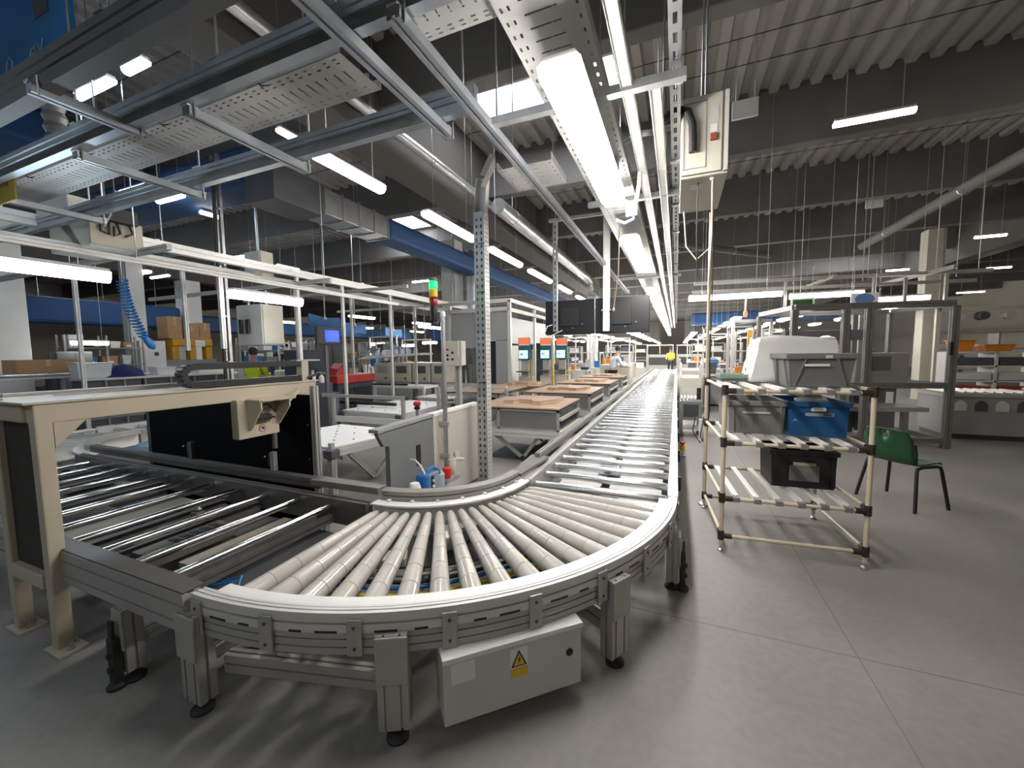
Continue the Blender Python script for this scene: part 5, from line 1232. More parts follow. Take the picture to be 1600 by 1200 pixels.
# cream cabinet above the conveyor
t = thing('ceiling_cabinet', 'cream electrical cabinet hung above the conveyor with a red switch', 'cabinet', (0.12, 2.88, 2.6))
bd = obj('body', MB().box(0.0, 0.25, 2.62, 3.25, 2.60, 3.05), BEIGED, t, bevel=0.006)
dr = obj('door', MB().box(0.004, 0.215, 2.605, 2.62, 2.615, 3.04), BEIGED, t, bevel=0.004)
obj('door_edge', MB().box(0.225, 0.245, 2.60, 2.62, 2.61, 3.04), LGREY, t)
fr = MB()
for (a0, a1, z0, z1) in ((0.015, 0.135, 3.005, 3.009), (0.015, 0.135, 2.645, 2.649), (0.015, 0.019, 2.645, 3.009), (0.131, 0.135, 2.645, 3.009)): fr.box(a0, a1, 2.602, 2.606, z0, z1)
obj('access_panel', fr, MGREY, dr)
obj('switch', MB().box(0.155, 0.19, 2.592, 2.606, 2.78, 2.82), mat('rust_red_switch', (0.28, 0.06, 0.03), 0.5, 0, 0.05), dr, bevel=0.003)
obj('switch_plate', MB().box(0.155, 0.19, 2.601, 2.606, 2.83, 2.87), WHITE, dr)
obj('switch_plate', MB().box(0.155, 0.195, 2.601, 2.606, 2.89, 2.97), LGREY, dr)
obj('label', MB().box(0.06, 0.13, 2.72, 2.80, 2.597, 2.601), WHITE, bd)
obj('gland_lamp', MB().lathe([(0.016, 0), (0.012, 1)], (0.175, 2.66, 2.60), (0.175, 2.66, 2.585), 12), WHITE, bd, smooth=True)
obj('hanging_cable', MB().tube([(0.10, 2.70, 2.60), (0.10, 2.71, 2.3), (0.11, 2.74, 2.05)], 0.004, 6), BLACK, t, smooth=True)
obj('hanging_cable', MB().tube([(0.175, 2.66, 2.585), (0.18, 2.68, 2.3), (0.17, 2.7, 1.98)], 0.005, 6), CREAM, t, smooth=True)
obj('hanging_cable', MB().tube([(0.03, 3.2, 2.6), (0.05, 3.2, 2.35), (0.12, 3.2, 2.25), (0.2, 3.2, 2.32), (0.22, 3.2, 2.6)], 0.005, 6), CREAM, t, smooth=True)
obj('conduit', MB().tube([(-0.10, 2.66, 2.98), (-0.02, 2.60, 2.99), (0.035, 2.57, 2.95), (0.06, 2.575, 2.88), (0.065, 2.58, 2.80), (0.065, 2.585, 2.73)], 0.022, 10), BLACK, t, smooth=True)
for s in (2.68, 3.18): obj('hanger_rod', MB().cyl((0.13, s, 3.05), (0.13, s, 6.0), 0.006, n=6), GALV, t)
# grey hoses near the lamp end
t = thing('hose_bundle', 'looped grey and white hoses between the big lamp end and the cabinet', 'hoses', (-0.25, 3.2, 2.85))
obj('hose', MB().tube([(-0.42, 3.0, 2.75), (-0.42, 3.0, 2.95), (-0.38, 3.0, 3.05), (-0.28, 3.0, 3.10), (-0.15, 3.0, 3.09), (-0.05, 3.0, 3.10)], 0.02, 8), LGREY, t, smooth=True)
obj('hose', MB().tube([(-0.40, 3.1, 2.72), (-0.34, 3.1, 2.68), (-0.30, 3.1, 2.62), (-0.31, 3.1, 2.56), (-0.37, 3.1, 2.54), (-0.43, 3.1, 2.57)], 0.012, 8), mat('pale_blue_hose', (0.35, 0.5, 0.65), 0.4, 0, 0), t, smooth=True)
obj('hose', MB().tube([(-0.26, 3.1, 3.0), (-0.27, 3.1, 2.8), (-0.30, 3.1, 2.62)], 0.016, 8), WHITE, t, smooth=True)
obj('gland', MB().box(-0.36, -0.28, 3.08, 3.14, 2.58, 2.66), LGREY, t, bevel=0.006)
t = thing('pull_cord', 'thin cream pull cord hanging in front of the displays', 'cord', (-0.62, 5.0, 2.2))
obj('cord', MB().tube([(-0.55, 4.2, 2.85), (-0.56, 4.2, 2.4), (-0.60, 4.2, 2.05)], 0.006, 6), CREAM, t, smooth=True)
obj('knob', MB().lathe([(0.004, 0), (0.014, 0.5), (0.006, 1)], (-0.60, 4.2, 2.05), (-0.605, 4.2, 2.01), 10), WHITE, t, smooth=True)

# ---------------------------------------------------------------- displays on posts
for i, (x, m, w, lb) in enumerate(((-1.74, GALV, 0.055, 'slotted steel drop post holding the left black display'), (-0.965, ALUW, 0.09, 'white drop post holding the right black display'))):
    t = thing('drop_post', lb, 'post', (x, 6.0, 1.9))
    if i == 0:
        obj('web', MB().perf((x-0.03, 5.97, 1.92), (0,0,1), (1,0,0), 1.65, 0.06, slots_cells(1.65, 0.06, 0.09, 0.05, [(0.03, 0.01)])), GALV, t, solid=0.003)
        for xx in (x-0.03, x+0.03): obj('flange', MB().box(xx-0.002, xx+0.002, 5.97, 6.02, 1.92, 3.57), ALUW, t)
    else:
        obj('tube', MB().box(x-w/2, x+w/2, 5.96, 6.04, 1.90, 3.57), WHITE, t, bevel=0.006)
        obj('collar', MB().box(x-w/2-0.02, x+w/2+0.02, 5.95, 6.05, 2.20, 2.215), ALUW, t)
for (x0, x1, lb) in ((-1.93, -1.15, 'black flat display seen from behind, left of the pair'), (-1.145, -0.36, 'black flat display seen from behind, right of the pair')):
    t = thing('display', lb, 'monitor', ((x0+x1)/2, 6.1, 1.87))
    b = obj('back_cover', MB().box(x0, x1, 6.07, 6.12, 1.87, 2.40), SCREEN, t, bevel=0.012)
    obj('screen', MB().box(x0+0.015, x1-0.015, 6.1205, 6.124, 1.89, 2.385), BLACK, t)
    obj('bracket', MB().box((x0+x1)/2-0.14, (x0+x1)/2+0.14, 6.045, 6.068, 2.0, 2.28), BLACK, t, bevel=0.005)
    for (sx, sz) in ((-0.2, 0.05), (-0.1, -0.12), (0.12, 0.1), (0.2, -0.1), (0.05, -0.16)):
        obj('screw', MB().lathe([(0.008, 0), (0.008, 1)], ((x0+x1)/2+sx, 6.07, 2.13+sz), ((x0+x1)/2+sx, 6.064, 2.13+sz), 8), ALUW, b)
t = thing('display_cable', 'white cable loop beside the left display', 'cable', (-1.85, 6.02, 1.9))
obj('cable', MB().tube([(-1.78, 5.95, 2.02), (-1.86, 5.95, 2.0), (-1.90, 5.95, 1.9), (-1.86, 5.95, 1.84), (-1.78, 5.95, 1.86), (-1.70, 5.95, 1.9), (-1.62, 5.95, 1.93)], 0.008, 6), WHITE, t, smooth=True)

# ---------------------------------------------------------------- pipes and ducts under the roof
def pipe_thing(name, pts, r, m, label, n=16, bands=0):
    t = thing(name, label, 'pipe', pts[0])
    obj('tube', MB().tube(pts, r, n), m, t, smooth=True)
    a, b = Vector(pts[0]), Vector(pts[1]); d = (b-a)
    for k in range(bands):
        p = a+d*((k+0.5)/bands); u = d.normalized()*0.015
        obj('joint_band', MB().cyl(p-u, p+u, r+0.006, n=n), GALV, t, smooth=True)
        obj('hanger_wire', MB().cyl((p.x, p.y, p.z), (p.x, p.y, 6.0), 0.004, n=5), GALV, t)
    return t
pipe_thing('silver_pipe', [(-3.78, 1.0, 4.78), (-3.78, 12.0, 4.78)], 0.075, PIPEM, 'slim silver lagged pipe clipped to the dark girder', bands=8)
pipe_thing('round_duct', [(-3.45, 7.7, 4.62), (-3.45, 15.4, 4.62), (-3.42, 16.0, 4.6), (-3.3, 16.4, 4.45), (-3.25, 16.5, 4.1)], 0.16, PIPEM, 'round silver duct running away above the displays', bands=5)
pipe_thing('round_duct', [(-5.95, 11.3, 0.0), (-5.95, 11.3, 3.99)], 0.27, PIPEM, 'thick vertical round duct behind the tower light', bands=0)
pipe_thing('round_duct', [(5.0, 6.0, 4.6), (5.0, 15.0, 4.6)], 0.11, CONC, 'round grey duct slanting across the right roof', bands=3)
pipe_thing('round_duct', [(-1.6, 12.0, 4.9), (2.6, 14.6, 4.5)], 0.10, CONC, 'grey duct crossing far behind the cream cabinet', bands=2)
t = thing('ventilation_duct', 'rectangular roof duct with dark plenum, silver section and blue fabric end', 'duct', (-5.75, 6, 4.3))
obj('plenum', MB().box(-6.15, -5.5, 4.25, 5.15, 3.92, 4.44), DGREY, t, bevel=0.01)
obj('metal_section', MB().box(-6.1, -5.55, 5.15, 6.85, 4.0, 4.42), PIPEM, t, bevel=0.008)
for y in (5.2, 5.6, 6.0, 6.4, 6.8): obj('flange', MB().box(-6.12, -5.53, y, y+0.03, 3.98, 4.44), GALV, t)
obj('blue_section', MB().box(-6.1, -5.55, 6.85, 22.0, 4.0, 4.45), BLUED, t, bevel=0.08)
for (y, z) in ((4.7, 4.44), (6.1, 4.42), (9, 4.45), (13, 4.45)): obj('hanger_rod', MB().cyl((-5.75, y, z-0.01), (-5.75, y, 6.0), 0.006, n=5), GALV, t)
def blue_duct(x0, x1, y0, y1, z0, z1, label):
    t = thing('blue_duct', label, 'duct', ((x0+x1)/2, (y0+y1)/2, z0))
    obj('fabric', MB().box(x0, x1, y0, y1, z0, z1), BLUED, t, bevel=0.09)
    ax = (x1-x0) > (y1-y0)
    for q in (0.15, 0.4, 0.65, 0.9):
        x = x0+(x1-x0)*q if ax else (x0+x1)/2; y = (y0+y1)/2 if ax else y0+(y1-y0)*q
        obj('hanger_wire', MB().cyl((x, y, z1-0.01), (x, y, 6.0), 0.005, n=5), GALV, t)
blue_duct(-12.0, -6.3, 4.35, 5.1, 4.35, 4.9, 'blue fabric duct crossing behind the ribbed strut beam')
blue_duct(-10.6, -9.2, 1.6, 4.2, 4.9, 5.5, 'dark blue fabric duct seen through the gap in the strut frame')
blue_duct(-18.6, -17.8, 3.5, 9.5, 2.7, 3.5, 'blue fabric duct far left beside the white column')
blue_duct(-20.0, -19.2, 9.5, 26.0, 2.7, 3.4, 'blue fabric duct far back on the left')
blue_duct(-15.0, -8.5, 22.0, 22.8, 2.4, 3.2, 'blue fabric duct across the far left back')
blue_duct(0.8, 8.0, 26.0, 26.8, 3.1, 3.8, 'blue fabric duct across the far end on the right')
# blue banner at the top left corner
t = thing('blue_banner', 'large blue hanging board with pale strokes at the top left corner', 'sign', (-4.9, 1.5, 3.68))
bb = obj('board', MB().box(-6.4, -3.79, 1.49, 1.53, 3.68, 4.9), mat('banner_blue', (0.012, 0.14, 0.36), 0.4, 0, 0.35, 1.5), t)
obj('dark_window', MB().box(-4.22, -4.02, 1.485, 1.49, 3.98, 4.35), DGREY, bb)
PALE = mat('pale_lettering', (0.35, 0.42, 0.45), 0.6, 0, 0)
for pts in ([(-4.36, 3.70), (-4.30, 3.80), (-4.25, 3.81), (-4.23, 3.75), (-4.26, 3.70)], [(-4.21, 3.82), (-4.16, 3.72)], [(-4.12, 3.83), (-4.20, 3.71)], [(-4.72, 3.74), (-4.68, 3.83)], [(-4.64, 3.72), (-4.60, 3.80), (-4.66, 3.85)]):
    obj('stroke', MB().tube([(x, 1.486, z) for x, z in pts], 0.006, 5), PALE, bb)
for x in (-5.6, -3.9): obj('hanger', MB().cyl((x, 1.51, 4.9), (x, 1.51, 6.0), 0.008, n=6), GALV, t)
t = thing('spiral_hose', 'silver corrugated flexible hose hanging below the blue board', 'hose', (-4.3, 1.6, 3.4))
sp = [(0.055 if k % 2 else 0.07, k/16) for k in range(17)]
obj('hose', MB().lathe(sp, (-4.30, 1.58, 3.15), (-4.22, 1.525, 3.74), 14), PIPEM, t, smooth=True)
t = thing('yellow_sign', 'small yellow sign plate at the left edge under the strut frame', 'sign', (-4.62, 1.4, 2.77))
obj('plate', MB().box(-4.80, -4.50, 1.395, 1.405, 2.77, 3.03), mat('dull_yellow_sign', (0.42, 0.30, 0.03), 0.6, 0, 0.2, 5), t)
obj('hook', MB().box(-4.66, -4.64, 1.395, 1.405, 3.03, 3.05), GALV, t)
obj('mark', MB().box(-4.75, -4.6, 1.391, 1.396, 2.88, 2.93), mat('brown_sign_mark', (0.2, 0.1, 0.02), 0.6, 0, 0.2), t)

# ---------------------------------------------------------------- left overhead work station frames
def rail_run(p0, p1, label, w=0.06, h=0.06, m=ALU, grp='left overhead rails', posts=()):
    t = thing('overhead_rail', label, 'rail', p0, group=grp)
    obj('profile', MB().ext(tslot(w, h), p0, p1), m, t)
    a, b = Vector(p0), Vector(p1)
    for q in posts:
        p = a+(b-a)*q; obj('hanger_rod', MB().cyl((p.x, p.y, p.z+h/2), (p.x, p.y, 6.0), 0.006, n=5), GALV, t)
    return t
rail_run((-6.05, 1.0, 3.0), (-6.05, 14.0, 3.0), 'long bright aluminium rail running away left of the tower light', 0.09, 0.12, ALUW, posts=(0.06, 0.16))
rail_run((-6.4, 3.0, 2.9), (-6.4, 16.0, 2.9), 'aluminium rail just behind the long bright rail', 0.06, 0.08, ALUW, posts=(0.3, 0.6))
rail_run((-7.2, 0.8, 3.02), (-7.2, 12.0, 3.02), 'aluminium rail over the left benches behind the beige unit', 0.07, 0.10, ALUW, posts=(0.2, 0.5))
rail_run((-5.12, 0.6, 2.585), (-5.12, 6.5, 2.585), 'aluminium rail carrying the left work lights', 0.04, 0.05, ALUW, posts=(0.3, 0.7))
rail_run((-5.5, 0.6, 2.7), (-5.5, 4.6, 2.7), 'second thin rail beside the left work lights', 0.04, 0.05, ALU)
for (y, z, lb) in ((2.5, 2.72, 'cross rail above the left strip light'), (4.55, 2.72, 'cross rail above the white wall cabinet'), (6.4, 2.9, 'cross rail above the blue monitor'), (9.2, 2.9, 'cross rail far back over the cream machines')):
    rail_run((-9.5, y, z), (-4.8, y, z), lb, 0.05, 0.06, ALU)
def drop(x, y, z0, z1, label, w=0.05, m=ALUW):
    t = thing('drop_post', label, 'post', (x, y, z0), group='slim drop posts on the left')
    obj('profile', MB().ext(tslot(w, w), (x, y, z0), (x, y, z1), up=(0, 1, 0)), m, t)
    obj('end_cap', MB().box(x-w/2, x+w/2, y-w/2, y+w/2, z0-0.012, z0), BLACK, t)
for (x, y, z0, z1, lb) in ((-9.0, 3.33, 0.0, 2.95, 'white post rising from the gantry top at the left'), (-6.05, 5.0, 0.0, 2.95, 'white post left of the blue monitor'), (-6.05, 6.0, 0.0, 2.95, 'white post just right of the blue monitor'),
        (-6.05, 7.4, 0.0, 2.95, 'slim white post above the cream machines'), (-6.4, 8.8, 0.0, 2.9, 'slim white post far behind the cream machines'), (-6.05, 10.0, 0.0, 2.95, 'slim white post left of the glazed room'),
        (-7.2, 5.9, 0.0, 3.0, 'slim white post behind the person in the yellow vest'), (-7.2, 7.4, 0.0, 3.0, 'slim white post behind the dark tool cabinets'), (-7.2, 3.9, 1.7, 3.0, 'short drop post right of the blue spiral hose'), (-5.5, 3.4, 1.7, 2.7, 'short hanging post beside the tall cable mast')):
    drop(x, y, z0, z1, lb)
t = thing('cable_mast', 'tall dark cable mast with red sleeves left of the white wall cabinet', 'mast', (-6.5, 4.05, 0))
for x in (-6.54, -6.42): obj('strut', MB().ext(cchan(0.05, 0.04), (x, 4.05, 0), (x, 4.05, 4.62), up=(0, 1, 0)), GALV, t)
obj('cable', MB().tube([(-6.48, 4.0, 0.8), (-6.47, 3.99, 2.0), (-6.49, 4.0, 3.2), (-6.47, 4.0, 4.5)], 0.025, 8), BLACK, t, smooth=True)
obj('red_sleeve', MB().cyl((-6.48, 3.98, 2.62), (-6.48, 3.98, 2.85), 0.035), REDD, t, smooth=True)
for z in (1.5, 2.2, 3.0, 3.8): obj('cross_tie', MB().box(-6.57, -6.39, 4.0, 4.06, z, z+0.03), GALV, t)
# beige units hanging from the strut frame at the left
t = thing('beige_junction_unit', 'beige boxes with open wiring hung from the strut frame at the left', 'electrical box', (-5.7, 2.35, 2.75))
obj('large_box', MB().box(-6.1, -5.32, 2.10, 2.52, 2.70, 3.0), BEIGED, t, bevel=0.008)
ob = obj('open_box', MB().box(-5.32, -5.29, 2.10, 2.52, 2.72, 2.99), BEIGE, t, bevel=0.004)
obj('dark_driver', MB().box(-5.36, -5.22, 2.16, 2.46, 2.96, 3.10), BLACK, t, bevel=0.008)
for pts in ([(-5.27, 2.18, 2.97), (-5.26, 2.17, 2.85), (-5.26, 2.23, 2.83), (-5.27, 2.24, 2.95)], [(-5.27, 2.30, 2.97), (-5.26, 2.32, 2.86), (-5.26, 2.27, 2.82), (-5.27, 2.28, 2.92)], [(-5.27, 2.40, 2.97), (-5.26, 2.42, 2.88), (-5.26, 2.36, 2.84)]):
    obj('wire', MB().tube(pts, 0.012, 6), BLACK, t, smooth=True)
obj('flat_box', MB().box(-6.4, -5.72, 2.12, 2.48, 3.12, 3.26), BEIGED, t, bevel=0.01)
for k in range(4): obj('bundle', MB().tube([(-6.6, 2.14, 3.05+0.015*k), (-6.1, 2.12, 3.02+0.02*k), (-5.6, 2.14, 3.05+0.01*k)], 0.018, 6), LGREY if k % 2 else DGREY, t, smooth=True)
obj('hanger_rod', MB().cyl((-5.75, 2.3, 2.99), (-5.75, 2.3, 6.0), 0.008, n=6), GALV, t)
t = thing('lamp_adapter_cable', 'thin white cable hanging from the beige unit', 'cable', (-5.1, 2.2, 2.9))
obj('cable', MB().tube([(-5.27, 2.2, 2.9), (-5.15, 2.2, 2.98), (-5.05, 2.2, 3.08), (-5.0, 2.2, 3.2)], 0.008, 6), WHITE, t, smooth=True)
# boxes on the rails
t = thing('wall_cabinet', 'white wall cabinet with two black grips hanging at the left', 'cabinet', (-6.65, 4.6, 1.78))
obj('body', MB().box(-6.98, -6.36, 4.55, 4.95, 1.78, 2.46), LGREY, t, bevel=0.01)
obj('side_door', MB().box(-6.36, -6.34, 4.57, 4.93, 1.80, 2.44), BEIGED, t, bevel=0.004)
for x in (-6.85, -6.68): obj('grip', MB().box(x-0.04, x+0.04, 4.51, 4.55, 1.98, 2.22), BLACK, t, bevel=0.015)
for s in (-6.9, -6.45): obj('hanger', MB().box(s-0.015, s+0.015, 4.7, 4.73, 2.46, 2.7), GALV, t)
t = thing('rail_box', 'small beige box standing on the long overhead rail', 'electrical box', (-6.35, 4.6, 2.95))
obj('body', MB().box(-6.62, -6.22, 4.5, 4.72, 2.86, 3.3), BEIGED, t, bevel=0.01)
obj('door', MB().box(-6.60, -6.24, 4.49, 4.50, 2.88, 3.28), LGREY, t)
obj('lock', MB().cyl((-6.3, 4.49, 3.0), (-6.3, 4.475, 3.0), 0.02), BLACK, t)
obj('hanger', MB().box(-6.45, -6.42, 4.6, 4.63, 3.3, 6.0), GALV, t)
# coiled blue air hose
t = thing('coiled_air_hose', 'blue coiled air hose hanging at the left', 'hose', (-6.95, 3.1, 1.85))
pts = []
for k in range(181):
    s = k/180; an = 2*PI*18*s
    c = Vector((-7.0, 3.06+0.02*s+0.18*s*s, 2.66-0.78*s))
    pts.append((c.x+0.07*math.cos(an), c.y+0.055*math.sin(an), c.z))
obj('coil', MB().tube(pts, 0.011, 5), BLUE, t, smooth=True)
obj('suspension', MB().cyl((-7.0, 3.06, 2.64), (-7.0, 3.06, 6.08), 0.006, n=5), GALV, t)
obj('gun', MB().lathe([(0.02, 0), (0.05, 0.4), (0.05, 0.8), (0.02, 1)], (-7.0, 3.24, 1.92), (-7.0, 3.36, 1.72), 10), BLUE, t, smooth=True)

# ---------------------------------------------------------------- left background benches and goods
def cardbox(x0, x1, y0, y1, z0, z1, label, m=CARD):
    t = thing('cardboard_box', label, 'box', ((x0+x1)/2, (y0+y1)/2, z0))
    obj('body', MB().box(x0, x1, y0, y1, z0, z1), m, t, bevel=0.006)
    obj('tape', MB().box(x1-0.001, x1+0.003, (y0+y1)/2-0.03, (y0+y1)/2+0.03, z0+(z1-z0)*0.6, z1+0.002), mat('beige_tape', (0.5, 0.36, 0.2), 0.4, 0, 0.05), t)
    obj('flap_seam', MB().box(x0, x1, (y0+y1)/2-0.004, (y0+y1)/2+0.004, z1, z1+0.002), DGREY, t)
    return t
def bench(x0, x1, y0, y1, h, label, m_top=LGREY, bins=(), panel=None):
    t = thing('work_bench', label, 'bench', ((x0+x1)/2, (y0+y1)/2, 0), group='work benches')
    obj('top', MB().box(x0, x1, y0, y1, h-0.04, h), m_top, t, bevel=0.006)
    for (x, y) in ((x0+0.04, y0+0.04), (x1-0.04, y0+0.04), (x0+0.04, y1-0.04), (x1-0.04, y1-0.04)):
        obj('leg', MB().box(x-0.03, x+0.03, y-0.03, y+0.03, 0, h-0.04), MGREY, t)
    obj('lower_shelf', MB().box(x0+0.05, x1-0.05, y0+0.05, y1-0.05, 0.3, 0.33), MGREY, t)
    if panel: obj('back_panel', MB().box(x0+0.02, x0+0.05, y0, y1, h, h+panel), MGREY, t)
    return t
bench(-11.9, -10.9, 2.2, 4.1, 1.26, 'high bench at the left edge behind the gantry top')
cardbox(-11.6, -11.0, 3.2, 4.0, 1.262, 1.58, 'long brown cardboard box on the high bench at the left edge')
t = thing('steel_tube', 'shiny steel tube lying on the high bench in front of the cardboard box', 'tube', (-10.95, 3.2, 1.27))
obj('tube', MB().cyl((-10.95, 2.4, 1.30), (-10.95, 3.92, 1.30), 0.035), CHROME, t, smooth=True)
obj('end_stop', MB().box(-11.0, -10.9, 3.93, 4.02, 1.262, 1.40), CARD, t)
cardbox(-12.6, -11.4, 4.0, 4.9, 0.0, 0.33, 'open brown cardboard box on the floor seen under the gantry')
t = thing('blue_sheet_stack', 'dark blue folded sheet on the cardboard box under the gantry', 'sheet', (-12.0, 4.5, 0.34))
obj('sheet', MB().box(-12.4, -11.5, 4.1, 4.8, 0.335, 0.42), mat('navy_fabric', (0.03, 0.04, 0.16), 0.8, 0, 0.1), t, bevel=0.03)
obj('fold', MB().box(-12.3, -11.6, 4.2, 4.7, 0.42, 0.46), MATS['navy_fabric'], t, bevel=0.02)
t = thing('blue_cover_lump', 'blue plastic cover lying in the left curve infield', 'cover', (-5.95, 2.85, 0))
obj('cover', MB().lathe([(0.32, 0), (0.36, 0.5), (0.30, 0.9), (0.1, 1)], (-5.9, 2.9, 0.40), (-5.9, 2.9, 0.56), 20), mat('slate_blue_plastic', (0.12, 0.18, 0.27), 0.5, 0, 0.05), t, smooth=True)
obj('stand', MB().cyl((-5.9, 2.9, 0), (-5.9, 2.9, 0.40), 0.12), DGREY, t, smooth=True)
# dark parts benches with pale bins
BIN = mat('pale_bin_plastic', (0.50, 0.50, 0.49), 0.5, 0, 0.05)
def bin_bench(x0, x1, y0, y1, label, seed):
    rnd = random.Random(seed)
    t = thing('parts_bench', label, 'bench', ((x0+x1)/2, (y0+y1)/2, 0), group='dark parts benches')
    obj('carcass', MB().box(x0, x1-0.03, y0, y1, 0.05, 1.18), DGREY, t)
    obj('top', MB().box(x0-0.03, x1+0.05, y0-0.03, y1+0.03, 1.18, 1.22), LGREY, t, bevel=0.006)
    n = max(3, int((y1-y0)/0.42))
    for i in range(n):
        ya = y0+(y1-y0)*i/n
        obj('divider', MB().box(x1-0.03, x1+0.02, ya-0.012, ya+0.012, 0.05, 1.18), MGREY, t)
        for z in (0.15, 0.5, 0.85):
            if rnd.random() < 0.75: obj('bin', MB().tapbox((x1-0.02, ya+0.21, z), (0.05, 0.11), (0.06, 0.13), 0.17), BIN if rnd.random() < 0.6 else MGREY, t)
    for z in (0.45, 0.8): obj('shelf', MB().box(x1-0.03, x1+0.02, y0, y1, z, z+0.025), MGREY, t)
bin_bench(-10.5, -10.0, 3.72, 4.55, 'dark parts bench with pale bins behind the left gantry end', 3)
bin_bench(-10.5, -10.0, 4.6, 6.4, 'long dark parts bench with pale bins behind the cable chain', 5)
bin_bench(-12.5, -11.9, 5.5, 8.5, 'far dark parts bench further left behind the first benches', 8)
for (x, y, w, d, h, m, lb) in ((-10.25, 3.9, 0.35, 0.5, 0.28, mat('clear_tub_white', (0.62, 0.64, 0.65), 0.3, 0, 0.05), 'clear plastic tubs on the left parts bench'), (-10.2, 5.0, 0.35, 0.35, 0.16, WHITE, 'white bin box on the parts bench below the orange machine'), (-10.2, 5.95, 0.35, 0.7, 0.2, WHITE, 'larger white open box on the parts bench')):
    t = thing('storage_tub', lb, 'tub', (x, y, 1.22))
    obj('tub', MB().tapbox((x, y, 1.22), (w/2-0.03, d/2-0.03), (w/2, d/2), h), m, t, bevel=0.01)
    obj('rim', MB().box(x-w/2-0.01, x+w/2+0.01, y-d/2-0.01, y+d/2+0.01, 1.22+h, 1.235+h), m, t)
t = thing('blue_cloth_heap', 'crumpled dark blue cloth heap on the parts bench', 'cloth', (-10.2, 4.35, 1.22))
hv = []
for j in range(6):
    for i in range(14):
        an = 2*PI*i/14; r_ = (0.36*(1-(j/5)**1.6)+0.02)*(1+0.18*math.sin(3*an+j))
        hv.append((-10.2+r_*0.5*math.cos(an), 4.35+r_*math.sin(an), 1.222+0.24*j/5+0.02*math.sin(4*an)*(1 if j else 0)))
obj('cloth', MB().add(hv, [(j*14+i, j*14+(i+1) % 14, (j+1)*14+(i+1) % 14, (j+1)*14+i) for j in range(5) for i in range(14)]+[tuple(70+i for i in range(14))]), mat('dark_blue_cloth', (0.012, 0.015, 0.10), 0.85, 0, 0.15), t, smooth=True, sharp=80)
def cabinet(x0, x1, y0, y1, h, m, label, doors=2, group=None, z0=0.0, trim=DGREY):
    t = thing('storage_cabinet', label, 'cabinet', ((x0+x1)/2, (y0+y1)/2, z0), group=group)
    obj('body', MB().box(x0, x1, y0, y1, z0, z0+h), m, t, bevel=0.01)
    for i in range(doors):
        a = y0+(y1-y0)*i/doors; b = y0+(y1-y0)*(i+1)/doors
        d = obj('door', MB().box(x1, x1+0.012, a+0.015, b-0.015, z0+0.06, z0+h-0.03), m, t, bevel=0.003)
        obj('handle', MB().box(x1+0.012, x1+0.03, b-0.08, b-0.06, z0+h*0.45, z0+h*0.6), trim, d)
    for i in range(doors):
        a = x0+(x1-x0)*i/doors; b = x0+(x1-x0)*(i+1)/doors
        d = obj('panel', MB().box(a+0.015, b-0.015, y0-0.012, y0, z0+0.06, z0+h-0.03), m, t, bevel=0.003)
    return t
cabinet(-13.2, -12.6, 4.25, 4.85, 1.75, DGREY, 'dark drawer tower beside the white column')
cabinet(-11.3, -10.8, 6.6, 7.3, 1.4, MGREY, 'mid grey cabinet behind the end of the cable chain')
cabinet(-8.9, -8.4, 6.6, 7.3, 1.25, LGREY, 'light grey cabinet left of the dark tool cabinets')
cabinet(-8.15, -7.65, 6.3, 7.0, 1.72, NAVY, 'tall navy cabinet behind the gantry end', 1)
cabinet(-6.9, -6.4, 5.45, 6.0, 1.05, NAVY, 'low navy cabinet with white bottles, right of the gantry end', 1)
cabinet(-8.9, -8.4, 7.4, 8.4, 1.9, DGREY, 'tall dark rack cabinet behind the red tool cart')
# monitor with a blue screen
t = thing('monitor', 'dark monitor with a glowing blue screen on a post', 'monitor', (-6.0, 5.55, 1.8))
obj('casing', MB().box(-6.02, -5.96, 5.28, 5.82, 1.80, 2.12), BLACK, t, bevel=0.012)
obj('screen', MB().box(-5.96, -5.955, 5.46, 5.78, 1.85, 2.06), mat('lit_blue_screen', (0.01, 0.05, 0.6), 0.3, 0, 0, emit=0.8, emitcol=(0.0, 0.05, 1.0)), t)
obj('stand', MB().box(-6.05, -6.01, 5.5, 5.56, 0.9, 1.85), DGREY, t)
obj('foot', MB().box(-6.2, -5.9, 5.4, 5.66, 0.0, 0.9), DGREY, t)
# red tool cart
t = thing('tool_cart', 'red and black tool cart between the navy cabinet and cream machines', 'cart', (-7.0, 7.1, 0))
obj('body', MB().box(-7.3, -6.9, 6.6, 7.7, 0.15, 0.95), NAVY, t, bevel=0.015)
obj('red_top', MB().box(-7.35, -6.85, 6.55, 7.75, 0.95, 1.15), REDD, t, bevel=0.03)
obj('red_vice', MB().prism([(6.6, 1.15), (7.0, 1.15), (6.95, 1.38), (6.85, 1.42), (6.7, 1.30)], 'x', -7.25, -6.95), REDD, t)
for y in (6.75, 7.05, 7.35): obj('drawer', MB().box(-6.9, -6.885, y, y+0.26, 0.3, 0.85), BLACK, t, bevel=0.005)
for y in (6.7, 7.6): obj('wheel', MB().cyl((-6.98, y, 0.08), (-6.92, y, 0.08), 0.08, n=14), BLACK, t, smooth=True)
# bottle on the navy cabinet
for (y, h, lb) in ((5.62, 0.26, 'white spray bottle on the low navy cabinet'), (5.82, 0.2, 'small white bottle on the low navy cabinet')):
    t = thing('bottle', lb, 'bottle', (-6.5, y, 1.05))
    obj('body', MB().lathe([(0.045, 0), (0.05, 0.1), (0.05, 0.6), (0.02, 0.75), (0.02, 0.85)], (-6.5, y, 1.05), (-6.5, y, 1.05+h), 12), WHITE, t, smooth=True)
    obj('cap', MB().cyl((-6.5, y, 1.05+h*0.85), (-6.5, y, 1.05+h), 0.022), LGREY, t)
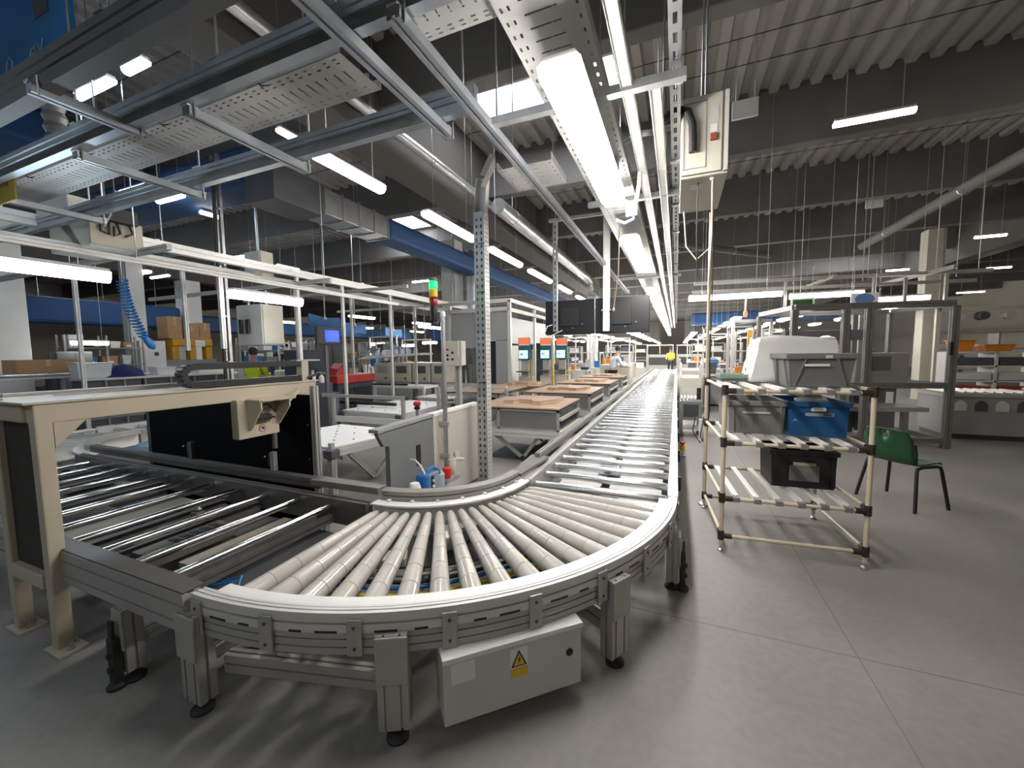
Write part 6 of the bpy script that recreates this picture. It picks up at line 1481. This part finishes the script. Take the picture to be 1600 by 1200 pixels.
# orange/yellow machine far left
t = thing('orange_machine', 'orange and yellow machine far left behind the benches', 'machine', (-15.3, 8.2, 0))
obj('base', MB().box(-16.0, -15.0, 7.5, 9.0, 0, 1.5), MGREY, t, bevel=0.02)
obj('orange_body', MB().box(-15.6, -15.0, 7.7, 8.9, 1.95, 2.2), mat('amber_paint', (0.60, 0.30, 0.02), 0.45, 0, 0.06), t, bevel=0.03)
for y in (7.8, 8.3, 8.8): obj('orange_leg', MB().box(-15.3, -15.05, y-0.1, y+0.1, 1.5, 1.95), MATS['amber_paint'], t, bevel=0.02)
obj('label', MB().box(-15.0, -14.99, 8.35, 8.65, 1.95, 2.15), WHITE, t)
for (y0, y1, z0, z1, lb) in ((7.6, 8.0, 2.2, 2.9, 'tall cardboard box on the orange machine'), (8.05, 8.5, 2.2, 2.62, 'middle cardboard box on the orange machine'), (8.52, 8.85, 2.2, 2.75, 'right cardboard box on the orange machine')):
    cardbox(-15.6, -15.0, y0, y1, z0, z1, lb)
t = thing('cable_riser_panel', 'white riser panel with cables beneath the white column', 'panel', (-14.8, 7.0, 0))
obj('panel', MB().box(-15.0, -14.8, 6.75, 7.4, 0.0, 2.1), WHITE, t, bevel=0.01)
obj('dial', MB().cyl((-14.8, 7.15, 1.7), (-14.78, 7.15, 1.7), 0.06), DGREY, t)
# cream machines in a row
def cream_machine(x, y, w, label, vent=False):
    t = thing('test_cabinet', label, 'machine', (x, y, 0), group='row of cream test cabinets')
    obj('stand', MB().box(x+0.05, x+w-0.05, y+0.05, y+0.65, 0, 0.78), LGREY, t)
    b = obj('body', MB().box(x, x+w, y, y+0.7, 0.78, 1.35), BEIGED, t, bevel=0.012)
    d = obj('front_panel', MB().box(x+0.03, x+w-0.03, y-0.012, y, 0.82, 1.32), BEIGE, t, bevel=0.004)
    obj('window', MB().box(x+0.12, x+w-0.14, y-0.02, y-0.011, 1.05, 1.26), MGREY if vent else DGREY, d)
    obj('knob', MB().cyl((x+w*0.7, y-0.012, 0.9), (x+w*0.7, y-0.035, 0.9), 0.03, n=10), BLACK, d)
for i, (x, w, v) in enumerate(((-8.35, 0.62, True), (-7.65, 0.62, False), (-6.98, 0.6, False), (-6.34, 0.5, False))):
    cream_machine(x, 9.4, w, ['leftmost cream test cabinet with a pale vent', 'second cream test cabinet with a dark window', 'third cream test cabinet with a dark window', 'rightmost cream test cabinet beside the tower pole'][i], v)
t = thing('canopy_shelf', 'white sloping canopy shelf with blue-capped bottles above the cream cabinets', 'shelf', (-7.6, 9.6, 1.45))
obj('board', MB().prism([(-8.9, 1.46), (-6.6, 1.58), (-6.6, 1.63), (-8.6, 1.55)], 'y', 9.3, 9.9), WHITE, t)
obj('support', MB().box(-7.7, -7.62, 9.55, 9.63, 1.35, 1.52), LGREY, t)
for k in range(7):
    x = -8.3+0.23*k
    tt = thing('blue_cap_bottle', 'blue-capped bottle, %s from the left on the white canopy shelf' % ORD[k].replace('nearest', 'first'), 'bottle', (x, 9.5, 1.62), group='blue-capped bottles on the canopy shelf')
    obj('bottle', MB().lathe([(0.06, 0), (0.06, 0.7), (0.03, 1)], (x, 9.5, 1.56+0.01*k), (x, 9.5, 1.72+0.01*k), 10), mat('pale_bottle', (0.6, 0.64, 0.7), 0.3, 0, 0.03), tt, smooth=True)
    obj('cap', MB().cyl((x, 9.5, 1.72+0.01*k), (x, 9.5, 1.76+0.01*k), 0.035), BLUE, tt, smooth=True)
t = thing('white_trestle', 'white metal trestle with tools before the cream cabinets', 'trestle', (-7.0, 8.6, 0))
for x in (-8.6, -5.9):
    for y in (8.4, 8.95): obj('leg', MB().box(x-0.03, x+0.03, y-0.03, y+0.03, 0, 0.72), WHITE, t)
obj('top', MB().box(-8.65, -5.85, 8.35, 9.0, 0.72, 0.78), WHITE, t, bevel=0.006)
obj('black_rail', MB().box(-8.2, -6.4, 8.36, 8.42, 0.79, 0.83), BLACK, t)
obj('tool', MB().lathe([(0.05, 0), (0.08, 0.5), (0.04, 1)], (-8.3, 8.6, 0.78), (-8.1, 8.6, 0.95), 10), GALV, t, smooth=True)
t = thing('black_guide_bar', 'black guide bar lying on the middle white table', 'bar', (-5.6, 6.5, 0.6))
obj('bar', MB().box(-6.45, -5.0, 6.15, 6.22, 0.60, 0.66), BLACK, t, bevel=0.01)
obj('pad', MB().box(-5.9, -5.6, 6.1, 6.28, 0.562, 0.60), WHITE, t)
# glazed test room
t = thing('test_room', 'light grey framed test room with panels and dark doorway behind the slotted column', 'enclosure', (-4.9, 11, 0))
RH = 3.0
posts = ((-6.0, 9.9), (-5.1, 9.9), (-4.15, 9.9), (-4.15, 11.9), (-4.15, 13.9), (-6.0, 13.9))
for (x, y) in posts: obj('post', MB().ext(tslot(0.09, 0.09), (x, y, 0), (x, y, RH), up=(0, 1, 0)), ALUW, t)
for (p0, p1) in (((-6.05, 9.9, RH), (-4.1, 9.9, RH)), ((-4.15, 9.9, RH), (-4.15, 13.95, RH)), ((-6.0, 9.9, RH-0.22), (-4.15, 9.9, RH-0.22)), ((-4.15, 9.95, RH-0.25), (-4.15, 13.9, RH-0.25)), ((-6.0, 9.9, 0.7), (-4.15, 9.9, 0.7))):
    obj('beam', MB().ext(tslot(0.09, 0.10), p0, p1), ALUW, t)
PAN = mat('pale_grey_panel', (0.30, 0.31, 0.31), 0.4, 0, 0.03)
for (x0, x1, z0, z1) in ((-5.95, -5.15, 1.75, 2.72), (-5.95, -5.15, 0.1, 0.65), (-5.05, -4.2, 1.95, 2.72)): obj('panel', MB().box(x0, x1, 9.9, 9.92, z0, z1), PAN, t)
for (y0, y1, z0, z1) in ((9.95, 11.85, 1.85, 2.55), (11.95, 13.85, 1.9, 2.55)): obj('panel', MB().box(-4.17, -4.14, y0, y1, z0, z1), PAN, t)
obj('side_door', MB().box(-4.17, -4.14, 9.95, 10.5, 0.1, 1.8), WHITE, t)
for yy in (10.9, 11.2, 12.4): obj('gas_cylinder', MB().lathe([(0.1, 0), (0.1, 0.85), (0.04, 0.95), (0.04, 1)], (-4.4, yy, 0.0), (-4.4, yy, 1.7), 12), LGREY, t, smooth=True)
obj('window', MB().box(-5.9, -5.3, 9.885, 9.9, 1.3, 1.72), DGREY, t)
dw = obj('doorway', MB().box(-5.05, -4.55, 9.98, 10.0, 0.05, 1.93), BLACK, t)  # black sheet filling the opening in place of the dark inside
obj('door_leaf', MB().box(-4.55, -4.2, 9.86, 9.89, 0.05, 1.93), PAN, t)
obj('door_frame', MB().box(-5.12, -5.05, 9.86, 9.9, 0.05, 1.98), WHITE, t)
obj('inside_wall', MB().box(-6.0, -4.2, 13.0, 13.05, 0, 2.7), DGREY, t)  # coloured darker so the room's inside looks unlit
obj('inside_rack', MB().box(-5.0, -4.6, 10.9, 12.8, 0, 1.7), DGREY, t)
obj('yellow_stripe', MB().box(-4.10, -4.04, 10.62, 10.74, 0.6, 1.85), YELLOW, t)
# operator stations with red headers and cyan screens
CY = mat('lit_cyan_screen', (0.4, 0.75, 0.85), 0.3, 0, 0, emit=0.75, emitcol=(0.40, 0.80, 0.95))
RH2 = mat('lit_orange_header', (0.7, 0.12, 0.05), 0.4, 0, 0, emit=0.35, emitcol=(1.0, 0.18, 0.06))
TEAL = mat('teal_bezel', (0.02, 0.10, 0.11), 0.4, 0, 0.05)
for i, (x, y, lb) in enumerate(((-3.78, 10.0, 'left operator station with orange header and cyan screen'), (-3.4, 10.7, 'middle operator station with orange header and cyan screen'), (-3.05, 11.1, 'right operator station with orange header and cyan screen'))):
    t = thing('operator_station', lb, 'screen stand', (x, y, 0), group='operator stations')
    w = 0.165
    obj('column', MB().box(x-0.1, x+0.1, y+0.05, y+0.15, 0, 2.0), ALU, t, bevel=0.006)
    f = obj('frame', MB().box(x-w, x+w, y, y+0.05, 1.40, 2.0), TEAL, t, bevel=0.008)
    obj('orange_header', MB().box(x-w+0.015, x+w-0.015, y-0.006, y, 1.83, 1.985), RH2, f)
    obj('white_strip', MB().box(x-w+0.015, x+w-0.015, y-0.006, y, 1.795, 1.825), WHITE, f)
    obj('screen', MB().box(x-w+0.02, x+w-0.06, y-0.006, y, 1.44, 1.66), CY, f)
    obj('window', MB().box(x-w+0.05, x-0.02, y-0.009, y-0.005, 1.52, 1.6), WHITE, f)
    obj('shelf', MB().box(x-0.16, x+0.16, y-0.18, y+0.05, 1.08, 1.11), DGREY, t)
    obj('cabinet', MB().box(x-0.17, x+0.17, y, y+0.35, 0, 0.95), BEIGED, t, bevel=0.01)
    obj('yellow_edge', MB().box(x+0.175, x+0.205, y, y+0.05, 0.3, 1.4), mat('mustard_paint', (0.5, 0.3, 0.03)), t)
# far benches along the middle
rnd = random.Random(11)
FB = [(-3.8, 15.0), (-3.4, 17.2), (-4.6, 18.5), (-3.0, 20.5), (-5.5, 23.0), (-3.2, 25.5), (-7.5, 15.5), (-8.5, 19.0), (-10.5, 12.0), (-11.5, 15.5), (-13.5, 11.5), (-9.0, 24.0)]
FBR = [(1.4, 13.0), (2.6, 15.5), (1.5, 18.5), (3.8, 18.0), (2.2, 22.0), (4.5, 22.5), (1.3, 26.0), (6.0, 18.5)]
k = 0
GN = ['pale', 'light grey', 'blue', 'dark grey', 'brown', 'orange', 'mid grey', 'white', 'navy']
goods = [BIN, LGREY, BLUE, DGREY, CARD, ORANGE, MGREY, WHITE, NAVY]
for side, lst in (('left', FB), ('right', FBR)):
    for (x, y) in lst:
        L = 1.3+rnd.random()*0.5; h = 0.85+0.12*rnd.random()
        t = thing('assembly_station', 'distant assembly station with shelves %s of the conveyor, %s in depth' % (side, ORD[sorted(lst, key=lambda q: q[1]).index((x, y))]), 'work station', (x, y, 0), group='distant assembly stations on the '+side)
        obj('table_top', MB().box(x-L/2, x+L/2, y-0.4, y+0.4, h-0.05, h), LGREY, t)
        for (a, b) in ((-1, -1), (1, -1), (-1, 1), (1, 1)): obj('leg', MB().box(x+a*(L/2-0.05)-0.03, x+a*(L/2-0.05)+0.03, y+b*0.34-0.03, y+b*0.34+0.03, 0, h-0.05), ALU, t)
        for a in (-1, 1): obj('upright', MB().box(x+a*(L/2-0.04)-0.025, x+a*(L/2-0.04)+0.025, y+0.33, y+0.38, h, 2.3), ALUW, t)
        obj('upper_shelf', MB().box(x-L/2, x+L/2, y+0.15, y+0.4, 1.55, 1.58), LGREY, t)
        obj('top_bar', MB().box(x-L/2, x+L/2, y+0.33, y+0.38, 2.25, 2.3), ALUW, t)
        obj('cabinet', MB().box(x-L/2+0.08, x-L/2+0.5, y-0.36, y+0.36, 0.05, h-0.06), [MGREY, LGREY, DGREY, BEIGED][k % 4], t)
        q = x-L/2+0.06
        j = 0
        while q < x+L/2-0.25:
            w = 0.14+0.2*rnd.random(); hh = 0.1+0.28*rnd.random()
            tt = thing('stacked_goods', '%s goods box, %s from the left, on the %s station %s of the conveyor' % (GN[(k*3+j*2+int(10*w)) % 9], ORD[j].replace('nearest', 'first'), ORD[sorted(lst, key=lambda q: q[1]).index((x, y))], side), 'box', (q+w/2, y, h), group='goods on the distant stations')
            obj('box', MB().tapbox((q+w/2, y+rnd.uniform(-0.1, 0.1), h), (w/2-0.01, 0.12), (w/2, 0.14), hh), goods[(k*3+j*2+int(10*w)) % 9], tt, bevel=0.008)
            q += w+0.05+0.15*rnd.random(); j += 1
        k += 1
# second layer of tall racks at the far end
RKL = ['left back rack', 'pale rack left of centre', 'grey rack near the conveyor end', 'pale rack right of the conveyor end', 'right back rack', 'far left wall rack', 'beige rack by the right wall']
for i, (x0, x1, y, h, m) in enumerate(((-14.0, -11.0, 27, 2.2, MGREY), (-9.5, -6.5, 29, 2.0, LGREY), (-5.0, -2.0, 31, 2.1, MGREY), (1.0, 4.0, 30, 2.1, LGREY), (5.0, 9.0, 27, 2.2, MGREY), (-22, -17, 20, 2.4, MGREY), (9.5, 13.0, 22, 2.2, BEIGED))):
    t = thing('storage_rack', ['far grey storage rack at the left back', 'far pale storage rack left of centre', 'far grey storage rack near the conveyor end', 'far pale storage rack right of the conveyor end', 'far grey storage rack on the right back', 'far left wall storage rack', 'far beige storage rack by the right wall'][i], 'rack', ((x0+x1)/2, y, 0))
    n = int((x1-x0)/1.0)
    for j in range(n+1): obj('upright', MB().box(x0+(x1-x0)*j/n-0.03, x0+(x1-x0)*j/n+0.03, y, y+0.6, 0, h), MGREY if i % 2 else ALU, t)
    for z in (0.3, 0.9, 1.5, h-0.04): obj('shelf', MB().box(x0, x1, y, y+0.6, z, z+0.04), ALU, t)
    for j in range(n):
        for z in (0.34, 0.94, 1.54):
            if rnd.random() < 0.8:
                xx = x0+(x1-x0)*(j+0.5)/n
                tt = thing('rack_carton', '%s carton in bay %s, %s shelf, %s' % (GN[(i+j*2+int(z*3)) % 9], ORD[j].replace('nearest', 'one').replace('second', 'two').replace('third', 'three').replace('fourth', 'four').replace('fifth', 'five'), {0.34: 'bottom', 0.94: 'middle', 1.54: 'top'}[z], RKL[i]), 'box', (xx, y+0.3, z), group='cartons on the far racks')
                w = 0.25+0.15*rnd.random()
                obj('carton', MB().box(xx-w, xx+w, y+0.02, y+0.55, z, z+0.2+0.25*rnd.random()), goods[(i+j*2+int(z*3)) % 9], tt, bevel=0.01)
                obj('lid', MB().box(xx-w-0.01, xx+w+0.01, y+0.015, y+0.56, z+0.2, z+0.22), goods[(i+j) % 9], tt)

# ---------------------------------------------------------------- bright task lights and clutter in the left background
for i, (x, y, z, lb) in enumerate(((-11.0, 12.6, 2.05, 'bright task light above the canopy shelf'), (-9.9, 13.2, 1.98, 'second bright task light right of the canopy shelf'), (-9.2, 13.6, 2.08, 'small task light behind the cream cabinets'),
        (-8.4, 14.2, 2.02, 'task light left of the tower light pole'), (-12.4, 4.75, 1.98, 'glaring task light beside the dark drawer tower'), (-9.6, 6.9, 2.05, 'small white task light beside the yellow vest'))):
    strip_light(x, y, z, 0.6, 'x' if i < 4 else 'y', L_NEUT, lb, w=0.16, top=6.08, name='task_light')
rb = random.Random(23)
cl = [(BLACK, 'black'), (DGREY, 'dark grey'), (WHITE, 'white'), (BLUE, 'blue'), (LGREY, 'light grey'), (CARD, 'brown'), (NAVY, 'navy'), (MGREY, 'mid grey')]
def shelf_unit(x, y0, y1, h, label, tiers, short):
    t = thing('parts_shelf', label, 'shelf', (x, (y0+y1)/2, 0))
    for yy in (y0, (y0+y1)/2, y1): 
        for dx in (-0.4, 0): obj('upright', MB().box(x+dx-0.02, x+dx+0.02, yy-0.02, yy+0.02, 0, h), ALU, t)
    for j, z in enumerate(tiers):
        obj('shelf_board', MB().box(x-0.42, x+0.02, y0, y1, z, z+0.025), MGREY, t)
        yy = y0+0.08; c = 0
        while yy < y1-0.2:
            w = 0.16+0.2*rb.random(); hh = 0.14+0.2*rb.random(); m, cn = cl[rb.randrange(8)]
            b = thing('shelf_box', '%s box, %s on the %s tier of the %s' % (cn, ORD[c].replace('nearest', 'first'), ['lower', 'middle', 'upper'][j], short), 'box', (x-0.2, yy+w/2, z+0.025), group='boxes on the left background shelves')
            obj('body', MB().tapbox((x-0.2, yy+w/2, z+0.025), (0.15, w/2-0.02), (0.17, w/2), hh), m, b, bevel=0.006)
            obj('label', MB().box(x-0.04, x-0.03, yy+w*0.3, yy+w*0.7, z+0.06, z+0.11), WHITE, b)
            yy += w+0.03+0.12*rb.random(); c += 1
shelf_unit(-9.6, 7.6, 9.0, 2.0, 'dark parts shelf behind the red cart with boxes', (0.7, 1.2, 1.65), 'shelf behind the red cart')
shelf_unit(-11.2, 7.6, 9.8, 2.1, 'parts shelf behind the yellow vest with boxes', (0.8, 1.3, 1.75), 'shelf behind the yellow vest')
shelf_unit(-13.2, 8.8, 11.2, 2.2, 'far parts shelf right of the orange machine with boxes', (0.9, 1.4, 1.85), 'shelf right of the orange machine')
shelf_unit(-14.3, 5.0, 6.6, 2.2, 'far parts shelf left of the white riser panel with boxes', (0.9, 1.4, 1.85), 'shelf left of the riser panel')
shelf_unit(-9.3, 10.6, 12.2, 2.0, 'parts shelf behind the canopy shelf with boxes', (0.7, 1.2, 1.65), 'shelf behind the canopy')
for (x, y, lb) in ((-8.6, 7.9, 'blue plastic sheet draped over the rail right of the wall cabinet'), (-9.8, 10.2, 'blue plastic sheet draped behind the white posts'), (-10.5, 13.0, 'blue plastic sheet draped far behind the monitor')):
    t = thing('blue_sheet', lb, 'sheet', (x, y, 2.3))
    obj('sheet', MB().prism([(y-0.5, 2.35), (y-0.2, 2.28), (y+0.2, 2.33), (y+0.5, 2.3), (y+0.5, 2.62), (y, 2.58), (y-0.5, 2.66)], 'x', x-0.02, x+0.02), mat('bright_blue_sheet', (0.03, 0.16, 0.42), 0.5, 0, 0.15, 3), t)
    obj('hanger', MB().box(x-0.01, x+0.01, y-0.01, y+0.01, 2.55, 6.08), GALV, t)
    obj('clip', MB().box(x-0.03, x+0.03, y-0.04, y+0.04, 2.54, 2.6), WHITE, t)
for i, (x, y) in enumerate(((-1.2, 33), (1.0, 35))):
    t = thing('end_cabinet', ['pale machine block straight beyond the conveyor tip', 'pale machine block right beyond the conveyor tip'][i], 'machine', (x, y, 0))
    obj('body', MB().box(x-1.0, x+1.0, y, y+0.8, 0, 1.3), LGREY, t, bevel=0.02)
    obj('top_frame', MB().box(x-1.0, x+1.0, y+0.3, y+0.36, 2.0, 2.1), ALUW, t)
    for s in (-0.95, 0, 0.95): obj('post', MB().box(x+s-0.03, x+s+0.03, y+0.3, y+0.36, 1.3, 2.0), ALUW, t)
    obj('dark_front', MB().box(x-0.8, x+0.8, y-0.01, y, 0.5, 1.1), DGREY, t)

# ---------------------------------------------------------------- people
def skin_mesh(name, joints, edges_, radii, m, parent, sub=1):
    me = bpy.data.meshes.new(name); me.from_pydata(joints, edges_, []); me.update()
    o = bpy.data.objects.new(name, me); COL.objects.link(o); o.parent = parent
    md = o.modifiers.new('skin', 'SKIN'); md.use_smooth_shade = True
    if not me.skin_vertices: 
        bm = bmesh.new(); bm.from_mesh(me); bm.verts.layers.skin.verify(); bm.to_mesh(me); bm.free()
    for i, r_ in enumerate(radii):
        me.skin_vertices[0].data[i].radius = r_ if isinstance(r_, tuple) else (r_, r_)
    me.skin_vertices[0].data[0].use_root = True
    s = o.modifiers.new('sub', 'SUBSURF'); s.levels = sub; s.render_levels = sub
    me.materials.append(m)
    return o
def person(x, y, rz_, label, top, lean=0.0, reach=0.35, trous=TROUS):
    t = thing('person', label, 'person', (x, y, 0), rz_)
    L = lean
    # pelvis, waist, chest, neck, head / arms / legs  (faces +y)
    J = [(0,0,0.95),(0,L*0.3,1.12),(0,L*0.75,1.34),(0,L*0.95,1.48),(0,L*1.05+0.02,1.60),(0,L*1.1+0.03,1.70),
         (0.19,L*0.8,1.40),(0.24,L*0.8+reach*0.3,1.14),(0.18,L*0.8+reach,1.06),(-0.19,L*0.8,1.40),(-0.24,L*0.8+reach*0.3,1.14),(-0.18,L*0.8+reach,1.06),
         (0.10,0,0.88),(0.11,0.02,0.48),(0.11,0,0.09),(0.11,0.14,0.05),(-0.10,0,0.88),(-0.11,0.02,0.48),(-0.11,0,0.09),(-0.11,0.14,0.05),(0.17,L*0.8+reach+0.12,1.05),(-0.17,L*0.8+reach+0.12,1.05)]
    E_ = [(0,1),(1,2),(2,3),(3,4),(4,5),(2,6),(6,7),(7,8),(2,9),(9,10),(10,11),(0,12),(12,13),(13,14),(14,15),(0,16),(16,17),(17,18),(18,19),(8,20),(11,21)]
    Rr = [(0.15,0.11),(0.14,0.10),(0.17,0.11),0.055,(0.078,0.09),(0.065,0.075),0.06,0.045,0.033,0.06,0.045,0.033,0.085,0.058,0.042,0.04,0.085,0.058,0.042,0.04,0.03,0.03]
    skin_mesh('body', J, E_, Rr, SKIN, t)
    g_ = 1.14
    idx = [0,1,2,6,7,9,10]
    JJ = [J[i] for i in idx]+[(0.21,L*0.8+reach*0.7,1.09),(-0.21,L*0.8+reach*0.7,1.09)]
    skin_mesh('jacket', JJ, [(0,1),(1,2),(2,3),(3,4),(4,7),(2,5),(5,6),(6,8)], [(0.18,0.13),(0.165,0.125),(0.195,0.135),0.075,0.058,0.075,0.058,0.047,0.047], top, t)
    idx = [0,12,13,14,16,17,18]
    skin_mesh('trousers', [J[i] for i in idx], [(0,1),(1,2),(2,3),(0,4),(4,5),(5,6)], [(0.17,0.125),0.10,0.07,0.055,0.10,0.07,0.055], trous, t)
    hc = J[5]; 
    obj('hair', MB().lathe([(0.02, 0), (0.075, 0.12), (0.10, 0.4), (0.098, 0.65), (0.07, 0.9), (0.02, 1.0)], (0, hc[1]-0.03, hc[2]-0.09), (0, hc[1]-0.02, hc[2]+0.11), 14), HAIR, t, smooth=True, world=False)
    obj('face', MB().lathe([(0.012, 0), (0.02, 0.5), (0.008, 1)], (0, hc[1]+0.085, hc[2]-0.07), (0, hc[1]+0.092, hc[2]-0.02), 8), SKIN, t, smooth=True, world=False)
    return t
person(-9.0, 6.15, R(20), 'person in a yellow safety vest working at the benches on the left', VEST, 0.05)
person(-2.1, 14.1, R(-60), 'person in a pale coat bending over the machine left of the conveyor', SHIRT, 0.22)
person(-0.35, 28.3, R(170), 'distant person in a yellow vest at the far end of the conveyor', VEST, 0.0)
person(2.3, 20.0, R(100), 'distant person in dark blue beyond the tube rack', mat('navy_work_jacket', (0.03, 0.04, 0.15), 0.8, 0, 0.1), 0.1)
